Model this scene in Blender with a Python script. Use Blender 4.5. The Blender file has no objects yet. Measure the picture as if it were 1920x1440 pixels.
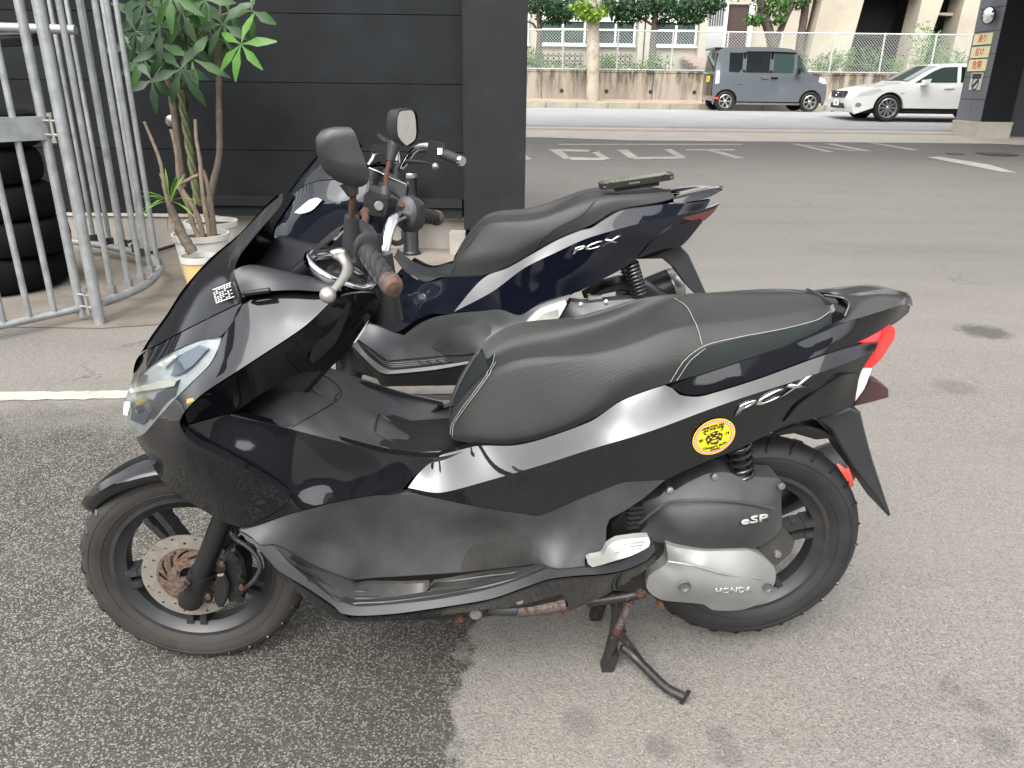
import bpy, bmesh, math, random
import numpy as np
from mathutils import Vector, Matrix
from mathutils.geometry import delaunay_2d_cdt

random.seed(7)
scene = bpy.context.scene
COL = scene.collection
rad = math.radians

# ------------------------------------------------------------------ camera, sky, sun, exposure
CAM_H, PITCH, ROLL, FPX = 1.32, 21.5, 0.7, 1442.0        # eye height, tilt down, roll, focal length in 1920-px units
cam_data = bpy.data.cameras.new("camera")
cam_data.sensor_width = 36.0
cam_data.lens = FPX / 1920 * 36.0
cam_data.clip_start = 0.05
cam_data.clip_end = 500
cam = bpy.data.objects.new("camera", cam_data)
COL.objects.link(cam)
cam.matrix_world = Matrix.Translation((0, 0, CAM_H)) @ Matrix.Rotation(rad(90 - PITCH), 4, 'X') @ Matrix.Rotation(rad(ROLL), 4, 'Z')
scene.camera = cam

SUN_EL, SUN_AZ = 50.0, 200.0          # azimuth clockwise from +Y (north)
world = bpy.data.worlds.new("World")
scene.world = world
world.use_nodes = True
wn = world.node_tree.nodes; wl = world.node_tree.links
wn.clear()
sky = wn.new("ShaderNodeTexSky"); sky.sky_type = 'NISHITA'; sky.sun_disc = False
sky.sun_elevation = rad(SUN_EL); sky.sun_rotation = rad(SUN_AZ)
sky.air_density = 1.0; sky.dust_density = 4.0; sky.ozone_density = 1.0
hsv = wn.new("ShaderNodeHueSaturation"); hsv.inputs['Saturation'].default_value = 0.16; hsv.inputs['Value'].default_value = 1.25
tc = wn.new("ShaderNodeTexCoord")
cn = wn.new("ShaderNodeTexNoise"); cn.inputs['Scale'].default_value = 2.2; cn.inputs['Detail'].default_value = 5; cn.inputs['Roughness'].default_value = 0.55
cr = wn.new("ShaderNodeMapRange"); cr.inputs[1].default_value = 0.3; cr.inputs[2].default_value = 0.7
cr.inputs[3].default_value = 0.78; cr.inputs[4].default_value = 1.2
mx = wn.new("ShaderNodeMix"); mx.data_type = 'RGBA'; mx.blend_type = 'MULTIPLY'; mx.inputs[0].default_value = 1.0
bg = wn.new("ShaderNodeBackground"); bg.inputs['Strength'].default_value = 0.15
wo = wn.new("ShaderNodeOutputWorld")
wl.new(sky.outputs[0], hsv.inputs['Color']); wl.new(tc.outputs['Generated'], cn.inputs['Vector'])
wl.new(cn.outputs['Fac'], cr.inputs[0]); wl.new(hsv.outputs[0], mx.inputs[6]); wl.new(cr.outputs[0], mx.inputs[7])
wl.new(mx.outputs[2], bg.inputs['Color']); wl.new(bg.outputs[0], wo.inputs['Surface'])

sun_d = bpy.data.lights.new("sun", 'SUN'); sun_d.energy = 1.5; sun_d.angle = rad(75); sun_d.color = (1, 0.97, 0.92)
sun = bpy.data.objects.new("sun", sun_d); COL.objects.link(sun)
_a, _e = rad(SUN_AZ), rad(SUN_EL)
sun_dir = Vector((math.sin(_a) * math.cos(_e), math.cos(_a) * math.cos(_e), math.sin(_e)))
sun.rotation_euler = sun_dir.to_track_quat('Z', 'Y').to_euler()

vs = scene.view_settings
vs.view_transform = 'Standard'; vs.look = 'None'; vs.gamma = 1.0; vs.use_curve_mapping = False
vs.exposure = 1.38

# ------------------------------------------------------------------ measuring the photograph: picture point -> point in the place
_p, _r = rad(PITCH), rad(ROLL)
_R0, _D0 = np.array([1., 0, 0]), np.array([0, -math.sin(_p), -math.cos(_p)])
FWD = np.array([0, math.cos(_p), -math.sin(_p)])
RGT = _R0 * math.cos(_r) - _D0 * math.sin(_r)
DWN = _D0 * math.cos(_r) + _R0 * math.sin(_r)
EYE = np.array([0, 0, CAM_H])

def ray(px, py):
    return FWD + RGT * (px - 960) / FPX + DWN * (py - 720) / FPX
def gz(y):                                    # height of the ground: level yard, then a gentle rise to the street
    if y < 7: return 0.0
    if y < 16.6: return 0.034 * (y - 7)
    if y < 24.4: return 0.326 + 0.0295 * (y - 16.6)
    return 0.556 - 0.018 * (min(y, 26.4) - 24.4)
def at_y(px, py, Y):
    d = ray(px, py); return EYE + d * (Y / d[1])
def at_z(px, py, Z=0.0):
    d = ray(px, py); return EYE + d * ((Z - CAM_H) / d[2])
def on_ground(px, py):
    d = ray(px, py); t0, t1 = 0.2, 60.0
    f = lambda t: (EYE + d * t)[2] - gz((EYE + d * t)[1])
    for _ in range(60):
        m = (t0 + t1) / 2
        if f(m) > 0: t0 = m
        else: t1 = m
    return EYE + d * t0

from mathutils.bvhtree import BVHTree
class Frame:                                  # a vehicle's own axes: x to its rear (or right), y to the far side, z up
    def __init__(s, x, y, yaw, z=0.0):
        s.o = np.array([x, y, z]); s.c, s.s = math.cos(rad(yaw)), math.sin(rad(yaw)); s.yaw = rad(yaw)
    def loc(s, p):
        q = p - s.o; return np.array([q[0] * s.c + q[1] * s.s, -q[0] * s.s + q[1] * s.c, q[2]])
    def at(s, px, py, w):                     # picture point that lies w metres to the near side of the middle plane
        d = ray(px, py); o = s.loc(EYE); e = s.loc(d + s.o)
        t = (-w - o[1]) / e[1]; return o + e * t

class Touch:                                  # finds the point of a built surface that a measured picture point lies on
    def __init__(s, fr, *obs):
        V, F = [], []
        for o in obs:
            n = len(V); V += [v.co.copy() for v in o.data.vertices]; F += [tuple(i + n for i in p.vertices) for p in o.data.polygons]
        s.t = BVHTree.FromPolygons(V, F); s.fr = fr; s.o = fr.loc(EYE)
    def __call__(s, px, py, lift=.002):
        e = s.fr.loc(ray(px, py) + s.fr.o); h = s.t.ray_cast(Vector(s.o), Vector(e).normalized())
        if h[0] is None: return None
        n = h[1] if h[1].dot(Vector(e)) < 0 else -h[1]
        return np.array(h[0] + n * lift)

# ------------------------------------------------------------------ mesh helpers
def link(name, me, mat=None, parent=None):
    o = bpy.data.objects.new(name, me); COL.objects.link(o)
    if mat is not None and me is not None and not me.materials: me.materials.append(mat)
    if parent is not None: o.parent = parent
    return o
def tag(o, label, cat, group=None, kind=None):
    if label: o["label"] = label
    if cat: o["category"] = cat
    if group: o["group"] = group
    if kind: o["kind"] = kind
    return o
def struct(o):
    o["kind"] = "structure"; return o
def empty(name, loc=(0, 0, 0), rz=0.0):
    o = bpy.data.objects.new(name, None); COL.objects.link(o)
    o.location = loc; o.rotation_euler = (0, 0, rz); o.empty_display_size = 0.1
    return o

class MB:                                     # collects verts / faces of one mesh
    def __init__(s): s.v = []; s.f = []; s.sharp = []
    def add(s, vs, fs):
        n = len(s.v); s.v += [tuple(map(float, v)) for v in vs]; s.f += [tuple(i + n for i in f) for f in fs]; return n
    def box(s, x0, x1, y0, y1, z0, z1):
        v = [(x, y, z) for z in (z0, z1) for y in (y0, y1) for x in (x0, x1)]
        return s.add(v, [(0, 2, 3, 1), (4, 5, 7, 6), (0, 1, 5, 4), (2, 6, 7, 3), (0, 4, 6, 2), (1, 3, 7, 5)])
    def obox(s, c, ax, ay, az):               # oriented box: centre and three half axes
        c, ax, ay, az = map(np.array, (c, ax, ay, az))
        v = [c + i * ax + j * ay + k * az for k in (-1, 1) for j in (-1, 1) for i in (-1, 1)]
        return s.add(v, [(0, 2, 3, 1), (4, 5, 7, 6), (0, 1, 5, 4), (2, 6, 7, 3), (0, 4, 6, 2), (1, 3, 7, 5)])
    def tube(s, path, r, n=10, closed=False, cap=True, flat=1.0, updir=None):
        P = [np.array(p, float) for p in path]; N = len(P)
        rs = r if hasattr(r, '__len__') else [r] * N
        T = []
        for i in range(N):
            a = P[(i - 1) % N] if (closed or i > 0) else P[i]; b = P[(i + 1) % N] if (closed or i < N - 1) else P[i]
            t = b - a; T.append(t / (np.linalg.norm(t) + 1e-12))
        u = np.cross(T[0], updir if updir is not None else [0, 0, 1.])
        if np.linalg.norm(u) < 1e-3: u = np.cross(T[0], [0, 1., 0])
        u /= np.linalg.norm(u); rings = []
        for i in range(N):
            u = u - T[i] * (u @ T[i]); u /= np.linalg.norm(u) + 1e-12; w = np.cross(T[i], u)
            rings.append([P[i] + rs[i] * (math.cos(2 * math.pi * k / n) * u + flat * math.sin(2 * math.pi * k / n) * w) for k in range(n)])
        v = [p for ring in rings for p in ring]; f = []
        M = N if closed else N - 1
        for i in range(M):
            for k in range(n):
                a, b = i * n + k, i * n + (k + 1) % n; j = ((i + 1) % N) * n
                f.append((a, b, j + (k + 1) % n, j + k))
        if cap and not closed: f += [tuple(range(n - 1, -1, -1)), tuple((N - 1) * n + k for k in range(n))]
        return s.add(v, f)
    def lathe(s, prof, c, ax, n=32, close=True, a0=0.0, a1=None):   # prof: (radius, along axis)
        c = np.array(c, float); ax = np.array(ax, float); ax /= np.linalg.norm(ax)
        u = np.cross(ax, [0, 0, 1.]) if abs(ax[2]) < .9 else np.cross(ax, [1., 0, 0]); u /= np.linalg.norm(u); w = np.cross(ax, u)
        full = a1 is None; a1 = a0 + 2 * math.pi if full else a1; m = n if full else n + 1
        v = []
        for (r, h) in prof:
            for k in range(m):
                t = a0 + (a1 - a0) * k / n; v.append(c + ax * h + r * (math.cos(t) * u + math.sin(t) * w))
        f = []
        for i in range(len(prof) - 1):
            for k in range(n):
                k2 = (k + 1) % m
                f.append((i * m + k, i * m + k2, (i + 1) * m + k2, (i + 1) * m + k))
        return s.add(v, f)
    def prism(s, poly, y0, y1, bev=0.0):      # polygon in (x, z) swept along y, optional chamfer on the near (y0) face
        n = len(poly); cx = sum(p[0] for p in poly) / n; cz = sum(p[1] for p in poly) / n
        rings = []
        if bev:
            ins = inset(poly, bev); rings = [[(x, y0, z) for x, z in ins], [(x, y0 + bev, z) for x, z in poly], [(x, y1, z) for x, z in poly]]
        else: rings = [[(x, y0, z) for x, z in poly], [(x, y1, z) for x, z in poly]]
        v = [p for r_ in rings for p in r_]; f = [tuple(range(n)), tuple((len(rings) - 1) * n + k for k in range(n - 1, -1, -1))]
        for i in range(len(rings) - 1):
            for k in range(n): f.append((i * n + k, (i + 1) * n + k, (i + 1) * n + (k + 1) % n, i * n + (k + 1) % n))
        return s.add(v, f)
    def mesh(s, name, smooth=None, fix=True):
        me = bpy.data.meshes.new(name); me.from_pydata(s.v, [], s.f); 
        if fix:
            bm = bmesh.new(); bm.from_mesh(me); bmesh.ops.recalc_face_normals(bm, faces=bm.faces); bm.to_mesh(me); bm.free()
        if smooth is not None: autosmooth(me, smooth)
        return me
    def obj(s, name, mat, parent=None, smooth=None, fix=True):
        return link(name, s.mesh(name, smooth, fix), mat, parent)

def autosmooth(me, ang):
    bm = bmesh.new(); bm.from_mesh(me); a = rad(ang)
    for f in bm.faces: f.smooth = True
    for e in bm.edges:
        if len(e.link_faces) == 2 and e.calc_face_angle(0) > a: e.smooth = False
    bm.to_mesh(me); bm.free()
def inset(poly, d):
    P = np.array(poly, float); n = len(P)
    A = sum(P[i][0] * P[(i + 1) % n][1] - P[(i + 1) % n][0] * P[i][1] for i in range(n)); sg = 1 if A > 0 else -1
    out = []
    for i in range(n):
        e0 = P[i] - P[i - 1]; e1 = P[(i + 1) % n] - P[i]
        e0 = e0 / (np.linalg.norm(e0) + 1e-12); e1 = e1 / (np.linalg.norm(e1) + 1e-12)
        nn = np.array([-e0[1] - e1[1], e0[0] + e1[0]]) * sg; L = np.linalg.norm(nn)
        nn = nn / (L + 1e-9); cs = max(.35, abs(nn @ (np.array([-e0[1], e0[0]]) * sg)))
        out.append(tuple(P[i] + nn * d / cs))
    return out
def cr_seg(p0, p1, p2, p3, n):
    t = np.linspace(0, 1, n, endpoint=False)[:, None]
    return .5 * (2 * p1 + (p2 - p0) * t + (2 * p0 - 5 * p1 + 4 * p2 - p3) * t ** 2 + (3 * p1 - p0 - 3 * p2 + p3) * t ** 3)
def spline(pts, step=.012, closed=False, corner=48):
    P = np.array(pts, float); n = len(P); out = []
    segs = n if closed else n - 1
    def isc(i):
        if not closed and i in (0, n - 1): return True
        a = P[i] - P[i - 1]; b = P[(i + 1) % n] - P[i]
        a = a[:2]; b = b[:2]
        c = (a @ b) / (np.linalg.norm(a) * np.linalg.norm(b) + 1e-12); return math.degrees(math.acos(max(-1, min(1, c)))) > corner
    C = [isc(i) for i in range(n)]
    for i in range(segs):
        j = (i + 1) % n; p1, p2 = P[i], P[j]
        p0 = 2 * p1 - p2 if C[i] else P[i - 1]
        p3 = 2 * p2 - p1 if C[j] else P[(j + 1) % n]
        L = np.linalg.norm(p2 - p1)                      # keep tangents in proportion to the segment
        def lim(a, b):
            d = np.linalg.norm(a - b); return b + (a - b) * min(1, L / (d + 1e-12))
        p0, p3 = lim(p0, p1), lim(p3, p2)
        out.append(cr_seg(p0, p1, p2, p3, max(1, int(round(L / step)))))
    if not closed: out.append(P[-1:])
    return np.concatenate(out)
def resample(pts, n, corner=179):
    Q = spline(pts, .006, False, corner) if len(pts) > 2 else np.array(pts, float)
    d = np.r_[0, np.cumsum(np.linalg.norm(np.diff(Q, axis=0), axis=1))]
    t = np.linspace(0, d[-1], n)
    return np.stack([np.interp(t, d, Q[:, k]) for k in range(Q.shape[1])], 1)
def inside(poly, q):
    x, y = q[:, 0], q[:, 1]; res = np.zeros(len(q), bool); a = np.asarray(poly); b = np.roll(a, -1, 0)
    for (x1, y1), (x2, y2) in zip(a[:, :2], b[:, :2]):
        c = (y1 > y) != (y2 > y)
        if y1 != y2: res ^= c & (x < (x2 - x1) * (y - y1) / (y2 - y1) + x1)
    return res
def pdist(poly, q):
    a = np.asarray(poly)[:, :2]; b = np.roll(a, -1, 0); D = np.full(len(q), 1e9)
    for p1, p2 in zip(a, b):
        d = p2 - p1; L = d @ d + 1e-15; t = np.clip(((q - p1) @ d) / L, 0, 1)
        D = np.minimum(D, np.hypot(*(q - p1 - t[:, None] * d).T))
    return D
class TPS:                                   # thin plate surface through (x, z, w) points
    def __init__(s, P, lam=1.5e-3):
        P = np.asarray(P, float); s.c = P[:, :2]; n = len(P)
        K = s.k(s.c); A = np.zeros((n + 3, n + 3)); A[:n, :n] = K + lam * np.eye(n)
        A[:n, n] = 1; A[:n, n + 1:] = s.c; A[n, :n] = 1; A[n + 1:, :n] = s.c.T
        s.w = np.linalg.lstsq(A, np.r_[P[:, 2], 0, 0, 0], rcond=None)[0]; s.n = n
    def k(s, q):
        r2 = ((q[:, None, :] - s.c[None]) ** 2).sum(2) + 1e-12; return .5 * r2 * np.log(r2)
    def __call__(s, q):
        q = np.asarray(q, float); return s.k(q) @ s.w[:s.n] + s.w[s.n] + q @ s.w[s.n + 1:]
    def grad(s, q):
        d = q[:, None, :] - s.c[None]; r2 = (d ** 2).sum(2) + 1e-12
        return ((np.log(r2) + 1)[:, :, None] * d * s.w[None, :s.n, None]).sum(1) + s.w[s.n + 1:]

def panel_data(pts, inner=(), step=.012, edge=.003, rim=.004, depth=.018, holes=(), corner=48, bulge=0.0):
    """shaped sheet: boundary (x, z, w) + inner heights -> verts (x, y=-w, z), faces, sharp edges"""
    B = spline(pts, step, True, corner)
    keep = [0]
    for i in range(1, len(B)):
        if np.linalg.norm(B[i, :2] - B[keep[-1], :2]) > step * .3: keep.append(i)
    B = B[keep]
    ctl = B[::max(1, len(B) // 90)]
    ctl = np.concatenate([ctl, np.array(inner, float)]) if len(inner) else ctl
    S = TPS(ctl)
    H = [np.array(h, float) for h in holes]
    mn, mxx = B[:, :2].min(0), B[:, :2].max(0)
    gx, gy = np.meshgrid(np.arange(mn[0], mxx[0], step), np.arange(mn[1], mxx[1], step * .87))
    gx[1::2] += step / 2
    Q = np.stack([gx.ravel(), gy.ravel()], 1)
    Q = Q[inside(B, Q)]
    rims = np.array(inset(B[:, :2], rim)); rims = rims[inside(B, rims)]
    if len(rims): rims = rims[pdist(B, rims) > rim * .7]
    if len(Q): Q = Q[pdist(B, Q) > rim + step * .4]
    for h in H:
        if len(Q): Q = Q[~inside(h, Q)]; 
        if len(Q): Q = Q[pdist(h, Q) > step * .3]
        if len(rims): rims = rims[~inside(h, rims)]
    pts2 = np.concatenate([B[:, :2]] + H + ([rims] if len(rims) else []) + ([Q] if len(Q) else []))
    nb = len(B); ed = [(i, (i + 1) % nb) for i in range(nb)]; o = nb
    for h in H: ed += [(o + i, o + (i + 1) % len(h)) for i in range(len(h))]; o += len(h)
    r = delaunay_2d_cdt([Vector(p) for p in pts2], ed, [], 0, 1e-6)
    V2 = np.array([tuple(v) for v in r[0]]); orig = r[3]
    F = np.array([f for f in r[2] if len(f) == 3])
    cen = V2[F].mean(1); ok = inside(B, cen)
    for h in H: ok &= ~inside(h, cen)
    F = F[ok]
    w = S(V2)
    d = pdist(B, V2)
    for vi, og in enumerate(orig):
        if og and og[0] < nb: w[vi] = .35 * B[og[0], 2] + .65 * w[vi]
    if bulge: w = w + bulge * (1 - np.exp(-d / .03))
    w = w - edge * np.clip(1 - d / (rim * 1.05), 0, 1) ** 2
    V = [(x, -ww, z) for (x, z), ww in zip(V2, w)]
    faces = []
    for f in F:
        a, b, c = V2[f[0]], V2[f[1]], V2[f[2]]
        area = (b[0] - a[0]) * (c[1] - a[1]) - (b[1] - a[1]) * (c[0] - a[0])
        faces.append(tuple(f) if area > 0 else (f[0], f[2], f[1]))        # normal towards -y
    cnt = {}
    for f in faces:
        for i in range(3):
            e = (f[i], f[(i + 1) % 3]); k = (min(e), max(e)); cnt.setdefault(k, []).append(e)
    bd = [l[0] for l in cnt.values() if len(l) == 1]
    m = {}; n0 = len(V)
    for e in bd:
        for i in e:
            if i not in m: m[i] = len(V); V.append((V[i][0], V[i][1] + depth, V[i][2]))
    for a, b in bd: faces.append((b, a, m[a], m[b]))
    g = S.grad(V2); N = np.stack([-g[:, 0], -np.ones(len(g)), -g[:, 1]], 1); N /= np.linalg.norm(N, axis=1)[:, None]
    return V, faces, bd, N
def panel(name, pts, mat, parent, inner=(), both=True, near=True, **kw):
    V, F, bd, N = panel_data(pts, inner, **kw); res = []; nt = len(N)
    for sgn in ([-1, 1] if both else [-1]):
        vv = V if sgn < 0 else [(x, -y, z) for x, y, z in V]
        ff = F if sgn < 0 else [tuple(reversed(f)) for f in F]
        me = bpy.data.meshes.new(name); me.from_pydata(vv, [], ff)
        bm = bmesh.new(); bm.from_mesh(me)
        for f in bm.faces: f.smooth = True
        bm.edges.ensure_lookup_table(); bs = {(min(e), max(e)) for e in bd}
        for e in bm.edges:
            k = (e.verts[0].index, e.verts[1].index)
            if (min(k), max(k)) in bs: e.smooth = False
        bm.to_mesh(me); bm.free()
        NN = N if sgn < 0 else N * np.array([1, -1, 1]); ln = []
        for pl in me.polygons:
            top = all(i < nt for i in pl.vertices)
            for i in pl.vertices: ln.append(tuple(NN[i]) if top else tuple(pl.normal))
        me.normals_split_custom_set(ln)
        res.append(link(name, me, mat, parent))
    return res if both else res[0]
def skin(name, curves, mat, parent, n=40, m=5, mirror=True, smooth=45, closed=False, caps=False, sm=2):
    """surface through guide curves (each a list of xyz); mirrored across y = 0 when the last curve lies there"""
    C = [resample(c, n) for c in curves]
    for c in C:
        for _ in range(sm): c[1:-1] = .25 * c[:-2] + .5 * c[1:-1] + .25 * c[2:]
    rows = []
    k = len(C)
    for i in range(k - 1):
        p0 = C[i - 1] if i > 0 else 2 * C[i] - C[i + 1]
        p3 = C[i + 2] if i + 2 < k else (C[k - 2] * np.array([1, -1, 1]) if mirror else 2 * C[i + 1] - C[i])
        for t in np.linspace(0, 1, m, endpoint=False):
            rows.append(.5 * (2 * C[i] + (C[i + 1] - p0) * t + (2 * p0 - 5 * C[i] + 4 * C[i + 1] - p3) * t ** 2 + (3 * C[i] - p0 - 3 * C[i + 1] + p3) * t ** 3))
    rows.append(C[-1])
    if mirror: rows += [r * np.array([1, -1, 1]) for r in rows[-2::-1]]
    R_ = len(rows); v = [tuple(p) for r in rows for p in r]; f = []
    for i in range(R_ - 1):
        for j in range(n - 1): f.append((i * n + j, i * n + j + 1, (i + 1) * n + j + 1, (i + 1) * n + j))
    if caps:
        f.append(tuple(i * n for i in range(R_))); f.append(tuple(i * n + n - 1 for i in range(R_ - 1, -1, -1)))
    b = MB(); b.add(v, f); bm = bmesh.new(); me = b.mesh(name, None, True)
    bm.from_mesh(me); bmesh.ops.remove_doubles(bm, verts=bm.verts, dist=1e-5); bm.to_mesh(me); bm.free()
    autosmooth(me, smooth)
    return link(name, me, mat, parent)
def solid(o, t, off=-1):
    m = o.modifiers.new("thickness", 'SOLIDIFY'); m.thickness = t; m.offset = off; return o
def text_mesh(txt, size, depth=.001, shear=0.0, res=3, bold=0.0, align='CENTER'):
    cu = bpy.data.curves.new("text", 'FONT'); cu.body = txt; cu.size = size; cu.extrude = depth; cu.shear = shear
    cu.resolution_u = res; cu.offset = bold; cu.align_x = align; cu.align_y = 'CENTER'
    ob = bpy.data.objects.new("t", cu); COL.objects.link(ob)
    dg = bpy.context.evaluated_depsgraph_get(); dg.update()
    me = bpy.data.meshes.new_from_object(ob.evaluated_get(dg)); bpy.data.objects.remove(ob); me.materials.clear()
    return me
def text_on(name, txt, size, origin, ux, uz, mat, parent, **kw):       # text in the plane of ux (reading) and uz (up)
    me = text_mesh(txt, size, **kw); ux = Vector(ux).normalized(); uz = Vector(uz).normalized()
    n = ux.cross(uz).normalized(); uz = n.cross(ux)
    M = Matrix((ux, uz, n)).transposed().to_4x4(); M.translation = Vector(origin); me.transform(M)
    return link(name, me, mat, parent)
# ------------------------------------------------------------------ materials
def mat_base(name, col, rough=.5, metal=0.0, spec=.5, coat=0.0, **kw):
    m = bpy.data.materials.new(name); m.use_nodes = True; b = m.node_tree.nodes["Principled BSDF"]
    b.inputs['Base Color'].default_value = (*col, 1); b.inputs['Roughness'].default_value = rough; b.inputs['Metallic'].default_value = metal
    b.inputs['Specular IOR Level'].default_value = spec; b.inputs['Coat Weight'].default_value = coat; b.inputs['Coat Roughness'].default_value = .03
    for k, v in kw.items(): b.inputs[k.replace('_', ' ')].default_value = v
    return m
class NT:
    def __init__(s, m): s.m = m; s.n = m.node_tree.nodes; s.l = m.node_tree.links; s.b = s.n["Principled BSDF"]
    def new(s, t, **kw):
        o = s.n.new("ShaderNode" + t)
        for k, v in kw.items():
            if k.startswith('i_'): o.inputs[k[2:].replace('_', ' ')].default_value = v
            else: setattr(o, k, v)
        return o
    def co(s, scale=(1, 1, 1), kind='Object'):
        t = s.new('TexCoord'); mp = s.new('Mapping'); mp.inputs['Scale'].default_value = scale; s.l.new(t.outputs[kind], mp.inputs['Vector']); return mp.outputs[0]
    def noise(s, vec, scale, detail=4, rough=.55, dist=0.0):
        o = s.new('TexNoise'); o.inputs['Scale'].default_value = scale; o.inputs['Detail'].default_value = detail; o.inputs['Roughness'].default_value = rough
        o.inputs['Distortion'].default_value = dist
        if vec is not None: s.l.new(vec, o.inputs['Vector'])
        return o.outputs['Fac']
    def vor(s, vec, scale, feature='F1', out='Distance', rnd=1.0):
        o = s.new('TexVoronoi'); o.feature = feature; o.inputs['Scale'].default_value = scale; o.inputs['Randomness'].default_value = rnd
        s.l.new(vec, o.inputs['Vector']); return o.outputs[out]
    def ramp(s, fac, stops):
        o = s.new('ValToRGB'); e = o.color_ramp.elements
        while len(e) < len(stops): e.new(.5)
        for i, (p, c) in enumerate(stops): e[i].position = p; e[i].color = (*c, 1) if hasattr(c, '__len__') else (c, c, c, 1)
        s.l.new(fac, o.inputs[0]); return o.outputs[0]
    def mr(s, v, a, b, c=0.0, d=1.0):
        o = s.new('MapRange'); o.inputs[1].default_value = a; o.inputs[2].default_value = b; o.inputs[3].default_value = c; o.inputs[4].default_value = d
        s.l.new(v, o.inputs[0]); return o.outputs[0]
    def math(s, op, a, b=None, clamp=False):
        o = s.new('Math'); o.operation = op; o.use_clamp = clamp
        for i, x in enumerate((a, b)):
            if x is None: continue
            if isinstance(x, (int, float)): o.inputs[i].default_value = x
            else: s.l.new(x, o.inputs[i])
        return o.outputs[0]
    def mix(s, fac, a, b, mode='MIX'):
        o = s.new('Mix'); o.data_type = 'RGBA'; o.blend_type = mode
        for i, x in ((0, fac), (6, a), (7, b)):
            if isinstance(x, (int, float)): o.inputs[i].default_value = x
            elif isinstance(x, tuple): o.inputs[i].default_value = (*x, 1)
            else: s.l.new(x, o.inputs[i])
        return o.outputs[2]
    def set(s, **kw):
        for k, v in kw.items(): s.l.new(v, s.b.inputs[k.replace('_', ' ')])
    def bump(s, h, strength=.3, dist=.01, after=None):
        o = s.new('Bump'); o.inputs['Strength'].default_value = strength; o.inputs['Distance'].default_value = dist
        s.l.new(h, o.inputs['Height'])
        if after is not None: s.l.new(after, o.inputs['Normal'])
        s.l.new(o.outputs[0], s.b.inputs['Normal']); return o.outputs[0]

def worn(name, col, rough, var=.25, scale=14., scuff=0.0, spec=.5, metal=0.0, bumpy=0.0, bscale=900, dirt=None):
    m = mat_base(name, col, rough, metal, spec); t = NT(m); v = t.co()
    n1 = t.noise(v, scale, 5, .6); f = t.mr(n1, .3, .7, 1 - var, 1 + var)
    c = t.mix(1.0, tuple(col), f, 'MULTIPLY')
    if dirt:
        n3 = t.noise(v, scale * .6, 6, .7, .6); c = t.mix(t.mr(n3, .52, .72, 0, dirt[1]), c, tuple(dirt[0]))
    if scuff:
        v2 = t.co((60, 22, 160)); n2 = t.noise(v2, 1.6, 3, .6, 1.2); s_ = t.mr(n2, .66, .74, 0, scuff)
        c = t.mix(s_, c, tuple(min(.5, x * 3 + .06) for x in col))
    t.set(Base_Color=c); t.set(Roughness=t.mr(n1, .3, .7, rough * .85, min(1, rough * 1.15)))
    if bumpy: t.bump(t.noise(v, bscale, 2), bumpy, .0006)
    return m
def rusty(name, base, rust=(.075, .031, .015), amt=.5, rough=.6, metal=.3):
    m = mat_base(name, base, rough, metal); t = NT(m); v = t.co(); n = t.noise(v, 90, 6, .65)
    f = t.mr(n, .62 - amt * .3, .72 - amt * .3); c2 = t.mix(t.noise(v, 260, 3), tuple(x * .45 for x in rust), rust)
    t.set(Base_Color=t.mix(f, tuple(base), c2)); t.set(Metallic=t.mr(f, 0, 1, metal, 0)); t.set(Roughness=t.mr(f, 0, 1, rough, .9)); t.bump(n, .25, .001); return m

M = {}
def paint(name, col, flake):
    m = mat_base(name, tuple(x * .7 for x in col), .35, 0, .04, 1.0, Coat_IOR=1.57); flake = tuple(x * .7 for x in flake); t = NT(m); v = t.co()
    fl = t.noise(v, 2600, 1); t.set(Base_Color=t.mix(t.mr(fl, .5, .8), tuple(col), tuple(flake)))
    d = t.noise(v, 9, 5, .6); t.set(Coat_Roughness=t.mr(d, .35, .75, .02, .06)); return m
M['black_paint'] = paint('pearl_black_paint', (.0034, .0037, .0048), (.007, .008, .012))
M['navy_paint'] = paint('pearl_navy_paint', (.0026, .0036, .0075), (.004, .007, .015))
M['screen'] = mat_base('smoked_screen_plastic', (.0045, .005, .006), .14, 0, .45)
M['plastic'] = worn('scuffed_grey_plastic', (.032, .0335, .035), .5, .4, 6, .4, dirt=((.075, .07, .06), .4), bumpy=.12)
M['plastic_plain'] = worn('dark_grey_plastic', (.017, .018, .020), .46, .2, 9, 0, bumpy=.1)
M['plastic_dirty'] = worn('dusty_brown_plastic', (.027, .026, .0245), .5, .3, 10, .6, dirt=((.062, .057, .049), .5))
M['black_plastic'] = worn('black_plastic', (.009, .009, .0095), .4, .2, 12)
M['gloss_plastic'] = mat_base('gloss_black_plastic', (.008, .008, .009), .12, 0, .5, .3)
M['rubber'] = worn('black_rubber', (.016, .016, .017), .6, .25, 20)
M['chrome'] = mat_base('chrome', (.62, .63, .65), .07, 1.0)
M['alu'] = worn('cast_aluminium_paint', (.235, .24, .232), .45, .08, 6, 0, metal=.45, dirt=((.25, .22, .16), .25))
M['steel'] = worn('dull_steel', (.35, .35, .34), .35, .2, 30, metal=.9)
M['lever'] = worn('silver_lever', (.42, .41, .38), .42, .1, 20, metal=.8)
M['rust'] = rusty('rusty_steel', (.06, .045, .038), amt=1.0, metal=.1)
M['rust_part'] = rusty('rust_flecked_steel', (.065, .056, .050), (.06, .028, .015), amt=.45, metal=.3)
M['black_metal'] = rusty('black_metal_with_rust', (.018, .018, .019), (.10, .045, .02), .25, .4, .2)
M['rim'] = worn('dark_grey_wheel_paint', (.022, .023, .025), .42, .25, 12, 0, metal=.2, dirt=((.10, .08, .06), .3))
M['tyre_dusty'] = worn('dusty_tyre_rubber', (.019, .0168, .0145), .75, .4, 9, 0, dirt=((.048, .039, .029), .6))
M['tyre'] = worn('tyre_rubber', (.009, .009, .0095), .65, .3, 16)
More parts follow.
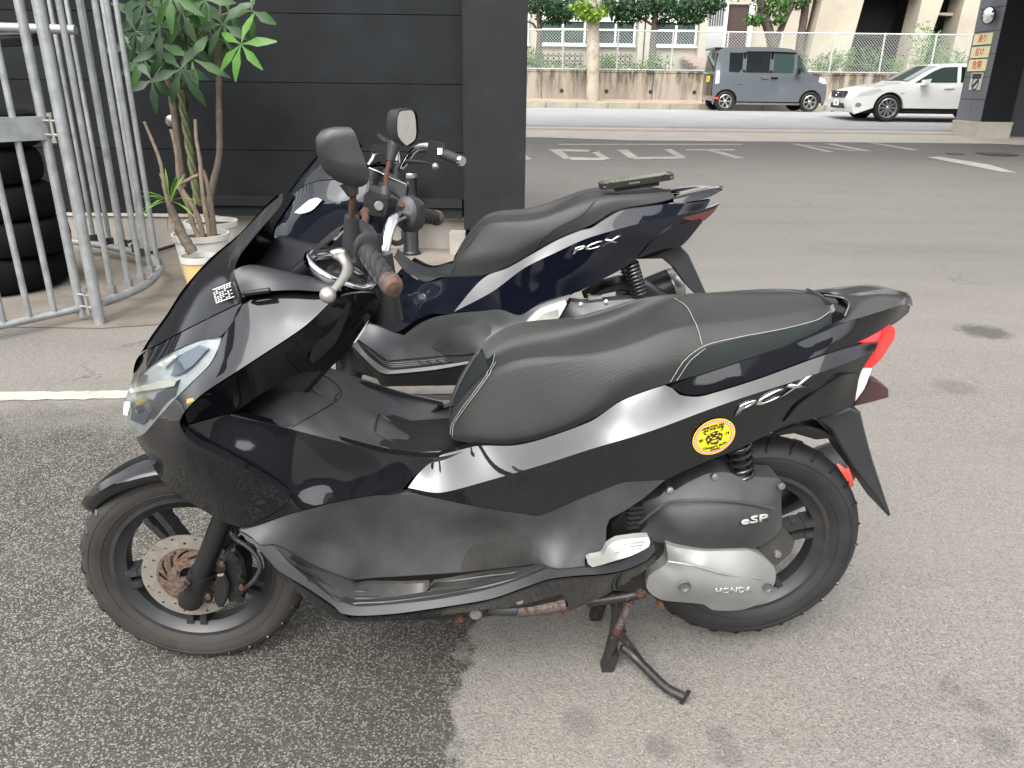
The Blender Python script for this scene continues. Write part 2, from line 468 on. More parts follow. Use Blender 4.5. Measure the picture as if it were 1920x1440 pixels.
M['disc'] = worn('brake_disc_steel', (.33, .305, .27), .38, .15, 40, metal=.7)
M['disc_rust'] = rusty('rusty_disc_carrier', (.12, .088, .068), (.085, .043, .024), .6, .65, .2)
M['seam'] = mat_base('pale_seat_stitching', (.27, .27, .255), .8)
M['airbox'] = worn('matt_grey_air_box', (.034, .0345, .035), .6, .25, 9, .15, spec=.35, dirt=((.06, .057, .05), .4))
M['logo_grey'] = mat_base('grey_print', (.33, .33, .32), .5)
M['red_lens'] = mat_base('red_tail_lens', (.62, .006, .008), .08, 0, .5, .6, Emission_Color=(.0, 0, 0, 1))
M['clear_lens'] = mat_base('clear_lens', (.55, .56, .56), .1, 0, .5, .6)
M['white_print'] = mat_base('white_print', (.62, .62, .60), .5)
M['emblem'] = mat_base('chrome_emblem', (.72, .72, .73), .16, 1.0)
def vinyl(name, col, spec=.4):
    m = mat_base(name, col, .52, 0, spec); t = NT(m); v = t.co((1, 1, 1)); a = t.vor(v, 330, rnd=.25); n = t.noise(v, 6, 3)
    t.set(Base_Color=t.mix(t.mr(n, .3, .7, 0, 1), tuple(x * .85 for x in col), tuple(x * 1.15 for x in col)))
    t.bump(a, .35, .0012); return m
M['seat'] = vinyl('textured_seat_vinyl', (.025, .0255, .025), .3)
M['seat_side'] = mat_base('smooth_seat_vinyl', (.012, .0155, .0165), .42, 0, .4)
M['seat_far'] = vinyl('textured_seat_vinyl_newer', (.026, .0265, .0265), .3)
def glass(name, tint, alpha, rough=.03):
    m = bpy.data.materials.new(name); m.use_nodes = True; t = NT(m); n = m.node_tree.nodes; out = n['Material Output']
    tr = t.new('BsdfTransparent'); tr.inputs[0].default_value = (*tint, 1); gl = t.new('BsdfGlossy'); gl.inputs['Roughness'].default_value = rough
    fr = t.new('Fresnel'); fr.inputs[0].default_value = 1.5; ms = t.new('MixShader')
    ad = t.math('ADD', fr.outputs[0], alpha, True)
    t.l.new(ad, ms.inputs[0]); t.l.new(tr.outputs[0], ms.inputs[1]); t.l.new(gl.outputs[0], ms.inputs[2]); t.l.new(ms.outputs[0], out.inputs[0]); return m
M['lens'] = glass('headlight_lens', (.90, .92, .93), .12, .06)
M['mirror'] = mat_base('mirror_glass', (.85, .86, .86), .01, 1.0)
M['yellow'] = mat_base('yellow_print', (.80, .66, .02), .4); M['red'] = mat_base('red_print', (.62, .07, .04), .4); M['ink'] = mat_base('black_print', (.02, .018, .01), .5)
# ------------------------------------------------------------------ the ground
def asphalt_mat():
    m = mat_base('yard_asphalt', (.16, .155, .145), .85, 0, .3); t = NT(m); g = t.new('NewGeometry'); pos = g.outputs['Position']
    sep = t.new('SeparateXYZ'); t.l.new(pos, sep.inputs[0]); X, Y = sep.outputs[0], sep.outputs[1]
    big = t.noise(pos, 1.1, 5, .6); med = t.noise(pos, 5.5, 5, .6); 
    # fine, worn surface
    v1 = t.vor(pos, 230, out='Color'); bw = t.new('RGBToBW'); t.l.new(v1, bw.inputs[0]); c1 = bw.outputs[0]
    v2 = t.vor(pos, 95, out='Color'); bw2 = t.new('RGBToBW'); t.l.new(v2, bw2.inputs[0]); c2 = bw2.outputs[0]
    fine = t.ramp(c1, [(0.0, (.068, .062, .054)), (.45, (.142, .133, .119)), (.85, (.186, .175, .157)), (1.0, (.28, .267, .24))])
    fine = t.mix(t.mr(big, .3, .7, .0, .45), fine, (.172, .161, .143))
    # coarse patch: pale stones in dark binder
    d2 = t.vor(pos, 190); stone = t.math('MULTIPLY', t.mr(c2, .45, .60), t.mr(d2, .62, .40), True)
    v3 = t.vor(pos, 190, out='Color'); bw3 = t.new('RGBToBW'); t.l.new(v3, bw3.inputs[0])
    stone = t.math('MULTIPLY', t.mr(bw3.outputs[0], .42, .60), t.mr(d2, .58, .36), True)
    d4 = t.vor(pos, 380); v4 = t.vor(pos, 380, out='Color'); bw4 = t.new('RGBToBW'); t.l.new(v4, bw4.inputs[0])
    stone2 = t.math('MULTIPLY', t.mr(bw4.outputs[0], .5, .68), t.mr(d4, .55, .35), True)
    st = t.math('MAXIMUM', stone, t.math('MULTIPLY', stone2, .75))
    binder = t.mix(t.mr(med, .35, .65), (.028, .025, .021), (.048, .043, .036))
    coarse = t.mix(st, binder, t.mix(bw3.outputs[0], (.125, .117, .102), (.25, .238, .21)))
    edge = t.math('ADD', t.math('ADD', X, .115), t.math('MULTIPLY', t.math('SUBTRACT', t.noise(pos, 7, 5, .6), .5), .26))
    mask = t.math('MULTIPLY', t.mr(edge, .012, -.012), t.mr(t.math('ADD', Y, t.math('MULTIPLY', t.math('SUBTRACT', med, .5), .5)), 3.15, 2.7), True)
    wet = t.math('MULTIPLY', t.mr(edge, -1.0, -.02, .15, .75), t.mr(Y, .80, 1.25, .3, 1.0))
    coarse = t.mix(wet, coarse, t.mix(.55, coarse, (.02, .018, .016)))
    col = t.mix(mask, fine, coarse)
    # farther out the passage shade is painted in as a darker colour
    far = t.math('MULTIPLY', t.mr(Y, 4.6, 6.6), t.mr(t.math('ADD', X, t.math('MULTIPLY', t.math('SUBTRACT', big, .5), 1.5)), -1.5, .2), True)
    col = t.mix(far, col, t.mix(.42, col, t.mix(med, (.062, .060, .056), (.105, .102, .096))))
    # oil spots and damp footprints
    tot = None
    for px, py, r in ((1845, 622, .17), (1780, 1290, .035), (1832, 1322, .035), (1868, 1392, .05), (1240, 1402, .045), (1086, 1354, .05), (1350, 1382, .035), (1362, 1412, .04), (1790, 725, .12), (1500, 1050, .05)):
        c = on_ground(px, py); vm = t.new('VectorMath'); vm.operation = 'DISTANCE'; t.l.new(pos, vm.inputs[0]); vm.inputs[1].default_value = (c[0], c[1], c[2])
        dd = t.math('ADD', vm.outputs['Value'], t.math('MULTIPLY', t.math('SUBTRACT', t.noise(pos, 22, 4, .6), .5), r * 1.1)); f = t.mr(dd, r, r * .55, 0, .85 if r > .15 else .36)
        tot = f if tot is None else t.math('MAXIMUM', tot, f)
    col = t.mix(tot, col, t.mix(.8, col, (.03, .027, .024)))
    # hairline cracks and a darker wheel track
    mpc = t.new('Mapping'); t.l.new(pos, mpc.inputs[0]); wob = t.new('VectorMath'); wob.operation = 'ADD'; nv = t.new('TexNoise'); nv.inputs['Scale'].default_value = 3.0; nv.inputs['Detail'].default_value = 6; t.l.new(pos, nv.inputs['Vector']); t.l.new(pos, wob.inputs[0]); t.l.new(nv.outputs['Color'], wob.inputs[1])
    ce = t.vor(wob.outputs[0], .55, 'DISTANCE_TO_EDGE'); crack = t.math('MULTIPLY', t.mr(ce, .005, .0015), t.mr(t.noise(pos, .8, 2), .5, .58), True)
    col = t.mix(t.math('MULTIPLY', crack, .55), col, (.04, .037, .033))
    mt_ = t.new('Mapping'); mt_.inputs['Rotation'].default_value = (0, 0, .35); mt_.inputs['Scale'].default_value = (.25, 1.6, 1); t.l.new(pos, mt_.inputs[0]); tr_ = t.noise(mt_.outputs[0], 1.3, 4, .6); col = t.mix(t.mr(tr_, .5, .72, 0, .38), col, t.mix(.6, col, (.06, .055, .05)))
    t.set(Base_Color=col); t.set(Roughness=t.mr(wet, 0, .55, .88, .72))
    h = t.math('ADD', t.math('MULTIPLY', d2, -1.0), t.math('MULTIPLY', c1, .5)); t.bump(h, .45, .004); return m
def strip(name, poly, mat, z=.004):
    """flat sheet on the sloping ground; poly (x, y)"""
    b = MB(); b.add([(x, y, gz(y) + z) for x, y in poly], [tuple(range(len(poly)))]); return b.obj(name, mat)
b = MB(); ys = [-60, -20, -6, 0, 7, 16.6, 24.4, 26.4, 60, 160]
for y in ys: b.v += [(-110, y, gz(y)), (110, y, gz(y))]
b.f = [(2 * i, 2 * i + 1, 2 * i + 3, 2 * i + 2) for i in range(len(ys) - 1)]
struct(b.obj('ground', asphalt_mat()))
M['concrete'] = worn('weathered_concrete', (.22, .205, .18), .85, .2, 3, 0, dirt=((.16, .14, .11), .6), bumpy=.3, bscale=200)
M['brown_concrete'] = worn('dirty_brown_concrete', (.145, .125, .102), .85, .25, 2.2, 0, dirt=((.062, .053, .040), .85), bumpy=.4, bscale=160)
M['pale_concrete'] = worn('pale_concrete', (.42, .39, .33), .85, .12, 2, 0, dirt=((.30, .275, .23), .5))
M['road'] = worn('lit_road_asphalt', (.275, .272, .268), .85, .10, 1.2, 0, dirt=((.21, .207, .203), .5), bumpy=.3, bscale=150)  # road colour lifted to stand in for stronger street light
M['red_path'] = worn('faded_red_paving', (.34, .25, .21), .85, .15, 2)
M['line'] = worn('worn_cream_road_paint', (.34, .315, .265), .8, .15, 9, 0, dirt=((.20, .18, .15), .8))
M['line_far'] = worn('worn_white_road_paint', (.30, .285, .25), .8, .2, 3, 0, dirt=((.13, .125, .115), .9))
struct(strip('concrete_slab', [(-9, 4.12), (-2.3, 4.12), (-1.55, 4.35), (-.9, 5.2), (-.45, 5.75), (-.25, 6.3), (-.25, 6.8), (-9, 6.8)], M['brown_concrete']))
def sag(pts, z): return pts
def ribbon(name, a, b_, w, mat, seed, z=.004, n=60):            # hand-painted line with ragged edges
    rnd = random.Random(seed); m = MB(); a, b_ = np.array(a), np.array(b_); d = (b_ - a) / np.linalg.norm(b_ - a); nn = np.array([-d[1], d[0]]); L = []; R_ = []
    for i in range(n + 1):
        p = a + (b_ - a) * i / n; q1 = p + nn * (w / 2 + rnd.uniform(-.006, .006)); q2 = p - nn * (w / 2 + rnd.uniform(-.012, .006))
        L.append((*q1, gz(q1[1]) + z)); R_.append((*q2, gz(q2[1]) + z))
    m.add(L + R_, [(i, n + 1 + i, n + 2 + i, i + 1) for i in range(n)]); return struct(m.obj(name, mat))
ribbon('painted_line', (-5.2, 2.90), (.02, 3.285), .098, M['line'], 4, n=160)
# street: far carriageway, near footway with red band, kerbs
def band(name, y0, y1, mat, z=.004, x0=-60, x1=60):
    ysb = [y0] + [y for y in (16.6, 24.4) if y0 < y < y1] + [y1]; b = MB()
    for y in ysb: b.v += [(x0, y, gz(y) + z), (x1, y, gz(y) + z)]
    b.f = [(2 * i, 2 * i + 1, 2 * i + 3, 2 * i + 2) for i in range(len(ysb) - 1)]; return struct(b.obj(name, mat))
b = MB(); pl = [(-9, 15.95), (.6, 15.75), (2.2, 15.42), (9.3, 15.62), (12.5, 14.4), (30, 14.4), (30, 17.25), (-9, 17.25)]
b.add([(x, y, gz(y) + .004) for x, y in pl[:6]] + [(30, 16.6, gz(16.6) + .004), (30, 17.25, gz(17.25) + .004), (-9, 17.25, gz(17.25) + .004), (-9, 16.6, gz(16.6) + .004)], [(0, 1, 2, 3, 4, 5, 6, 9), (9, 6, 7, 8)])
struct(b.obj('footway', M['pale_concrete']))
band('red_footway_band', 17.25, 17.75, M['red_path'], .005); band('kerb_band', 17.75, 18.05, M['pale_concrete'], .006)
band('road', 18.05, 26.4, M['road'], .007); band('road_edge_line', 18.35, 18.5, M['line_far'], .012); band('road_edge_line', 25.95, 26.1, M['line_far'], .012)
# far kerb of separate stones
ks = MB(); ks.box(0, .985, 0, .16, 0, .19); kme = ks.mesh('kerb_stone')
M['kerb'] = worn('mossy_kerb_concrete', (.26, .245, .20), .9, .2, 2.5, 0, dirt=((.12, .12, .07), .7)); kme.materials.append(M['kerb'])
kerb = struct(empty('kerb', (-6, 26.4, gz(26.4))))
for i in range(26):
    o = link('kerb_stone', kme, None, kerb); o.location = (i, 0, 0)
M['far_path'] = worn('reddish_footway', (.30, .22, .17), .9, .2, 1.5, 0, dirt=((.18, .17, .09), .5))
b = MB(); b.add([(-60, 26.56, gz(26.4) + .185), (60, 26.56, gz(26.4) + .185), (60, 28.6, .77), (-60, 28.6, .77)], [(0, 1, 2, 3)]); struct(b.obj('far_footway', M['far_path']))
b = MB(); b.add([(-60, 28.8, 1.58), (60, 28.8, 1.58), (60, 70, 1.9), (-60, 70, 1.9)], [(0, 1, 2, 3)]); struct(b.obj('school_ground', worn('grassy_soil', (.09, .10, .045), .95, .3, 1)))
# painted letters on the drive: measured corner points on the sloping ground
def stroke(m, pts, w_=None):
    g = [on_ground(*p) for p in pts]; m.add([(p[0], p[1], gz(p[1]) + .004) for p in g], [tuple(range(len(g)))])
def letter(name, strokes):
    m = MB()
    for s_ in strokes: stroke(m, [(960 + x / 2, y / 2) for x, y in s_])
    return struct(m.obj(name, M['line_far']))
letter('painted_letter', [[(136, 560), (182, 560), (222, 597), (196, 597)], [(182, 560), (312, 563), (334, 571), (196, 568)], [(286, 563), (312, 563), (370, 598), (338, 598)], [(196, 590), (340, 593), (352, 602), (222, 600)]])
letter('painted_letter', [[(393, 562), (432, 562), (476, 592), (440, 594)], [(466, 590), (620, 588), (650, 594), (560, 597), (452, 597)], [(570, 560), (600, 560), (654, 592), (622, 592)]])
letter('painted_letter', [[(652, 560), (832, 560), (836, 565), (654, 565)], [(730, 565), (768, 565), (872, 594), (838, 594)]])
letter('painted_letter', [[(1044, 540), (1076, 540), (1206, 570), (1182, 571)], [(1076, 543), (1100, 543), (1300, 566), (1280, 568)], [(1168, 539), (1206, 539), (1354, 568), (1318, 568)]])
letter('painted_letter', [[(1336, 536), (1360, 536), (1528, 563), (1500, 565)]])
letter('painted_arrow', [[(1556, 590), (1602, 588), (1790, 618), (1896, 650), (1830, 644)]])
letter('painted_arrow', [[(20, 560), (40, 575), (74, 598), (40, 600), (8, 585)]])
letter('painted_stop_line', [[(170, 540), (860, 540), (866, 544), (176, 544)]])
b = MB(); c = on_ground(1868, 289); b.lathe([(.0, .008), (.30, .008), (.33, .006), (.33, .0)], (c[0], c[1], c[2]), (0, 0, 1), 28); mh = b.obj('manhole_cover', M['rust_part']); tag(mh, 'round dark iron manhole cover in the drive by the pillar', 'manhole cover')
b = MB(); c = on_ground(1790, 289); b.box(c[0] - .12, c[0] + .12, c[1] - .1, c[1] + .1, c[2] - .01, c[2] + .012); tag(b.obj('drain_cover', M['rust_part']), 'small square dark drain cover beside the manhole', 'drain cover')
# ------------------------------------------------------------------ near scooter
VIEWS = {3: (420, 180, 3.2722), 4: (820, 300, 3.2), 5: (140, 480, 3.2), 6: (140, 840, 3.2), 7: (640, 740, 3.2), 8: (1080, 520, 2.88), 9: (1040, 840, 2.8235), 10: (560, 560, 3.84), 0: (0, 0, 1.0)}
class Digit:                                   # measured outline points -> the scooter's own axes
    def __init__(s, fr): s.f = fr
    def one(s, k, x, y, w):
        a, b, c = VIEWS[k]; return s.f.at(a + x / c, b + y / c, w)
    def P(s, *items):                          # items: (view, [(x, y, w), ...]) -> (x, z, w)
        out = []
        for k, pts in items:
            for x, y, w in pts: q = s.one(k, x, y, w); out.append((q[0], q[2], w))
        return out
    def C(s, *items):                          # -> xyz
        out = []
        for k, pts in items:
            for x, y, w in pts: out.append(tuple(s.one(k, x, y, w)))
        return out
def rev(l): return list(reversed(l))

def wheel(parent, c, R_, rimr, wid, mat_t, mat_r, ax=(0, 1, 0), fwd=(-1, 0, 0), spokes=5, seed=0, double=True, phase=0.3, tread=True):
    c = np.array(c, float); ax = np.array(ax, float); fw = np.array(fwd, float); up = np.cross(ax, fw)
    if up[2] < 0: up = -up
    h = wid / 2
    def ringlathe(prof, n=72):
        b = MB(); b.lathe(prof, c, ax, n); return b
    g = R_ - rimr
    tp = [(rimr - .004, -h * .62), (rimr + g * .12, -h * .80), (rimr + g * .42, -h * .98), (rimr + g * .66, -h * .93), (rimr + g * .85, -h * .70), (rimr + g * .96, -h * .38), (R_, 0)]
    tp = tp + [(r, -y) for r, y in tp[-2::-1]]
    ty = ringlathe(tp).obj('tyre', mat_t, parent, 40)
    for rr_ in (.24, .60):
        rb_ = MB(); k_ = np.interp(rr_, [.12, .42, .66], [.80, .98, .93]) * h; rb_.lathe([(rimr + g * rr_ - .0015, -k_ + .0004), (rimr + g * rr_ - .0006, -k_ - .0013), (rimr + g * rr_ + .0006, -k_ - .0013), (rimr + g * rr_ + .0015, -k_ + .0004)], c, ax, 72); rb_.obj('sidewall_ring', mat_t, parent, 60)
    if tread:
        gb = MB(); n = 28                                     # tread grooves: slim dark wedges across the shoulder
        for sd in (-1, 1):
            for i in range(n):
                a = 2 * math.pi * (i + (.5 if sd > 0 else 0)) / n; pts = []
                for (r, y), da in zip(((R_ - g * .012, sd * h * .2), (R_ - g * .10, sd * h * .60), (R_ - g * .245, sd * h * .86)), (.07, .03, 0.0)):
                    pts.append(c + (r + .0006) * (math.cos(a + da) * fw + math.sin(a + da) * up) + ax * y)
                gb.tube(pts, [.0022, .0036, .0026], 5)
        gb.obj('tread_groove', M['black_plastic'], parent)['kind'] = 'stuff'
    rp = [(rimr + .004, -h * .60), (rimr + .001, -h * .70), (rimr - .008, -h * .70), (rimr - .016, -h * .52), (rimr - .030, -h * .36), (rimr - .032, 0), (rimr - .030, h * .36), (rimr - .016, h * .52), (rimr - .008, h * .70), (rimr + .004, h * .62)]
    rim = ringlathe(rp).obj('rim', mat_r, parent, 35)
    hb = MB(); hb.lathe([(.0, -h * .72), (.022, -h * .72), (.030, -h * .6), (.034, -h * .2), (.034, h * .2), (.03, h * .6), (0, h * .62)], c, ax, 24); hb.obj('hub', mat_r, parent, 35)
    for i in range(spokes):
        a = phase + 2 * math.pi * i / spokes; sp = MB()
        for off in ((-.013, .013) if double else (0,)):
            d = math.cos(a) * fw + math.sin(a) * up; t = -math.sin(a) * fw + math.cos(a) * up
            p0 = c + d * .026 + t * off * .55; p1 = c + d * (rimr - .026) + t * off * 1.25
            n = 5
            for j in range(n):
                q0 = p0 + (p1 - p0) * j / n; q1 = p0 + (p1 - p0) * (j + 1) / n
                wv = .0075 if double else .012; wd = .020 + .012 * abs(j - n / 2) / n
                sp.obox((q0 + q1) / 2, d * np.linalg.norm(q1 - q0) * .503, t * wv, ax * wd)
        sp.obj('spoke', mat_r, parent)
    return ty

def ring_poly(cx, cz, r, n, ph=0): return [(cx + r * math.cos(ph + 2 * math.pi * k / n), cz + r * math.sin(ph + 2 * math.pi * k / n)) for k in range(n)]

def brake_disc(parent, c, ax, fw, R_, w):
    """drilled disc: steel ring and rusty carrier with slots, in the wheel plane offset w to the near side"""
    c = np.array(c, float); ax = np.array(ax, float); fw = np.array(fw, float); up = np.array([0, 0, 1.])
    def flat(outer, holes, t, w0, name, mat, par):
        pts = outer + [p for h in holes for p in h]; ed = []; o = 0
        for l in [outer] + holes: ed += [(o + i, o + (i + 1) % len(l)) for i in range(len(l))]; o += len(l)
        r = delaunay_2d_cdt([Vector(p) for p in pts], ed, [], 0, 1e-6); V2 = np.array([tuple(v) for v in r[0]]); F = [f for f in r[2]]
        b = MB(); fs = []
        for f in F:
            q = V2[list(f)].mean(0)[None]
            if inside(outer, q)[0] and not any(inside(h, q)[0] for h in holes): fs.append(f)
        base = [c - ax * w0 + x * fw + z * up for x, z in V2]
        b.add(base, fs); b.add([p - ax * t for p in base], fs)
        n = len(V2); m = 0
        o = 0
        for l in [outer] + holes:
            k = len(l)
            for i in range(k):
                i0, i1 = o + i, o + (i + 1) % k
                b.f.append((i0, i1, n + i1, n + i0))
            o += k
        return b.obj(name, mat, par, 30)
    holes = [ring_poly(0, 0, R_ * .69, 56)]
    for i in range(24):
        a = 2 * math.pi * i / 24; rr = R_ * (.925 if i % 2 else .80); holes.append(ring_poly(rr * math.cos(a), rr * math.sin(a), .0034, 7))
    d = flat(ring_poly(0, 0, R_, 72), holes, .0035, w, 'brake_disc', M['disc'], parent)
    sl = [ring_poly(0, 0, R_ * .22, 20)]
    for i in range(12):
        a0 = 2 * math.pi * i / 12; l = []
        r0, r1 = R_ * (.40 if i % 2 else .47), R_ * .64
        for j in range(5): t = j / 4; l.append(((r0 + (r1 - r0) * t) * math.cos(a0 + .55 * t), (r0 + (r1 - r0) * t) * math.sin(a0 + .55 * t)))
        for j in range(4, -1, -1): t = j / 4; l.append(((r0 + (r1 - r0) * t) * math.cos(a0 + .55 * t + .20), (r0 + (r1 - r0) * t) * math.sin(a0 + .55 * t + .20)))
        sl.append(l)
    flat(ring_poly(0, 0, R_ * .70, 48), sl, .004, w - .001, 'disc_carrier', M['disc_rust'], parent)
    bb = MB()
    for i in range(4):
        a = 2 * math.pi * i / 4 + .4; p = c - ax * w + (R_ * .31) * (math.cos(a) * fw + math.sin(a) * up)
        bb2 = MB(); bb2.lathe([(0, .010), (.0055, .010), (.0065, .003), (.0065, 0)], p, -ax, 8); bb2.obj('disc_bolt', M['steel'], parent, 40)
    return d

def badge_text(touch, k, p0, p1, hpx, par, name, txt, mat, shear=.5, thick=.003, bold=.004):
    """raised letters that follow a panel: measured baseline p0-p1, cap height hpx (view units)"""
    me = text_mesh(txt, 1.0, 0.0, 0.0, 3, bold * 4, 'LEFT'); a_, b_, c_ = VIEWS[k]; xs = [v.co.x for v in me.vertices]; ys = [v.co.y for v in me.vertices]
    x0, x1, y0, y1 = min(xs), max(xs), min(ys), max(ys); q0, q1 = np.array(p0, float), np.array(p1, float); up_ = np.array([hpx * shear, -hpx])
    bm = bmesh.new(); bm.from_mesh(me); bmesh.ops.triangulate(bm, faces=bm.faces); last = None
    for v in bm.verts:
        p = q0 + (q1 - q0) * ((v.co.x - x0) / (x1 - x0)) + up_ * ((v.co.y - y0) / (y1 - y0)); q = touch(a_ + p[0] / c_, b_ + p[1] / c_, thick)
        if q is None: q = last
        if q is not None: v.co = Vector(q); last = q
    r = bmesh.ops.extrude_face_region(bm, geom=bm.faces[:])
    for v in [g for g in r['geom'] if isinstance(g, bmesh.types.BMVert)]: v.co.y += thick * .9
    bmesh.ops.recalc_face_normals(bm, faces=bm.faces); bm.to_mesh(me); bm.free(); return link(name, me, mat, par)
def build_near():
    fr = Frame(.57, 1.595, 3.0); D = Digit(fr); P, C = D.P, D.C
    root = empty('scooter', (fr.o[0], fr.o[1], 0), fr.yaw)
    tag(root, 'black scooter on its centre stand with round yellow sticker and grey footboard', 'scooter', 'scooters')
    BP, PL, PP, BK = M['black_paint'], M['plastic'], M['plastic_plain'], M['black_plastic']
    FA = np.array([-1.305, 0, .259]); RA = np.array([0, 0, .303])
    def lay_(T, k, pts, lift=.003):
        a_, b_, c_ = VIEWS[k]; out = []
        for x, y in pts:
            q = T(a_ + x / c_, b_ + y / c_, lift)
            if q is not None: out.append((q[0], q[2], -q[1]))
        return out
    lay = lay_
    # ---------------- wheels
    wf = empty('front_wheel'); wf.parent = root
    wheel(wf, FA, .259, .187, .090, M['tyre_dusty'], M['rim'], phase=1.05)
    brake_disc(wf, FA, (0, 1, 0), (-1, 0, 0), .108, .052)
    wr = empty('rear_wheel'); wr.parent = root
    wheel(wr, RA, .268, .187, .100, M['tyre'], M['rim'], phase=.42)
    # ---------------- front fork, caliper, axle
    fk = MB()
    for s in (-1, 1):
        a = np.array(C((6, [(880, 440, .075)]))[0]); b = np.array(C((6, [(690, 930, .075)]))[0]); a[1] = s * .075; b[1] = s * .075
        up2 = a + (a - b) * .55
        f = MB(); n = b + (a - b) * .40
        f.tube([b, b + (a - b) * .06, n], [.026, .030, .027], 16); f.tube([n, up2], [.0225, .0225], 16)
        f.obj('fork_leg', BK, root, 40)
    ax_ = MB(); ax_.lathe([(0, .022), (.008, .022), (.0125, .016), (.0125, .004), (.015, .003), (.015, 0)], C((6, [(655, 812, .105)]))[0], (0, -1, 0), 6); ax_.obj('axle_nut', M['rust_part'], root)
    cal = MB()
    cpol = P((6, [(860, 745, .1), (905, 738, .1), (935, 800, .1), (930, 870, .1), (900, 940, .1), (870, 945, .1), (845, 905, .1), (850, 830, .1)]))
    cal.prism([(x, z) for x, z, _ in cpol], -.112, -.085, .004)
    cpol = P((6, [(890, 640, .09), (960, 600, .09), (1010, 660, .09), (1030, 760, .09), (1020, 900, .09), (930, 930, .09), (900, 860, .09)]))
    cal.prism([(x, z) for x, z, _ in cpol], -.095, -.035, .006)
    for x, y in ((950, 640), (880, 690), (985, 770), (980, 835), (990, 880), (800, 880)):
        cal.lathe([(0, .022), (.009, .022), (.010, .015), (.011, 0)], C((6, [(x, y, .09)]))[0], (.35, -.9, 0), 10)
    cal.obj('brake_caliper', M['black_plastic'], root, 40)
    for x, y in ((885, 690), (1000, 830), (802, 885)):
        b = MB(); b.lathe([(0, .010), (.005, .010), (.0055, 0)], C((6, [(x, y, .115)]))[0], (.3, -.9, 0), 8); b.obj('caliper_bolt', M['rust'], root)
    hs = MB(); hs.tube(resample(C((6, [(1010, 850, .10), (1080, 790, .105), (1115, 700, .10), (1060, 610, .09), (960, 540, .08), (930, 490, .07)])), 24), .0055, 8); hs.obj('brake_hose', M['rubber'], root, 60)
    hs = MB(); hs.tube(resample(C((6, [(1085, 640, .07), (1060, 590, .08), (985, 560, .08), (955, 515, .08)])), 14), .006, 8); hs.obj('brake_hose', M['rubber'], root, 60)
    # ---------------- front fender: arch round the front wheel
    def arch(name, r0, a0, a1, hw0, hw1, mat, drop=.022, n=26):
        curves = []
        for q in (1, .96, .72, .38, 0):
            c_ = []
            for i in range(n):
                t = i / (n - 1); a = rad(a0 + (a1 - a0) * t); hw = hw0 + (hw1 - hw0) * math.sin(min(1, t * 2.2) * math.pi / 2)
                rr = r0 - drop * (q ** 2.2) * (1.7 if q == 1 else 1); c_.append((FA[0] - rr * math.cos(a), -hw * q, FA[2] + rr * math.sin(a)))
            curves.append(c_)
        return solid(skin(name, curves, mat, root, 30, 3, True, 60), .004)
    arch('front_fender', .290, 36, 108, .022, .066, BP)
    arch('fender_rear_flap', .279, 106, 150, .060, .055, PP, .02)
    # ---------------- nose: screen, upper cowl, headlight
    sil = [(405, 575, .0), (470, 470, .0), (560, 345, 0), (650, 205, 0), (740, 95, 0), (830, 0, 0)]
    scr = P((5, [(1005, 272, .165), (700, 422, .13), (480, 540, .06)]), (5, sil), (3, [(100, 842, 0), (200, 735, 0), (290, 640, 0), (330, 605, 0), (358, 606, .02), (362, 640, .05), (320, 705, .085), (250, 785, .11), (150, 905, .135), (80, 1000, .15), (60, 1070, .16), (75, 1150, .165), (105, 1220, .168)]))
    inn = P((5, [(480, 500, .035), (600, 330, .04), (720, 160, .045), (860, 20, .045), (800, 250, .11), (640, 400, .10), (900, 150, .12)]))
    panel('windscreen_cowl', scr, M['screen'], root, inn, depth=.006)
    up = P((5, [(1000, 284, .168), (985, 330, .172), (880, 478, .18), (740, 508, .165), (600, 568, .145), (500, 628, .12), (400, 708, .08), (334, 776, .03), (345, 730, .012), (370, 660, .0), (400, 588, .0), (480, 548, .06), (700, 430, .13)]))
    panel('nose_cowl', up, BP, root, P((5, [(420, 640, .07), (800, 440, .16)])), depth=.012)
    hl = P((5, [(878, 486, .178), (850, 570, .185), (800, 660, .188), (700, 760, .183), (600, 860, .170), (520, 950, .150), (430, 1050, .110), (398, 1078, .09), (350, 1045, .055), (308, 990, .03), (293, 930, .02), (303, 850, .02), (336, 778, .03), (400, 712, .08), (500, 632, .12), (600, 572, .145), (740, 512, .165)]))
    hin = P((5, [(400, 800, .095), (380, 930, .09), (560, 720, .16)]))
    panel('headlight_lens', hl, M['lens'], root, hin, depth=.004)
    # inside of the lamp: bowl, reflector facets, bulbs
    hb = [(x, z, max(.0, w - .005)) for x, z, w in hl]; hbi = [(x, z, w - .045) for x, z, w in hin]
    lamp = panel('headlight_reflector', [(x, z, w) for x, z, w in hb], M['reflector'], root, hbi, depth=.002)
    touch_l = Touch(fr, lamp[0])
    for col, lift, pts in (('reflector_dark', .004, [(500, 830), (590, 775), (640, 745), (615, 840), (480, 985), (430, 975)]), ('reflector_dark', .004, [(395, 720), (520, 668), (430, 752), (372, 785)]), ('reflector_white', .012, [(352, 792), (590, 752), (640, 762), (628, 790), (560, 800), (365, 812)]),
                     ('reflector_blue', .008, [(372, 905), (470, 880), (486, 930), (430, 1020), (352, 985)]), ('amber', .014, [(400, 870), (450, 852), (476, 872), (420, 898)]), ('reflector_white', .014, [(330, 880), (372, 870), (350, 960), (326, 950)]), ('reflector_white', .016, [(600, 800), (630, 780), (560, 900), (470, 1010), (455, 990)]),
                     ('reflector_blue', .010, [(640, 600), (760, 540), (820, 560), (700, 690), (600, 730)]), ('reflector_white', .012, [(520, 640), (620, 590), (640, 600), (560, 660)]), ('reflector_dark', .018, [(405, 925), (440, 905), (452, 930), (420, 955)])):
        q = lay_(touch_l, 5, pts, lift)
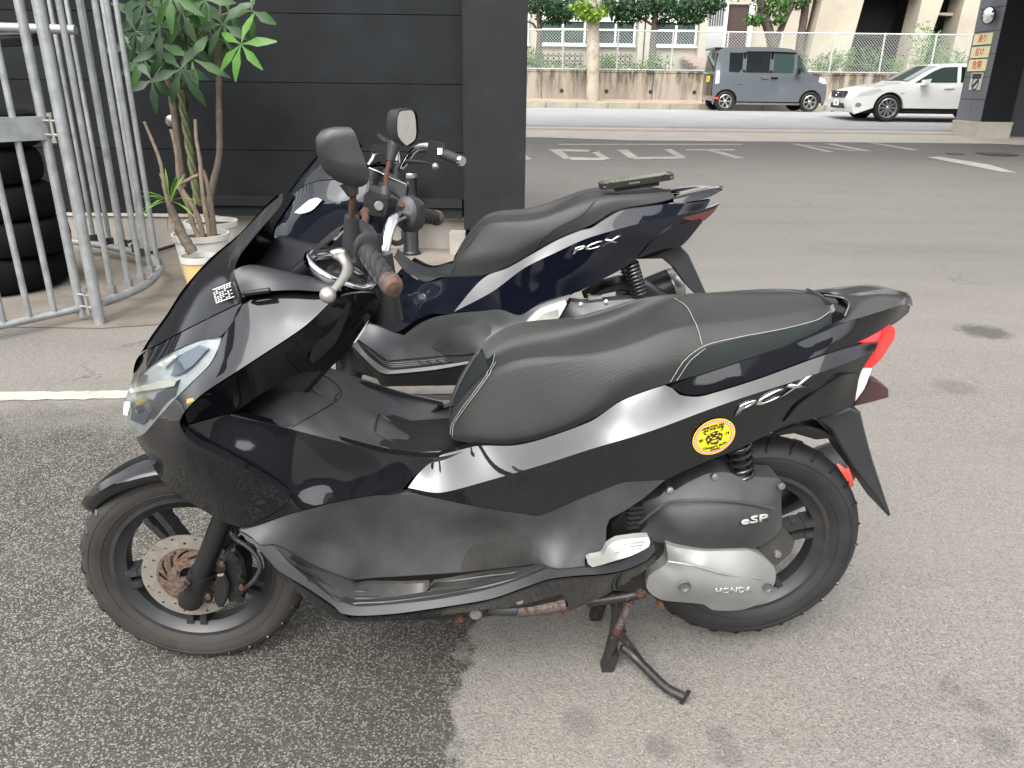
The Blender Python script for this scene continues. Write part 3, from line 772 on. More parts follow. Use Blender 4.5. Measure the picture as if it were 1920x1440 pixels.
        if len(q) == len(pts): panel('reflector_facet', q, M[col], lamp[0], both=False, depth=.006, step=.015, corner=20)
    # ---------------- big front cowl beside the headlight with the chin below
    fc = P((5, [(1006, 284, .168), (1100, 255, .166), (1280, 225, .170), (1480, 235, .178), (1556, 256, .190), (1380, 422, .222), (1085, 620, .236), (765, 830, .236), (660, 932, .230), (624, 1000, .226), (645, 1055, .228), (720, 1122, .232), (880, 1200, .236)]),
           (6, [(1010, 120, .238), (1120, 185, .24), (1215, 245, .242), (1284, 300, .242), (1280, 325, .238), (1180, 400, .222), (1010, 478, .200), (900, 452, .185), (780, 385, .165), (640, 300, .14), (560, 236, .12), (505, 180, .105), (440, 60, .080)]),
           (5, [(390, 1135, .06), (366, 1088, .05), (398, 1080, .09), (432, 1052, .112), (522, 953, .152), (602, 863, .172), (703, 762, .185), (804, 662, .19), (854, 572, .187), (884, 488, .18), (988, 332, .173)]))
    fci = P((5, [(1250, 380, .210), (1050, 400, .200), (1000, 560, .222), (900, 650, .224), (560, 1000, .195), (500, 1090, .15)]), (6, [(640, 120, .180), (820, 200, .212), (950, 330, .214)]))
    panel('front_cowl', fc, BP, root, fci, depth=.02)
    # chip in the paint near the lamp
    panel('paint_chip', P((5, [(672, 858, .228), (712, 852, .229), (716, 870, .230), (672, 888, .228)])), M['chip'], root, both=False, depth=.0005, step=.01, edge=0, bulge=.0)
    # ---------------- leg shield behind the ridge
    ls = P((5, [(1560, 262, .200), (1640, 232, .165), (1720, 222, .13), (1806, 228, .095), (1826, 292, .085), (1720, 470, .075), (1590, 620, .07), (1510, 692, .075), (1360, 702, .10), (1130, 822, .14), (945, 946, .178), (800, 975, .190), (672, 1012, .215), (664, 945, .225), (770, 838, .231), (1090, 628, .231), (1384, 430, .217)]))
    lsi = P((5, [(1300, 560, .17), (1000, 780, .195), (1480, 500, .125), (1620, 350, .115)]))
    panel('leg_shield', ls, BP, root, lsi, depth=.015)
    gl = P((5, [(1412, 612, .118), (1425, 555, .124), (1500, 425, .134), (1600, 292, .142), (1660, 268, .135), (1648, 330, .12), (1565, 520, .10), (1480, 602, .10), (1430, 642, .108)]))
    panel('glove_box_lid', [(x, z, w + .008) for x, z, w in gl], PP, root, depth=.02)
    st = P((5, [(1768, 378, .088), (1772, 390, .088), (1690, 512, .085), (1672, 522, .086)])); panel('warning_label', [(x, z, w + .006) for x, z, w in st], M['white_print'], root, both=False, depth=.001, step=.02)
    # ---------------- glossy side below the tunnel
    sd = P((5, [(672, 1022, .205), (800, 985, .190), (940, 955, .176), (1300, 1042, .175)]), (10, [(150, 995, .174), (300, 1032, .172), (600, 1108, .166), (850, 1142, .158), (1000, 1146, .150)]),
           (7, [(560, 388, .14), (450, 480, .165), (330, 598, .185), (200, 606, .188), (0, 638, .19)]), (6, [(1500, 343, .205), (1290, 398, .215), (1100, 462, .21), (1020, 478, .202), (1180, 405, .212), (1286, 322, .212), (1290, 300, .212), (1220, 242, .210), (1120, 180, .207), (1010, 115, .204)]),
           (5, [(880, 1194, .202), (722, 1118, .201), (650, 1052, .203), (640, 1026, .206)]))
    sdi = P((5, [(1000, 1120, .189)]), (6, [(1500, 200, .183), (1350, 240, .193)]), (7, [(150, 480, .172)]))
    panel('side_fairing', sd, BP, root, sdi, depth=.02)
    # ---------------- centre tunnel
    low = C((5, [(938, 948, .176), (1300, 1040, .175)]), (10, [(150, 993, .174), (300, 1030, .172), (600, 1105, .166), (850, 1139, .158), (1000, 1141, .150), (1150, 1112, .145), (1290, 1058, .14)]))
    top = C((5, [(960, 915, -.0), (1130, 820, -.03), (1360, 690, -.05)]), (10, [(205, 572, -.06), (290, 640, -.06), (420, 720, -.06), (560, 800, -.06), (700, 880, -.06), (800, 930, -.06), (880, 950, -.06), (960, 950, -.06), (1080, 925, -.06), (1200, 880, -.06)]))
    cen = [(x - .0, 0.0, z + .006) for x, y, z in top]
    sh = [(x, -.075, z - .004) for x, y, z in top]
    sh = [(x, -(.125 - .055 * min(1, i / 6)), z - .004) for i, (x, y, z) in enumerate(sh)]
    mid = [tuple((np.array(a) * .5 + np.array(b) * .5) * np.array([1, 0, 1]) + np.array([0, -(.168 - .04 * i / 11), .0])) for i, (a, b) in enumerate(zip(resample(low, 12), resample(sh, 12)))]
    tun = skin('centre_tunnel', [low, mid, sh, cen], PL, root, 44, 4, True, 60)
    touch_t = Touch(fr, tun)
    hpts = [(548, 960), (556, 900), (580, 832), (640, 872), (760, 944), (870, 992), (916, 1028), (876, 1076), (760, 1058), (620, 1006)]
    panel('tunnel_hatch', lay(touch_t, 10, hpts, .003), M['plastic_dirty'], root, lay(touch_t, 10, [(650, 940), (760, 1000)], .004), both=False, depth=.008, step=.01)
    kn = lay(touch_t, 5, [(970, 940), (985, 922), (1130, 845), (1355, 730), (1480, 730), (1580, 800), (1592, 830), (1560, 868), (1300, 1022), (1150, 990)], .0035)
    if len(kn) > 6: panel('knee_cover', kn, PL, root, lay(touch_t, 5, [(1250, 900), (1420, 810), (1120, 900), (1350, 960)], .004), depth=.01)
    def gap(T, k, pts, closed=True, r=.0016):
        a_, b_, c_ = VIEWS[k]; Q = resample([(x, y, 0) for x, y in (pts + pts[:1] if closed else pts)], 70, 60); q = [T(a_ + x / c_, b_ + y / c_, .0006) for x, y, _ in Q]; q = [v for v in q if v is not None]
        if len(q) > 4: b = MB(); b.tube(q, r, 5); b.obj('panel_gap', M['ink'], root, 60)
    gap(touch_t, 10, hpts, r=.0024); gap(touch_t, 5, [(975, 925), (1130, 838), (1355, 722), (1500, 722), (1590, 795), (1602, 830), (1565, 874), (1300, 1030)], False)
    # ---------------- footboard: lip, floor with ribs, wall, hatch
    wall = P((6, [(1020, 486, .200), (1100, 470, .208), (1290, 404, .213), (1500, 350, .203)]), (7, [(0, 644, .189), (200, 612, .187), (330, 604, .185), (470, 609, .187), (600, 634, .188), (730, 664, .19), (900, 694, .192), (1100, 724, .195), (1190, 734, .197), (1400, 644, .195), (1600, 566, .192), (1700, 532, .19)]),
             (9, [(588, 172, .178), (480, 262, .182), (380, 332, .188), (292, 380, .192), (276, 420, .196), (272, 540, .205), (240, 568, .208), (165, 590, .212)]), (7, [(1462, 985, .214), (1462, 1036, .222), (1300, 1052, .232), (1225, 1052, .238), (1190, 1016, .20), (1000, 1036, .165), (720, 1070, .16), (400, 1092, .16), (100, 1110, .165)]),
             (6, [(1660, 795, .18), (1560, 760, .188), (1400, 690, .20), (1250, 600, .215), (1190, 580, .222), (1110, 590, .232), (1060, 550, .228), (985, 496, .205)]))
    walli = P((6, [(1300, 480, .215), (1150, 520, .224), (1500, 560, .18), (1700, 600, .165)]), (7, [(200, 800, .165), (500, 900, .155), (800, 850, .16), (700, 690, .185), (1000, 800, .175), (1200, 850, .188), (1400, 880, .20), (1300, 780, .19), (1560, 790, .198), (1500, 700, .193), (1400, 960, .206), (1220, 960, .19), (300, 700, .172)]))
    panel('footboard', wall, PL, root, walli, depth=.02)
    flo = P((6, [(1190, 584, .222), (1250, 604, .215), (1400, 694, .20), (1560, 764, .188), (1660, 800, .18)]), (7, [(100, 1114, .165), (400, 1096, .16), (720, 1074, .16), (1000, 1040, .165), (1190, 1020, .20), (1215, 1045, .236), (1100, 1100, .238), (900, 1165, .241), (600, 1225, .244), (300, 1260, .246), (90, 1272, .247), (0, 1245, .246)]),
            (6, [(1580, 930, .245), (1440, 820, .241), (1280, 690, .235)]))
    panel('footboard_floor', flo, M['plastic_dirty'], root, P((7, [(300, 1180, .20), (700, 1140, .20), (100, 1190, .205)]), (6, [(1500, 800, .215)])), depth=.01)
    lines = [[(6, 1300, 650, .222), (6, 1450, 745, .20), (6, 1620, 860, .20), (7, 60, 1180, .198), (7, 300, 1175, .190), (7, 700, 1115, .180), (7, 1100, 1062, .200)],
             [(6, 1330, 700, .232), (6, 1480, 800, .218), (6, 1620, 900, .218), (7, 60, 1220, .218), (7, 300, 1215, .213), (7, 700, 1155, .203), (7, 1080, 1085, .215)],
             [(6, 1400, 780, .236), (6, 1500, 860, .232), (6, 1640, 935, .234), (7, 90, 1250, .234), (7, 300, 1240, .230), (7, 700, 1185, .224), (7, 1050, 1105, .226)]]
    for l in lines:
        b = MB(); b.tube(resample([D.one(k, x, y, w + .002) for k, x, y, w in l], 30), .0035, 6); b.obj('tread_rib', M['black_plastic'], root, 60)
    lip = P((6, [(985, 500, .204), (1060, 556, .226), (1110, 594, .231), (1190, 588, .223), (1280, 692, .236), (1440, 822, .242), (1580, 932, .246)]), (7, [(0, 1250, .247), (90, 1276, .248), (300, 1264, .247), (600, 1229, .245), (900, 1169, .242), (1100, 1104, .239), (1225, 1058, .239), (1300, 1056, .233), (1464, 1042, .224), (1560, 1036, .222), (1700, 1000, .215), (1840, 920, .205), (1880, 906, .2), (1884, 940, .204), (1840, 995, .21), (1700, 1056, .22), (1560, 1082, .228), (1400, 1092, .233), (1240, 1114, .242), (1100, 1162, .247), (900, 1230, .252), (600, 1282, .256), (300, 1322, .258), (100, 1332, .258), (0, 1318, .257)]),
            (6, [(1560, 960, .253), (1400, 850, .248), (1220, 738, .240), (1110, 622, .233), (1060, 575, .227), (1000, 512, .208)]))
    panel('footboard_lip', lip, PP, root, depth=.03, step=.010, rim=.003)
    hp = P((7, [(716, 1066, .163), (740, 980, .162), (790, 915, .161), (850, 886, .161), (1000, 856, .172), (1108, 845, .183), (1140, 870, .184), (1172, 990, .19), (1180, 1014, .195), (1000, 1033, .167)]))
    panel('footboard_hatch', [(x, z, w + .004) for x, z, w in hp], M['plastic_dirty'], root, P((7, [(900, 970, .165), (1050, 940, .182)])), depth=.01)
    # ---------------- under cover, black
    uc = P((6, [(1110, 632, .228), (1220, 745, .236), (1400, 858, .244), (1560, 968, .249), (1650, 1032, .252)]), (7, [(100, 1340, .253), (300, 1330, .253), (600, 1290, .251), (900, 1238, .247), (1100, 1170, .242), (1240, 1122, .237), (1400, 1100, .228), (1560, 1090, .223), (1700, 1064, .215), (1840, 1003, .206), (1880, 960, .2), (1890, 1010, .19), (1800, 1075, .185), (1620, 1190, .17), (1450, 1268, .165), (1370, 1306, .165), (1100, 1280, .2), (900, 1290, .22), (640, 1325, .232), (400, 1352, .24), (100, 1368, .24), (-20, 1362, .24)]),
           (6, [(1560, 1030, .232), (1420, 940, .226), (1260, 800, .215), (1150, 680, .205)]))
    panel('under_cover', uc, BP, root, depth=.03)
    # ---------------- seat
    b0 = C((7, [(668, 268, .085), (700, 284, .105), (800, 300, .128), (870, 302, .135), (1040, 300, .143), (1200, 262, .147), (1500, 152, .152)]), (8, [(300, 640, .155), (500, 572, .152), (700, 515, .15), (900, 450, .145), (1130, 375, .135), (1300, 318, .118), (1385, 262, .09)]))
    b1 = C((7, [(652, 236, .078), (690, 200, .106), (790, 225, .135), (900, 240, .143), (1050, 220, .150), (1200, 180, .154), (1500, 60, .158)]), (8, [(200, 560, .160), (430, 470, .158), (560, 440, .152), (700, 400, .147), (900, 345, .142), (1130, 295, .132), (1300, 252, .115), (1378, 205, .085)]))
    b2 = C((10, [(1085, 860, .055), (1110, 790, .075), (1250, 640, .098), (1400, 500, .114), (1560, 440, .122), (1700, 420, .126)]), (8, [(60, 420, .128), (250, 370, .127), (430, 300, .124), (560, 262, .120), (640, 260, .117), (760, 252, .114), (900, 235, .110), (1130, 200, .100), (1300, 170, .085), (1372, 150, .06)]))
    silx = C((10, [(1085, 830, -.02), (1130, 720, -.05), (1280, 540, -.075), (1430, 385, -.09), (1600, 340, -.105), (1800, 315, -.11)]), (8, [(40, 305, -.115), (200, 260, -.115), (330, 200, -.11), (440, 140, -.10), (530, 113, -.095), (700, 108, -.09), (900, 98, -.085), (1130, 88, -.075), (1280, 88, -.06), (1350, 108, -.03)]))
    sc = [(x, 0.0, z + .010) for x, y, z in silx]; s3 = [(x, y * -.95, z + .004) for x, y, z in silx]
    seat = skin('seat', [b0, b1, b2, s3, sc], M['seat'], root, 60, 5, True, 70, sm=14); touch_s = Touch(fr, seat)
    # darker smooth side strip of the pillion part and front face
    def trim(pts8, k, lift):
        out = lay(touch_s, k, pts8, lift); return out
    panel('seat_side_trim', trim([(534, 552), (600, 455), (690, 388), (900, 332), (1130, 287), (1300, 242), (1368, 200), (1376, 232), (1310, 296), (1130, 362), (900, 436), (700, 500)], 8, .003), M['seat_side'], root, lay(touch_s, 8, [(800, 410), (1000, 360), (640, 470), (1200, 310)], .004), depth=.01, edge=.003)
    panel('seat_front_trim', trim([(1090, 900), (1086, 850), (1120, 750), (1255, 560), (1385, 410), (1408, 405), (1400, 470), (1326, 590), (1178, 790), (1108, 905), (1098, 970)], 10, .003), M['seat_side'], root, lay(touch_s, 10, [(1200, 690), (1310, 540), (1120, 840)], .004), depth=.01, edge=.003)
    def seam(k, pts, dash=False):
        a_, b_, c_ = VIEWS[k]; Q = resample([(x, y, 0) for x, y in pts], 60); q = [touch_s(a_ + x / c_, b_ + y / c_, .0045) for x, y, _ in Q]; q = [v for v in q if v is not None]
        if len(q) > 3: b = MB(); b.tube(q, .00065, 5); b.obj('seat_stitching', M['seam'], root, 60)
    seam(8, [(505, 560), (580, 450), (690, 372), (900, 322), (1130, 278), (1300, 232), (1370, 185), (1378, 160)]); seam(8, [(540, 552), (612, 450), (695, 386)]); seam(8, [(535, 122), (600, 170), (650, 270), (678, 365)])
    seam(10, [(1102, 975), (1116, 905), (1186, 790), (1334, 590), (1408, 470), (1414, 405)]); seam(10, [(1118, 985), (1130, 905), (1204, 790), (1350, 590), (1426, 470)])
    # ---------------- rear body side cover
    crest = [(7, 590, 590, .192), (7, 900, 512, .2), (7, 1200, 425, .204), (7, 1500, 328, .205), (7, 1850, 222, .203), (8, 700, 722, .194), (8, 900, 652, .19), (8, 1200, 556, .178), (8, 1420, 480, .160), (8, 1610, 400, .119)]
    crp = [P((k, [(x, y, w)]))[0] for k, x, y, w in crest]
    ru = P((7, [(578, 372, .135), (690, 340, .140), (800, 312, .143), (870, 308, .147), (1040, 306, .152), (1200, 270, .156), (1500, 160, .16)]), (8, [(250, 668, .162), (480, 585, .160), (520, 600, .162), (560, 636, .168), (660, 646, .172), (760, 622, .172), (1000, 546, .166), (1300, 436, .150), (1500, 376, .135), (1640, 352, .118)]))
    side_up, _ = panel('body_side_cover', ru + rev(crp) + P((7, [(400, 560, .178), (460, 480, .165)])), BP, root, depth=.02, edge=.0012, rim=.003)
    rl = P((8, [(1535, 520, .118), (1520, 600, .116), (1500, 690, .112), (1400, 738, .122), (1180, 788, .138), (1070, 832, .145), (900, 918, .155), (740, 982, .163), (600, 1040, .17), (490, 1092, .176)]),
           (9, [(590, 166, .177)]), (7, [(1700, 525, .188), (1600, 559, .19), (1400, 637, .193), (1190, 727, .195), (1100, 717, .193), (900, 687, .19), (730, 657, .188), (600, 627, .186), (470, 602, .185), (400, 570, .18)]))
    side_lo, _ = panel('lower_side_cover', [(x, z, w - .001) for x, z, w in crp] + rl, BP, root, P((7, [(1100, 600, .194), (1600, 440, .192)]), (8, [(500, 900, .183), (900, 780, .172), (1300, 640, .156)])), depth=.02, edge=.0012, rim=.003)
    dk = P((8, [(1120, 780, .150), (1200, 690, .163), (1330, 590, .163), (1440, 530, .156), (1525, 515, .122), (1515, 610, .118), (1496, 686, .116), (1400, 733, .126), (1240, 762, .14)]))
    panel('tail_lower_cowl', [(x, z, w + .004) for x, z, w in dk], BP, root, P((8, [(1380, 640, .158), (1250, 700, .155)])), depth=.012)
    # ---------------- tail cowl and grab rail
    tl = P((8, [(512, 590, .162), (700, 525, .16), (900, 458, .156), (1130, 384, .147), (1380, 278, .125), (1450, 248, .12), (1600, 202, .105), (1732, 160, .080), (1790, 146, .045), (1810, 156, .028), (1800, 192, .028), (1740, 242, .05), (1640, 300, .09), (1560, 345, .112), (1300, 430, .148), (1000, 540, .165), (760, 616, .171), (660, 638, .171), (570, 628, .168)]))
    panel('tail_cowl', tl, BP, root, P((8, [(900, 540, .169), (1400, 340, .145)])), depth=.02)
    ge = C((8, [(1392, 262, .112), (1440, 246, .116), (1600, 198, .105), (1734, 156, .081), (1798, 142, .042), (1819, 154, .0)])); gm = C((8, [(1448, 214, .095), (1500, 186, .09), (1620, 150, .076), (1742, 116, .058), (1798, 116, .028), (1818, 138, .0)])); gs = C((8, [(1466, 150, .05), (1510, 122, .045), (1630, 94, .04), (1740, 88, .03), (1792, 100, .014), (1814, 124, .0)]))
    gt0 = C((8, [(1330, 62, -.07), (1420, 48, -.07), (1560, 40, -.06), (1690, 54, -.04), (1770, 80, -.02), (1808, 112, .0)])); gc = [(x, 0, z + .003) for x, y, z in gt0]
    skin('grab_rail', [ge, gm, gs, gc], M['tail_top'], root, 30, 4, True, 60)
    b = MB(); b.tube(resample(C((8, [(1450, 212, .1), (1476, 140, .085), (1440, 112, .07), (1340, 96, .06)])), 20), .0035, 8); b.obj('grab_rail_edge', BP, root, 60)
    b = MB(); b.prism([(q[0], q[2]) for q in C((8, [(1280, 330, .07), (1330, 200, .07), (1400, 150, .07), (1500, 190, .07), (1620, 200, .07), (1600, 300, .07), (1400, 360, .07)]))], -.07, .07, .01); b.obj('tail_inner_frame', BK, root, 35)
    # ---------------- tail lamp
    ra = P((8, [(1520, 352, .121), (1600, 316, .105), (1700, 258, .078), (1726, 282, .062), (1724, 332, .062), (1660, 432, .085), (1604, 488, .098), (1550, 488, .112), (1600, 420, .114), (1638, 358, .112)]))
    panel('tail_lamp', ra, M['red_lens'], root, depth=.03)
    rc = P((8, [(1548, 492, .113), (1604, 492, .098), (1562, 600, .10), (1512, 672, .108), (1522, 590, .114)]))
    panel('rear_indicator', rc, M['clear_lens'], root, depth=.03)
    # ---------------- rear fender, number plate bracket
    def slab(name, pts, hw, mat, bev=.004):
        b = MB(); b.prism([(q[0], q[2]) for q in C(*[(k, [(x, y, hw) for x, y in l]) for k, l in pts])], -hw, hw, bev); return b.obj(name, mat, root, 35)
    slab('rear_fender', [(8, [(1300, 772), (1400, 742), (1480, 706), (1540, 730), (1560, 820), (1585, 915), (1606, 990), (1704, 1288), (1690, 1294), (1600, 1160), (1500, 1030), (1440, 930), (1380, 824)])], .055, PP)
    slab('plate_bracket', [(8, [(1500, 700), (1590, 548), (1650, 570), (1690, 604), (1692, 650), (1600, 676)])], .02, M['plate_red'], .003)
    slab('inner_fender', [(8, [(1060, 842), (1190, 792), (1330, 826), (1400, 870), (1300, 880), (1180, 846), (1090, 860)])], .05, BK)
    # ---------------- engine: air cleaner, transmission cover, bracket, shock
    ac = P((9, [(440, 312, .13), (500, 282, .138), (560, 256, .14), (600, 212, .135), (640, 226, .138), (700, 190, .138), (800, 142, .132), (850, 134, .132), (900, 132, .132), (1000, 150, .13), (1190, 166, .122), (1214, 200, .118), (1202, 240, .125), (1206, 420, .13), (1180, 462, .14), (1100, 520, .15), (1040, 538, .152), (800, 545, .155), (700, 526, .152), (530, 500, .14), (435, 470, .13), (492, 400, .125), (488, 360, .125)]))
    aci = P((9, [(600, 360, .168), (800, 300, .178), (1000, 290, .178), (1150, 260, .155), (700, 440, .182), (900, 440, .184), (1100, 400, .172), (800, 220, .150), (1000, 210, .150), (620, 300, .153)]))
    acp = panel('air_cleaner_cover', ac, M['airbox'], root, aci, both=False, depth=.06); touch_a = Touch(fr, acp)
    for x, y in ((608, 222), (845, 150), (1197, 198)):
        b = MB(); b.lathe([(0, .008), (.0075, .007), (.009, 0)], C((9, [(x, y, .137)]))[0], (0, -1, .2), 10); b.obj('cover_bolt', M['steel'], root, 40)
    ridge = MB(); ridge.tube(resample([D.one(9, x, y, w) for x, y, w in [(450, 400, .14), (520, 340, .158), (600, 290, .166), (800, 275, .180), (1000, 290, .180), (1160, 320, .165)]], 24), .003, 6); ridge.obj('cover_rib', M['airbox'], root, 60)
    cv = P((9, [(592, 512, .165), (640, 528, .168), (800, 548, .17), (1030, 548, .168), (1090, 572, .16), (1166, 640, .145), (1172, 700, .145), (1142, 770, .148), (1080, 830, .15), (980, 862, .15), (840, 862, .15), (790, 832, .152), (580, 812, .15), (540, 796, .148), (490, 750, .148), (500, 680, .152), (594, 606, .16)]))
    cvi = P((9, [(650, 590, .19), (800, 625, .196), (1000, 680, .19), (600, 700, .188), (800, 740, .192), (1000, 780, .182), (700, 780, .172), (1100, 690, .168)]))
    cvp = panel('transmission_cover', cv, M['alu'], root, cvi, both=False, depth=.08); touch_c = Touch(fr, cvp)
    b = MB(); b.tube(resample([D.one(9, x, y, w) for x, y, w in [(600, 600, .185), (700, 615, .194), (800, 640, .197), (920, 672, .193), (1100, 690, .172)]], 20), .0022, 6); b.obj('cover_crease', M['alu'], root, 60)
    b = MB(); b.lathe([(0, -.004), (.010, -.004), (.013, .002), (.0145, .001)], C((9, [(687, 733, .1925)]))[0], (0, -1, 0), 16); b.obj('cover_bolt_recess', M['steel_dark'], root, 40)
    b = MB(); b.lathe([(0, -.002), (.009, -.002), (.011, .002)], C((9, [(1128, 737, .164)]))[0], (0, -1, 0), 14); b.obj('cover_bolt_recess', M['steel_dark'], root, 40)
    br = P((9, [(1060, 548, .13), (1130, 490, .13), (1212, 422, .125), (1274, 498, .12), (1252, 560, .12), (1172, 628, .125), (1100, 578, .13)])); panel('rear_bracket', br, M['plastic_dirty'], root, both=False, depth=.02)
    b = MB(); b.lathe([(0, .008), (.008, .007), (.009, 0)], C((9, [(1178, 558, .126)]))[0], (0, -1, 0), 10); b.obj('bracket_bolt', M['steel'], root, 40)
    eng = MB(); pol = [(q[0], q[2]) for q in C((9, [(300, 780, .13), (270, 600, .13), (280, 400, .13), (380, 300, .13), (600, 250, .13), (640, 520, .13), (600, 620, .13), (520, 700, .13), (540, 800, .13), (430, 790, .13)]))]
    eng.prism(pol, -.125, .10, .01); eng.obj('engine_case', BK, root, 35)
    # cooling vent fins beside the cover
    for i in range(5):
        y = 318 + i * 26; q = P((9, [(385 - i * 3, y, .14), (470 - i * 4, y - 6, .145), (478 - i * 8, y + 8, .145), (400 - i * 2, y + 16, .14)])); panel('vent_fin', q, PP, root, both=False, depth=.02, step=.02)
    for s in (-1, 1):
        top_ = C((8, [(850, 930, .11)]))[0]; bot_ = C((8, [(905, 1075, .11)]))[0]; a = np.array([top_[0], s * .11, top_[2] + .05]); b_ = np.array([bot_[0], s * .11, bot_[2] - .02])
        sh_ = MB(); sh_.tube([a, b_], .014, 12); so = sh_.obj('rear_shock', BK, root, 50)
        cp = []
        for i in range(120):
            t = i / 119; th = t * 2 * math.pi * 8; d = (b_ - a); d /= np.linalg.norm(d); u = np.array([0, 1., 0]); v = np.cross(d, u); cp.append(a + (b_ - a) * t + .024 * (math.cos(th) * u + math.sin(th) * v))
        cb = MB(); cb.tube(cp, .0048, 6); cb.obj('coil_spring', M['gloss_plastic'], so, 60)
    # exhaust on the far side
    ex = MB(); ex.tube([(-.42, .10, .16), (-.2, .14, .16), (0, .17, .22)], .022, 12); eo = ex.obj('exhaust_pipe', M['rust_part'], root, 50)
    ex = MB(); ex.tube([(-.05, .175, .23), (.0, .18, .25), (.22, .19, .36), (.30, .19, .40), (.33, .19, .415)], [.045, .062, .066, .06, .04], 18); mo = ex.obj('muffler', BK, root, 50)
    ex = MB(); ex.tube([(.285, .19, .385), (.305, .19, .395)], [.0655, .062], 18); ex.obj('muffler_band', M['red'], mo, 50)
    # ---------------- pillion footpeg
    pg = P((9, [(172, 600, .235), (190, 590, .24), (250, 572, .25), (280, 530, .262), (330, 498, .265), (430, 480, .262), (498, 474, .255), (506, 500, .262), (502, 530, .275), (420, 570, .285), (330, 600, .28), (250, 626, .26), (200, 632, .24), (178, 618, .236)]))
    panel('pillion_footpeg', pg, M['alu_bright'], root, P((9, [(400, 525, .278), (300, 580, .273)])), depth=.018)
    for i in range(3):
        b = MB(); b.tube([D.one(9, 330 - 12 * i + 10, 510 + 19 * i, .273 + .004 * i), D.one(9, 480 - 6 * i, 488 + 17 * i, .268 + .006 * i)], .0022, 6); b.obj('footpeg_rib', M['alu_bright'], root)
    # ---------------- centre stand and underside
    foot = on_ground(1140, 1252); foot = fr.loc(foot)
    pv = np.array(C((9, [(340, 815, .10)]))[0])
    cs = empty('centre_stand'); cs.parent = root
    hwid = -foot[1]
    for s in (1, -1):
        b = MB(); f0 = np.array([foot[0], foot[1] * s, .012]); p0 = np.array([pv[0], -s * .09, pv[2] + .02]); kk = f0 + (p0 - f0) * .45 + np.array([.006, 0, 0])
        b.tube([p0, kk, f0 + np.array([.0, 0, .03])], [.013, .0145, .013], 12); b.obj('stand_leg', M['black_metal'], cs, 50)
        b = MB(); b.obox(f0 + np.array([0.002, 0, .012]), (.014, 0, 0), (0, .016, 0), (.006, 0, .024)); b.obj('stand_foot', M['black_metal'], cs)
    b = MB(); b.tube([np.array([foot[0], foot[1], .0]) * np.array([1, .9, 1]) + np.array([.03, 0, .10]), np.array([foot[0], -foot[1], .0]) * np.array([1, .9, 1]) + np.array([.03, 0, .10])], .011, 10); b.obj('stand_crossbar', M['black_metal'], cs, 50)
    lp = [fr.at(*q) for q in ((1166, 1212, hwid * .95), (1190, 1232, hwid + .01), (1220, 1262, hwid + .05), (1250, 1290, hwid + .09), (1284, 1308, hwid + .12))]
    b = MB(); b.tube(resample(lp, 20), .011, 12); b.obj('stand_lever', M['black_metal'], cs, 50)
    e = np.array(lp[-1]); b = MB(); b.obox(e, (.004, -.003, 0), (.003, .006, -.002), (.006, -.004, .022)); b.obj('lever_pedal', M['black_metal'], cs)
    gp = [fr.at(*q) for q in ((1165, 1180, .10), (1220, 1255, .10), (1214, 1262, .10), (1160, 1200, .10))]; b = MB(); b.prism([(q[0], q[2]) for q in gp], -.098, -.094); b.obj('stand_gusset', M['black_metal'], cs)
    sp_a, sp_b = np.array(fr.at(1182, 1128, .13)), np.array(fr.at(1160, 1176, .13)); cp = []
    for i in range(100):
        t = i / 99; th = t * 2 * math.pi * 14; d = sp_b - sp_a; d = d / np.linalg.norm(d); u = np.array([0, 1., 0]); v = np.cross(d, u); cp.append(sp_a + (sp_b - sp_a) * t + .0085 * (math.cos(th) * u + math.sin(th) * v))
    b = MB(); b.tube(cp, .0024, 5); b.obj('stand_spring', M['rust_part'], cs, 60)
    b = MB(); q = fr.at(1158, 1180, .13); b.lathe([(0, .01), (.008, .009), (.010, -.012), (0, -.014)], q, (0, -.4, 1), 10); b.obj('spring_hook', M['rust'], cs, 50)
    b = MB(); b.tube([fr.at(1100, 1128, .12), fr.at(1175, 1118, .12), fr.at(1210, 1110, .12)], .013, 10); b.obj('stand_pivot', M['black_metal'], cs, 50)
    for nm, mt, a, c_, r in (('side_stand_pipe', 'rust_part', (7, 1060, 1290, .19), (7, 1345, 1255, .19), .016), ('hose', 'rubber', (7, 880, 1275, .20), (7, 1050, 1290, .195), .014), ('stand_tab', 'rust', (7, 1300, 1245, .185), (7, 1350, 1305, .185), .010)):
        b = MB(); b.tube(resample([D.one(*a), (np.array(D.one(*a)) + np.array(D.one(*c_))) / 2 + np.array([0, 0, -.003]), D.one(*c_)], 8), r, 10); b.obj(nm, M[mt], root, 50)
    b = MB(); b.lathe([(0, .012), (.012, .012), (.016, .006), (.016, -.012)], D.one(7, 805, 1300, .20), (0, -1, 0), 14); b.obj('bracket_bolt', M['steel'], root, 40)
    b = MB(); b.lathe([(0, .010), (.008, .010), (.011, .004), (.011, -.012)], D.one(7, 1066, 1222, .21), (0, -1, 0), 12); b.obj('bracket_bolt', M['steel'], root, 40)
    for k, x, y, w in ((7, 1790, 1190, .16), (9, 558, 828, .14), (7, 715, 1335, .19)):
        b = MB(); b.lathe([(0, .01), (.007, .01), (.009, .004), (.009, -.006)], D.one(k, x, y, w), (0, -1, 0), 6); b.obj('underside_bolt', M['rust'], root)
    core = MB()
    pol = [(q[0], q[2]) for q in C((0, [(450, 980, .08), (560, 1090, .08), (620, 1140, .08), (700, 1165, .08), (900, 1158, .08), (1080, 1135, .08), (1180, 1110, .08), (1240, 1060, .08), (1240, 930, .08), (1420, 800, .08), (1560, 680, .08), (1500, 640, .08), (1200, 760, .08), (900, 840, .08), (760, 850, .08), (600, 800, .08), (520, 780, .08)]))]
    core.prism(pol, -.09, .09, .01); core.obj('frame', BK, root, 35)
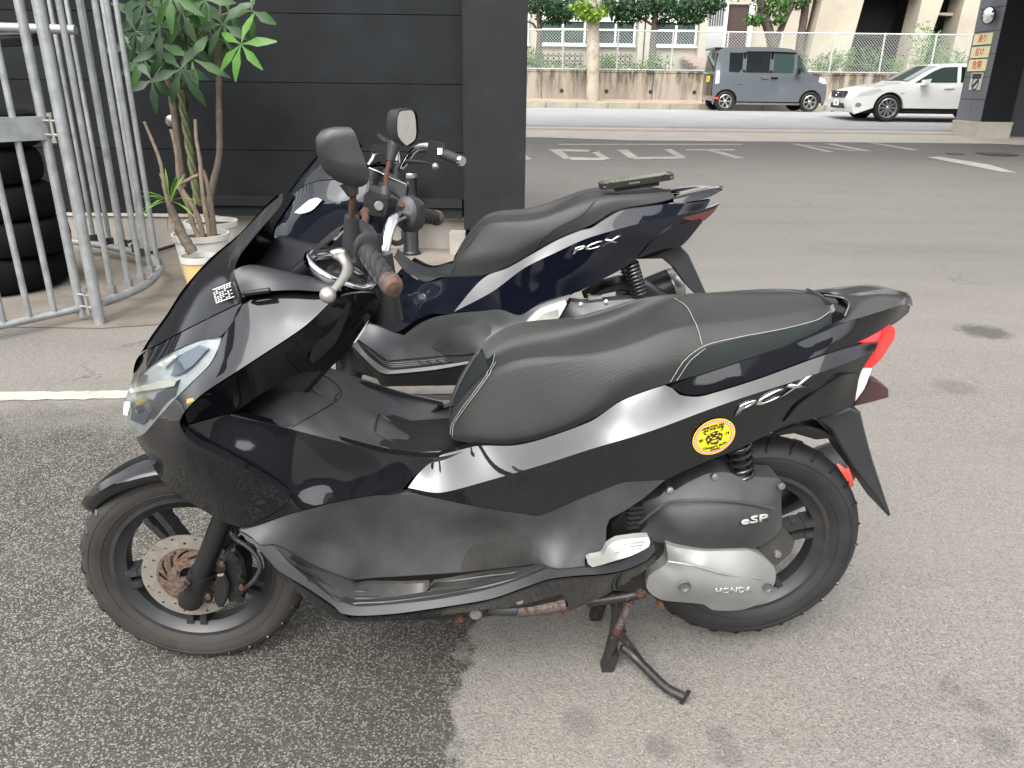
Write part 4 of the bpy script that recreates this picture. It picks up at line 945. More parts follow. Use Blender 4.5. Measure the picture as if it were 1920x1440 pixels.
    nose = MB(); pol = [(q[0], q[2]) for q in C((0, [(470, 560, .05), (300, 720, .05), (270, 800, .05), (330, 930, .05), (440, 960, .05), (520, 800, .05), (620, 690, .05), (690, 600, .05), (680, 560, .05)]))]
    nose.prism(pol, -.06, .06, .01); nose.obj('headstock_cover', BK, root, 35)
    # ---------------- dash
    dsh = C((3, [(60, 1070, .155), (110, 1040, .152), (200, 1040, .14), (420, 1085, .13), (640, 1130, .13), (720, 1165, .135)])); dsl = C((3, [(115, 1235, .172), (150, 1210, .17), (300, 1195, .178), (450, 1190, .185), (600, 1200, .19), (720, 1195, .19)]))
    dsc = [(x - .02, 0.0, z - .035) for x, y, z in dsh]
    skin('dash_shelf', [dsl, dsh, [(x - .006, -.075, z - .022) for x, y, z in dsh], dsc], PP, root, 20, 3, True, 50)
    skin('meter_cowl', [C((3, [(420, 1085, .13), (520, 1000, .12), (640, 890, .09), (700, 860, .08)])), C((3, [(430, 1060, .10), (540, 960, .09), (650, 860, .05), (710, 840, .05)])), C((3, [(440, 1030, .0), (550, 930, .0), (660, 845, .0), (715, 820, .0)]))], PP, root, 16, 3, True, 60)
    # meter with chrome rim
    rg = MB(); rp = [D.one(3, x, y, w) for x, y, w in [(515, 1010, .10), (530, 985, .07), (600, 975, .02), (680, 965, -.03), (760, 985, -.05), (860, 1060, -.03), (900, 1110, .02), (895, 1160, .07), (830, 1185, .10), (740, 1165, .13), (640, 1125, .14), (560, 1070, .13)]]
    rg.tube(spline(rp, .01, True, 170), .009, 10, closed=True, flat=1.6); rg.obj('meter_chrome_ring', M['chrome'], root, 60)
    mt = MB(); cq = np.mean(rp, 0); ring = spline(rp, .012, True, 170); n = len(ring)
    vv = [cq + (p - cq) * .97 + np.array([0, 0, -.004]) for p in ring] + [cq + np.array([0, 0, .018])]
    mt.add(vv, [(i, (i + 1) % n, n) for i in range(n)]); mt.obj('meter_glass', M['gloss_plastic'], root, 60)
    mb = MB(); vv = [p + np.array([0, 0, 0.0]) for p in ring] + [cq + (p - cq) * .8 + np.array([.0, 0, -.06]) for p in ring]; mb.add(vv, [(i, (i + 1) % n, n + (i + 1) % n, n + i) for i in range(n)]); mb.obj('meter_body', BK, root, 60)
    # ignition column cover under the bars
    kc = P((3, [(640, 1215, .13), (760, 1200, .12), (900, 1195, .09), (945, 1220, .08), (946, 1290, .08), (900, 1330, .085), (700, 1320, .12), (600, 1290, .17)])); panel('column_cover', kc, M['gloss_plastic'], root, depth=.05)
    # ---------------- handlebar
    gl_end = np.array(fr.at(738, 540, .355)); gl_in = np.array(fr.at(683, 466, .235)); gr_end = np.array(fr.at(822, 409, -.35)); gr_in = np.array(fr.at(775, 402, -.23))
    stem = (gl_in + gr_in) / 2 + np.array([-.03, 0, -.07])
    hbar = MB(); hbar.tube(resample([gl_in, (gl_in * .6 + stem * .4) + np.array([-.005, 0, .02]), stem + np.array([0, -.07, 0]), stem, stem + np.array([0, .07, 0]), gr_in * .55 + stem * .45 + np.array([-.012, 0, .03]), gr_in], 40), .0125, 12); hbar.obj('handlebar', M['chrome'], root, 60)
    cl = MB(); cl.tube([stem + np.array([.01, 0, -.12]), stem + np.array([0, 0, .02])], [.035, .028], 12); cl.obj('bar_clamp', BK, root, 50)
    def grip(end, inn_, nm):
        d = (end - inn_); L = np.linalg.norm(d); d /= L; b = MB()
        ps = [(0, .020), (.01, .021), (.03, .0165), (L * .5, .0165), (L - .022, .0165)]; b.tube([inn_ + d * s for s, r in ps], [r for s, r in ps], 16); go = b.obj('grip', M['rubber'], root, 50)
        gb = MB(); 
        u = np.cross(d, [0, 0, 1.]); u /= np.linalg.norm(u); v = np.cross(d, u)
        for i in range(7):
            s = .03 + i * (L - .06) / 7
            for k in range(6):
                a = k * math.pi / 3 + i * .5; a2 = a + .7
                gb.tube([inn_ + d * s + .0166 * (math.cos(a) * u + math.sin(a) * v), inn_ + d * (s + .009) + .0172 * (math.cos((a + a2) / 2) * u + math.sin((a + a2) / 2) * v), inn_ + d * (s + .014) + .0166 * (math.cos(a2) * u + math.sin(a2) * v)], .0012, 4)
        gb.obj('grip_pattern', M['rubber'], go)
        e = MB(); e.tube([end - d * .024, end - d * .02, end - d * .006, end + d * .004, end + d * .006], [.0165, .0185, .0185, .014, .006], 16); eo_ = e.obj('bar_end', M['bar_end'], root, 50)
        s_ = MB(); s_.lathe([(0, .003), (.006, .002), (.007, 0)], end + d * .005, d, 10); s_.obj('bar_end_screw', M['rust'], eo_)
    grip(gl_end, gl_in, 'l'); grip(gr_end, gr_in, 'r')
    def switch(c, d, flip):
        d = d / np.linalg.norm(d); b = MB(); b.tube([c - d * .045, c - d * .038, c - d * .015, c + d * .012, c + d * .018], [.020, .028, .031, .028, .022], 14, flat=1.35); b.obj('switch_housing', PP, root, 40)
        k = MB(); u = np.array([.8, -.1, .3]); k.obox(c + u * .038 + d * -.01, (.006, 0, 0), (0, .012, 0), (0, 0, .009)); k.obj('switch_button', BK, root)
    switch(gl_in, gl_end - gl_in, 1); switch(gr_in, gr_end - gr_in, -1)
    # levers, master cylinder
    lv = resample([D.one(3, x, y, w) for x, y, w in [(735, 985, .215), (762, 1040, .24), (750, 1090, .27), (700, 1160, .31), (655, 1205, .335)]], 24)
    b = MB(); b.tube(lv, np.interp(np.linspace(0, 1, 24), [0, .2, 1], [.013, .0105, .006]), 10, flat=.7); b.obj('brake_lever', M['lever'], root, 60)
    pp = [D.one(3, x, y, .215) for x, y in [(652, 952), (700, 938), (745, 944), (776, 985), (772, 1050), (740, 1046), (712, 1012), (668, 992)]]; b = MB(); b.prism([(q[0], q[2]) for q in pp], -.222, -.205, .004); b.obj('lever_bracket', M['lever'], root, 40)
    b = MB(); q = D.one(3, 637, 1222, .345); b.lathe([(.0, -.0135)] + [(.0135 * math.sin(a), -.0135 * math.cos(a)) for a in np.linspace(.2, math.pi - .01, 10)], q, (0, 0, 1), 16); b.obj('lever_ball', M['lever'], root, 60)
    b = MB(); b.lathe([(0, .010), (.007, .009), (.009, 0)], D.one(3, 762, 935, .205), (0, 0, 1), 8); b.obj('lever_bolt', M['rust'], root)
    b = MB(); b.obox(D.one(3, 930, 665, -.19), (.024, .004, -.004), (0, .028, 0), (.004, 0, .020)); b.obj('brake_reservoir', BK, root)
    b = MB(); b.lathe([(0, .004), (.009, .004), (.011, .001), (.011, 0)], D.one(3, 950, 675, -.155), (.3, -1, 0), 14); b.obj('fluid_window', M['steel'], root, 40)
    for x, y, w in ((1085, 675, -.2), (1078, 770, -.2), (860, 715, -.13), (850, 790, -.1)):
        b = MB(); b.lathe([(0, .012), (.008, .011), (.009, 0), (.007, -.01)], D.one(3, x, y, w), (.3, -.7, .5), 8); b.obj('bar_bolt', M['rust'], root)
    b = MB(); b.tube(resample([D.one(3, x, y, w) for x, y, w in [(860, 715, -.12), (870, 750, -.11), (845, 800, -.09), (820, 850, -.07)]], 10), .008, 8); b.obj('banjo_fitting', M['rust'], root, 60)
    b = MB(); b.tube(resample([D.one(3, x, y, w) for x, y, w in [(1100, 830, -.2), (1105, 880, -.18), (1060, 905, -.14), (1000, 880, -.1)]], 14), .006, 8); b.obj('throttle_cable', M['rubber'], root, 60)
    # wire stub by the screen
    b = MB(); b.tube([D.one(5, 1012, 225, .172), D.one(5, 1040, 222, .178), D.one(5, 1170, 205, .182)], [.004, .0045, .005], 8); b.obj('cable_stub', BK, root, 60)
    # ---------------- mirrors
    def mirror(outline, w0, w1, stemp, bootp, capp, glassp=None):
        # housing: outline loop in a plane tilted to the rear, domed to the front
        loop = [np.array(D.one(3, *q)) if len(q) == 3 else on_plane(*q) for q in outline]; cq = np.mean(loop, 0); loop = spline(loop, .008, True, 60); n = len(loop)
        nrm = np.array([-.93, -.25, .12]) if glassp is None else -nm_; nrm = nrm / np.linalg.norm(nrm)
        rows = [[p for p in loop]]
        for t, s in ((.35, .97), (.65, .86), (.9, .62), (1.0, .3)): rows.append([cq + (p - cq) * s + nrm * .05 * t for p in loop])
        v = [p for r in rows for p in r] + [cq + nrm * .051]; f = []
        for i in range(len(rows) - 1):
            for k in range(n): f.append((i * n + k, i * n + (k + 1) % n, (i + 1) * n + (k + 1) % n, (i + 1) * n + k))
        L = (len(rows) - 1) * n
        for k in range(n): f.append((L + k, L + (k + 1) % n, len(v) - 1))
        rim_in = [cq + (p - cq) * .93 for p in loop]; o = len(v); v += rim_in
        for k in range(n): f.append((k, o + k, o + (k + 1) % n, (k + 1) % n))
        b = MB(); b.add(v, f); mo = b.obj('mirror_housing', PP, root, 40)
        g = MB(); g.add([p - nrm * -.004 for p in rim_in] , [tuple(range(n))]); g.obj('mirror_glass', M['mirror'], mo)
        ps = resample([D.one(3, x, y, w) for x, y, w in stemp], 12); b = MB(); b.tube(ps, .0055, 10); b.obj('mirror_stem', M['rust'], root, 60)
        for q, r0, r1 in ((bootp, .0125, .014), (capp, .009, .016)):
            b = MB(); b.tube([D.one(3, *p) for p in q], [r0, (r0 + r1) / 2, r1] if len(q) == 3 else [r0, r1], 12); b.obj('mirror_boot', M['rubber'], root, 60)
    mirror([(712, 205, .30), (770, 190, .305), (802, 225, .31), (842, 330, .31), (880, 440, .31), (888, 520, .305), (862, 548, .30), (822, 560, .295), (775, 515, .29), (735, 420, .29), (712, 310, .295)], .3, .3,
           [(795, 590, .285), (785, 680, .275), (783, 745, .265)], [(785, 740, .26), (783, 800, .255), (780, 930, .245)], [(792, 610, .285), (780, 570, .285), (765, 530, .285)])
    cm = np.array(D.one(3, 1130, 195, -.33)); nm_ = np.array([.80, -.58, -.16]); nm_ /= np.linalg.norm(nm_)
    def on_plane(x, y):
        o_ = fr.loc(EYE); e_ = np.array(D.one(3, x, y, 0)) - o_; return o_ + e_ * (((cm - o_) @ nm_) / (e_ @ nm_))
    mirror([(1072, 92), (1110, 82), (1160, 80), (1184, 98), (1196, 150), (1200, 230), (1192, 275), (1165, 300), (1132, 318), (1100, 295), (1068, 255), (1058, 200), (1060, 140)], .3, .3,
           [(1020, 390, -.28), (1000, 470, -.27), (992, 565, -.26)], [(990, 560, -.255), (988, 600, -.25), (985, 640, -.245)], [(1020, 400, -.28), (1030, 350, -.285), (1042, 300, -.29)], True)
    # ---------------- lettering, sticker, labels
    def on_side(k, x, y, S_w): return np.array(D.one(k, x, y, S_w))
    badge_text(Touch(fr, side_lo, side_up), 8, (850, 748), (1250, 584), 62, root, 'badge_lettering', 'PCX', M['emblem'], .55, .0035, .004)
    panel('logo_plate', lay(touch_a, 9, [(966, 388), (1122, 356), (1130, 394), (970, 420)], .002), M['ink'], root, both=False, depth=.003, step=.02)
    badge_text(touch_a, 9, (984, 402), (1118, 380), 34, root, 'logo_lettering', 'eSP', M['logo_grey'], .1, .0055, .002)
    badge_text(touch_c, 9, (850, 768), (1040, 760), 28, root, 'cast_lettering', 'HONDA', M['alu_bright'], .1, .0025, .002)
    lab = P((5, [(828, 196, .118), (938, 152, .140), (960, 245, .155), (850, 285, .135)])); LQ = [np.array((x, -w - .004, z)) for x, z, w in lab]
    for i in range(9):
        t0, t1 = i / 9 + .03, i / 9 + .075; a, b_ = LQ[0] + (LQ[3] - LQ[0]) * t0, LQ[1] + (LQ[2] - LQ[1]) * t0; c_, d_ = LQ[0] + (LQ[3] - LQ[0]) * t1, LQ[1] + (LQ[2] - LQ[1]) * t1
        b = MB(); n = 7; rnd = random.Random(i)
        for j in range(n):
            if i not in (0, 8) and rnd.random() < .15: continue
            s0, s1 = j / n + .02, (j + 1) / n - (.03 if i not in (0, 8) else -.02); b.add([a + (b_ - a) * s0, a + (b_ - a) * s1, c_ + (d_ - c_) * s1, c_ + (d_ - c_) * s0], [(0, 1, 2, 3)])
        b.obj('label_print', M['white_print'], root)
    # round sticker, four layers of print
    tb = Touch(fr, side_lo); sc_ = tb(1337.5, 817.5, .0); eL, eR = tb(1300, 828, 0), tb(1375, 806, 0); uxs = eR - eL; uxs /= np.linalg.norm(uxs); R_s = np.linalg.norm(eR - eL) / 2 * 1.06
    eT, eB = tb(1331, 785, 0), tb(1344, 850, 0); uzs = eT - eB; uzs -= uxs * (uzs @ uxs); uzs /= np.linalg.norm(uzs); nn = np.cross(uxs, uzs)
    if nn[1] > 0: nn = -nn
    sc_ = sc_ + nn * .003
    def sp_(x, y, h): return sc_ + R_s * (x * uxs + y * uzs) + nn * h
    def disc(r0, r1, h, mat, nm, par):
        b = MB(); n = 64; o = [sp_(r1 * math.cos(2 * math.pi * k / n), r1 * math.sin(2 * math.pi * k / n), h) for k in range(n)]
        if r0 == 0: b.add(o, [tuple(range(n))])
        else:
            i_ = [sp_(r0 * math.cos(2 * math.pi * k / n), r0 * math.sin(2 * math.pi * k / n), h) for k in range(n)]; b.add(o + i_, [(k, (k + 1) % n, n + (k + 1) % n, n + k) for k in range(n)])
        return b.obj(nm, mat, par)
    stk = disc(0, 1.0, 0, M['yellow'], 'round_sticker', root); disc(.80, .955, .0005, M['red'], 'sticker_border', stk)
    b = MB()
    for k in range(44):
        for row in (0, 1):
            a0 = 2 * math.pi * (k + .5 * row) / 44; a1 = a0 + 2 * math.pi * .5 / 44; r0, r1 = (.83, .877) if row == 0 else (.877, .925)
            b.add([sp_(r0 * math.cos(a0), r0 * math.sin(a0), .001), sp_(r1 * math.cos(a0), r1 * math.sin(a0), .001), sp_(r1 * math.cos(a1), r1 * math.sin(a1), .001), sp_(r0 * math.cos(a1), r0 * math.sin(a1), .001)], [(0, 1, 2, 3)])
    b.obj('sticker_checks', M['white_print'], stk)
    def stxt(t, x, y, s):
        me = text_mesh(t, s * R_s, .0, .0, 2, .0006)
        for v in me.vertices: v.co = Vector(sp_(x + v.co.x / R_s, y + v.co.y / R_s - .10 * (v.co.x / R_s) ** 2 * (1 if y > 0 else -3) * (abs(y) > .2), .001))
        link('sticker_lettering', me, M['ink'], stk)
    stxt('ONE FOR ALL', 0, .63, .17); stxt('ALL FOR ONE', 0, .48, .15); stxt('20', -.62, 0, .22); stxt('19', .62, 0, .22); stxt('CHARITY RUN', 0, -.58, .17); stxt('SINCE 2008', 0, -.72, .09)
    em = MB(); rnd = random.Random(3); em.add([sp_(.40 * math.cos(a) * (1 + .08 * math.sin(7 * a)), -.06 + .38 * math.sin(a) * (1 + .08 * math.cos(5 * a)), .0008) for a in np.linspace(0, 2 * math.pi, 40, endpoint=False)], [tuple(range(40))])
    for s in (-1, 1): em.add([sp_(s * .28, .22, .0008), sp_(s * .42, .28, .0008), sp_(s * .52, .48, .0008), sp_(s * .36, .34, .0008)], [(0, 1, 2, 3)])
    em.obj('sticker_emblem', M['ink'], stk)
    ey = MB()
    for x, y, w, h in ((-.15, .05, .07, .03), (.15, .05, .07, .03), (0, -.06, .10, .035), (0, -.2, .2, .03), (0, -.27, .16, .02), (-.28, -.05, .04, .06), (.28, -.05, .04, .06), (-.2, .2, .05, .03), (0, .22, .06, .03), (.2, .2, .05, .03), (-.22, -.3, .04, .04), (.22, -.3, .04, .04)):
        ey.add([sp_(x + w * math.cos(a), y + h * math.sin(a), .0014) for a in np.linspace(0, 2 * math.pi, 10, endpoint=False)], [tuple(range(10))])
    ey.obj('emblem_highlights', M['yellow'], stk)
    return root
M['reflector'] = worn('lamp_reflector', (.60, .63, .65), .35, .12, 30, metal=.35)
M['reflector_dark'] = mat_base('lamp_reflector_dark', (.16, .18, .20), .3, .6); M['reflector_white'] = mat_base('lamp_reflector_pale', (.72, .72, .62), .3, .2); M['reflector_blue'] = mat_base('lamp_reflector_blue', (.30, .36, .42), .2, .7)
M['amber'] = mat_base('amber_bulb', (.55, .36, .08), .3)
M['chip'] = mat_base('scraped_primer', (.42, .26, .06), .7)
M['tail_top'] = worn('matt_black_grab_rail', (.03, .028, .026), .22, .15, 10)
M['plate_red'] = mat_base('dark_red_plate_edge', (.05, .022, .022), .4)
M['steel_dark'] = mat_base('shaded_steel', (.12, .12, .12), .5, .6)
M['alu_bright'] = worn('bright_aluminium', (.40, .40, .375), .4, .12, 30, metal=.5)
M['bar_end'] = rusty('rust_tinged_bar_end', (.045, .043, .042), (.13, .06, .035), .55, .45, .2)
near = build_near()
# ------------------------------------------------------------------ far scooter (newer body)
def build_far():
    fr = Frame(.45, 2.95, 1.0); D = Digit(fr); P, C = D.P, D.C
    root = empty('scooter', (fr.o[0], fr.o[1], 0), fr.yaw)
    tag(root, 'dark navy scooter behind the black one, a phone lying on its seat', 'scooter', 'scooters')
    NP, PL, PP, BK = M['navy_paint'], M['plastic_clean'], M['plastic_plain'], M['black_plastic']
    FA = np.array([-1.305, 0, .259]); RA = np.array([0, 0, .268])
    a = rad(-12); fw = (-math.cos(a), math.sin(a), 0); ax = (-math.sin(a), -math.cos(a), 0)
    wf = empty('front_wheel'); wf.parent = root; wheel(wf, FA, .259, .187, .10, M['tyre'], M['rim'], ax=(math.sin(a) * -1, math.cos(a), 0), fwd=(-math.cos(a), -math.sin(a), 0), phase=.2)
    wr = empty('rear_wheel'); wr.parent = root; wheel(wr, RA, .268, .187, .11, M['tyre'], M['rim'], phase=.5)
    for s in (-1, 1):
        b = MB(); b.tube([FA + np.array([0, s * .08, 0]), FA + np.array([.24, s * .08, .52])], .025, 12); b.obj('fork_leg', BK, root, 50)
    cv_ = []
    for q in (1, .96, .72, .38, 0):
        cv_.append([(FA[0] - (.288 - .022 * q ** 2.2 * (1.7 if q == 1 else 1)) * math.cos(rad(30 + 112 * i / 25)), -(.03 + .036 * math.sin(min(1, i / 25 * 2.2) * math.pi / 2)) * q, FA[2] + (.288 - .022 * q ** 2.2 * (1.7 if q == 1 else 1)) * math.sin(rad(30 + 112 * i / 25))) for i in range(26)])
    solid(skin('front_fender', cv_, NP, root, 30, 3, True, 60), .004)
    # front: screen and cowl
    scr = P((3, [(350, 700, .0), (380, 622, 0), (480, 480, 0), (560, 382, 0), (640, 292, .0), (690, 250, .0), (760, 260, .06), (790, 330, .10), (760, 420, .13), (720, 506, .14), (560, 524, .10), (440, 585, .05)]))
    panel('windscreen_cowl', scr, M['screen'], root, P((3, [(480, 510, .05), (600, 380, .055), (700, 380, .10)])), depth=.008)
    fc = P((3, [(292, 838, .03), (300, 780, .0), (350, 705, .0), (440, 590, .05), (560, 528, .10), (720, 510, .14), (880, 452, .165), (892, 560, .18), (830, 690, .185), (740, 790, .18), (650, 900, .17), (560, 960, .15), (420, 930, .11), (330, 872, .06)]))
    panel('front_cowl', fc, NP, root, P((3, [(560, 640, .14), (400, 760, .08), (700, 640, .175)])), depth=.02)
    hl = P((3, [(430, 715, .115), (520, 640, .145), (570, 625, .16), (600, 640, .165), (540, 700, .155), (470, 722, .13)])); panel('lamp_reflection', [(x, z, w + .003) for x, z, w in hl], M['clear_lens'], root, depth=.006)  # pale lens stands in for a white reflection on the cowl
    lo = P((0, [(600, 480, .15), (640, 440, .17), (690, 390, .18), (706, 420, .17), (712, 500, .13), (706, 560, .12), (690, 610, .14), (660, 660, .16), (640, 640, .17), (610, 560, .17)])); panel('leg_shield', lo, NP, root, P((0, [(660, 520, .16)])), depth=.02)
    chin = P((0, [(560, 470, .12), (600, 480, .15), (610, 560, .17), (640, 640, .17), (630, 680, .15), (560, 640, .10), (530, 560, .08), (520, 500, .06)])); panel('lower_front_cowl', chin, NP, root, depth=.02)
    # column cover and meter between screen and bars
    cc = P((3, [(890, 450, .10), (960, 440, .08), (1040, 490, .06), (1110, 540, .05), (1116, 600, .06), (1090, 660, .08), (1040, 760, .09), (1000, 900, .10), (960, 900, .11), (900, 700, .12), (885, 560, .12)])); panel('column_cover', cc, M['gloss_plastic'], root, depth=.04)
    b = MB(); b.tube(resample([D.one(3, *q) for q in [(890, 440, .09), (950, 465, .09), (1030, 505, .07), (1115, 540, .04)]], 12), .006, 8, flat=.6); b.obj('meter_chrome_trim', M['chrome'], root, 60)
    # handlebar, grip, lever, mirror bracket
    hb = [np.array(D.one(3, *q)) for q in [(1080, 440, .06), (1110, 405, .10), (1150, 345, .15), (1190, 312, .19), (1250, 305, .23), (1300, 325, .26), (1360, 360, .29), (1465, 402, .35)]]
    b = MB(); b.tube(resample(hb[:6], 30), .0125, 12); b.obj('handlebar', M['chrome'], root, 60)
    b = MB(); b.tube(resample([(q[0] - .02, .0 + .03 * i, q[2]) for i, q in enumerate([hb[0]] * 2)] + [(hb[0][0] - .05, .16, hb[2][2]), (hb[0][0] - .12, .30, hb[4][2])], 20), .0125, 12); b.obj('handlebar', M['chrome'], root, 60)
    b = MB(); b.tube([hb[0] + np.array([-.02, .06, -.12]), hb[0] + np.array([-.01, .06, .01])], [.03, .026], 12); b.obj('bar_clamp', BK, root, 50)
    b = MB(); b.tube([hb[6], hb[6] * .15 + hb[7] * .85], [.0175, .0165], 14); b.obj('grip', M['rubber'], root, 50)
    b = MB(); b.tube([hb[6] * .15 + hb[7] * .85, hb[7]], [.017, .015], 14); b.obj('bar_end', M['chrome'], root, 50)
    b = MB(); q = np.array(D.one(3, 1300, 335, .26)); b.obox(q, (.026, .002, -.006), (0, .022, 0), (.004, 0, .028)); b.obj('switch_housing', BK, root)
    b = MB(); q = np.array(D.one(3, 1325, 340, .29)); b.obox(q, (.008, 0, 0), (0, .006, 0), (0, 0, .010)); b.obj('switch_button', M['white_print'], root)
    b = MB(); b.tube(resample([D.one(3, *q) for q in [(1120, 400, .16), (1200, 405, .22), (1250, 412, .26), (1290, 425, .30)]], 12), np.linspace(.008, .006, 12), 8); b.obj('brake_lever', M['black_plastic'], root, 60)
    b = MB(); q = D.one(3, 1297, 432, .31); b.lathe([(.0, -.012)] + [(.012 * math.sin(t), -.012 * math.cos(t)) for t in np.linspace(.2, 3.13, 8)], q, (0, 0, 1), 12); b.obj('lever_ball', M['steel'], root, 60)
    b = MB(); b.tube(resample([D.one(3, *q) for q in [(985, 335, -.12), (930, 345, -.10), (905, 390, -.08), (880, 425, -.06)]], 12), [.012] * 6 + [.009] * 6, 8, flat=.7); b.obj('brake_lever', M['steel'], root, 60)
    b = MB(); b.obox(D.one(3, 955, 325, -.10), (.028, .01, -.004), (0, .02, 0), (.002, 0, .012)); b.obj('brake_reservoir', BK, root)
    # tunnel, side, footboard
    tl = C((3, [(1040, 985, .07), (1120, 1085, .10), (1240, 1142, .11), (1330, 1110, .11), (1420, 1110, .12)])); tt = C((3, [(1050, 975, .0), (1130, 1030, .0), (1220, 1062, .0), (1320, 1098, .0), (1420, 1100, .0)]))
    skin('centre_tunnel', [tl, [((p[0] + q[0]) / 2, -.07, (p[2] + q[2]) / 2 + .004) for p, q in zip(tl, tt)], tt], PP, root, 20, 4, True, 60)
    sf = P((3, [(960, 1300, .15), (1000, 1200, .148), (1120, 1092, .145), (1240, 1148, .148), (1380, 1118, .150), (1590, 1104, .158), (1500, 1220, .170), (1412, 1330, .18), (1270, 1340, .18), (1170, 1380, .18), (1060, 1450, .17), (960, 1440, .15), (920, 1390, .14)])); panel('side_fairing', sf, NP, root, P((3, [(1250, 1250, .168), (1100, 1330, .165)])), depth=.02)
    ft = P((10, [(500, 185, .15), (600, 215, .16), (755, 275, .175), (860, 195, .18), (950, 152, .182), (1115, 112, .185), (1450, 80, .19), (1592, 122, .195), (1700, 60, .185), (1860, 0, .175)]), (4, [(800, 806, .17), (770, 850, .18), (620, 890, .19), (530, 985, .20), (490, 1040, .215)]), (10, [(1420, 372, .23), (1320, 384, .22), (1080, 408, .165), (640, 450, .17), (520, 360, .19), (420, 290, .20), (440, 230, .17)]))
    panel('footboard', ft, PL, root, P((10, [(700, 350, .16), (900, 300, .165), (1200, 250, .175), (1450, 200, .19)])), depth=.02)
    fl = P((10, [(410, 300, .205), (520, 366, .192), (640, 456, .172), (1080, 412, .168), (1420, 376, .232), (1400, 400, .236), (1200, 450, .238), (900, 490, .24), (660, 510, .242), (590, 480, .242), (480, 390, .23)])); panel('footboard_floor', fl, M['black_plastic'], root, depth=.01)
    for i, dy in enumerate((0, 14, 28)):
        l = [(10, 480 + dy, 350 + dy, .212 + .008 * i), (10, 610 + dy * .5, 450 + dy, .19 + .014 * i), (10, 680, 462 + dy, .185 + .014 * i), (10, 900, 446 + dy * .9, .185 + .014 * i), (10, 1060 + dy, 430 + dy * .8, .185 + .014 * i)]
        b = MB(); b.tube(resample([D.one(k, x, y, w + .002) for k, x, y, w in l], 20), .003, 6); b.obj('tread_rib', PP, root, 60)
    for i in range(4):
        b = MB(); b.tube([D.one(10, 860 + i * 62, 432 + 14 - i * 4, .20), D.one(10, 912 + i * 62, 480 - i * 8, .235)], .003, 6); b.obj('tread_rib', PP, root)
    lp = P((10, [(385, 305, .20), (410, 304, .207), (480, 394, .232), (590, 486, .244), (660, 516, .244), (900, 496, .242), (1200, 455, .24), (1400, 404, .238), (1500, 340, .225), (1610, 262, .20), (1615, 275, .20), (1500, 360, .23), (1340, 440, .245), (1000, 510, .25), (640, 545, .252), (580, 530, .252), (460, 420, .235), (375, 330, .20)])); panel('footboard_lip', lp, PP, root, depth=.03, rim=.003)
    uc = P((10, [(375, 336, .196), (460, 426, .23), (580, 536, .247), (640, 551, .247), (1000, 516, .245), (1340, 447, .24), (1330, 470, .2), (1240, 550, .18), (1170, 618, .18), (900, 630, .2), (590, 634, .21), (575, 600, .21), (520, 520, .2), (440, 470, .18)])); panel('under_cover', uc, M['black_plastic'], root, depth=.04)
    hp = P((10, [(958, 345, .163), (1080, 216, .172), (1200, 190, .178), (1360, 170, .187), (1386, 195, .19), (1384, 290, .20), (1322, 378, .215), (1080, 404, .17)])); panel('footboard_hatch', [(x, z, w + .006) for x, z, w in hp], PP, root, depth=.01)
    # seat
    b0 = C((4, [(82, 688, .08), (110, 706, .11), (180, 708, .128), (285, 690, .138), (420, 640, .145), (580, 550, .152), (720, 470, .155), (860, 414, .155), (940, 388, .152), (1040, 312, .148), (1100, 292, .145), (1250, 268, .135), (1380, 246, .115), (1425, 228, .09)]))
    b1 = C((4, [(80, 660, .07), (130, 600, .12), (240, 570, .145), (330, 560, .155), (460, 530, .162), (590, 470, .165), (720, 402, .162), (850, 330, .156), (930, 280, .15), (1030, 240, .143), (1120, 232, .138), (1250, 222, .125), (1370, 210, .10), (1415, 205, .07)]))
    b2 = C((4, [(100, 600, .05), (150, 520, .085), (270, 400, .11), (350, 375, .13), (480, 372, .142), (600, 355, .142), (720, 315, .138), (840, 262, .13), (930, 225, .122), (1030, 212, .118), (1120, 208, .112), (1250, 200, .10), (1350, 192, .08), (1400, 196, .05)]))
    sl = C((4, [(120, 560, -.02), (180, 470, -.05), (280, 350, -.085), (400, 340, -.10), (520, 337, -.105), (620, 328, -.105), (740, 280, -.10), (840, 220, -.095), (900, 196, -.09), (1000, 194, -.088), (1100, 196, -.085), (1230, 190, -.075), (1340, 182, -.055), (1390, 186, -.02)]))
    skin('seat', [b0, b1, b2, [(x, -.95 * y, z + .004) for x, y, z in sl], [(x, 0, z + .010) for x, y, z in sl]], M['seat_far'], root, 56, 5, True, 70, sm=8)
    for l in ([(1000, 198, .09), (930, 262, .145), (860, 332, .158), (720, 402, .165), (620, 480, .166), (575, 550, .156)], [(282, 352, .0), (270, 390, .09), (200, 490, .11), (120, 610, .10), (85, 680, .085)], [(1420, 225, .09), (1380, 240, .118), (1250, 262, .137), (1100, 286, .147), (1040, 306, .15), (940, 380, .154)]):
        b = MB(); b.tube(resample([D.one(4, x, y, w + .005) for x, y, w in l], 30), .0016, 5); b.obj('seat_stitching', M['seam_dark'], root, 60)
    # rear body
    cr = P((4, [(100, 912, .185), (330, 790, .195), (520, 650, .198), (700, 560, .198), (900, 470, .195), (1200, 385, .185), (1450, 330, .155), (1600, 300, .12)]))
    up_ = P((4, [(1640, 240, .108), (1500, 262, .142), (1420, 262, .150), (1250, 282, .166), (1100, 306, .176), (1000, 360, .180), (925, 408, .182), (860, 424, .182), (720, 482, .182), (580, 560, .180), (420, 650, .174), (290, 700, .166), (190, 800, .176)]))
    hi_ = panel('body_side_cover', cr + up_, NP, root, depth=.02, edge=.0012, rim=.003)
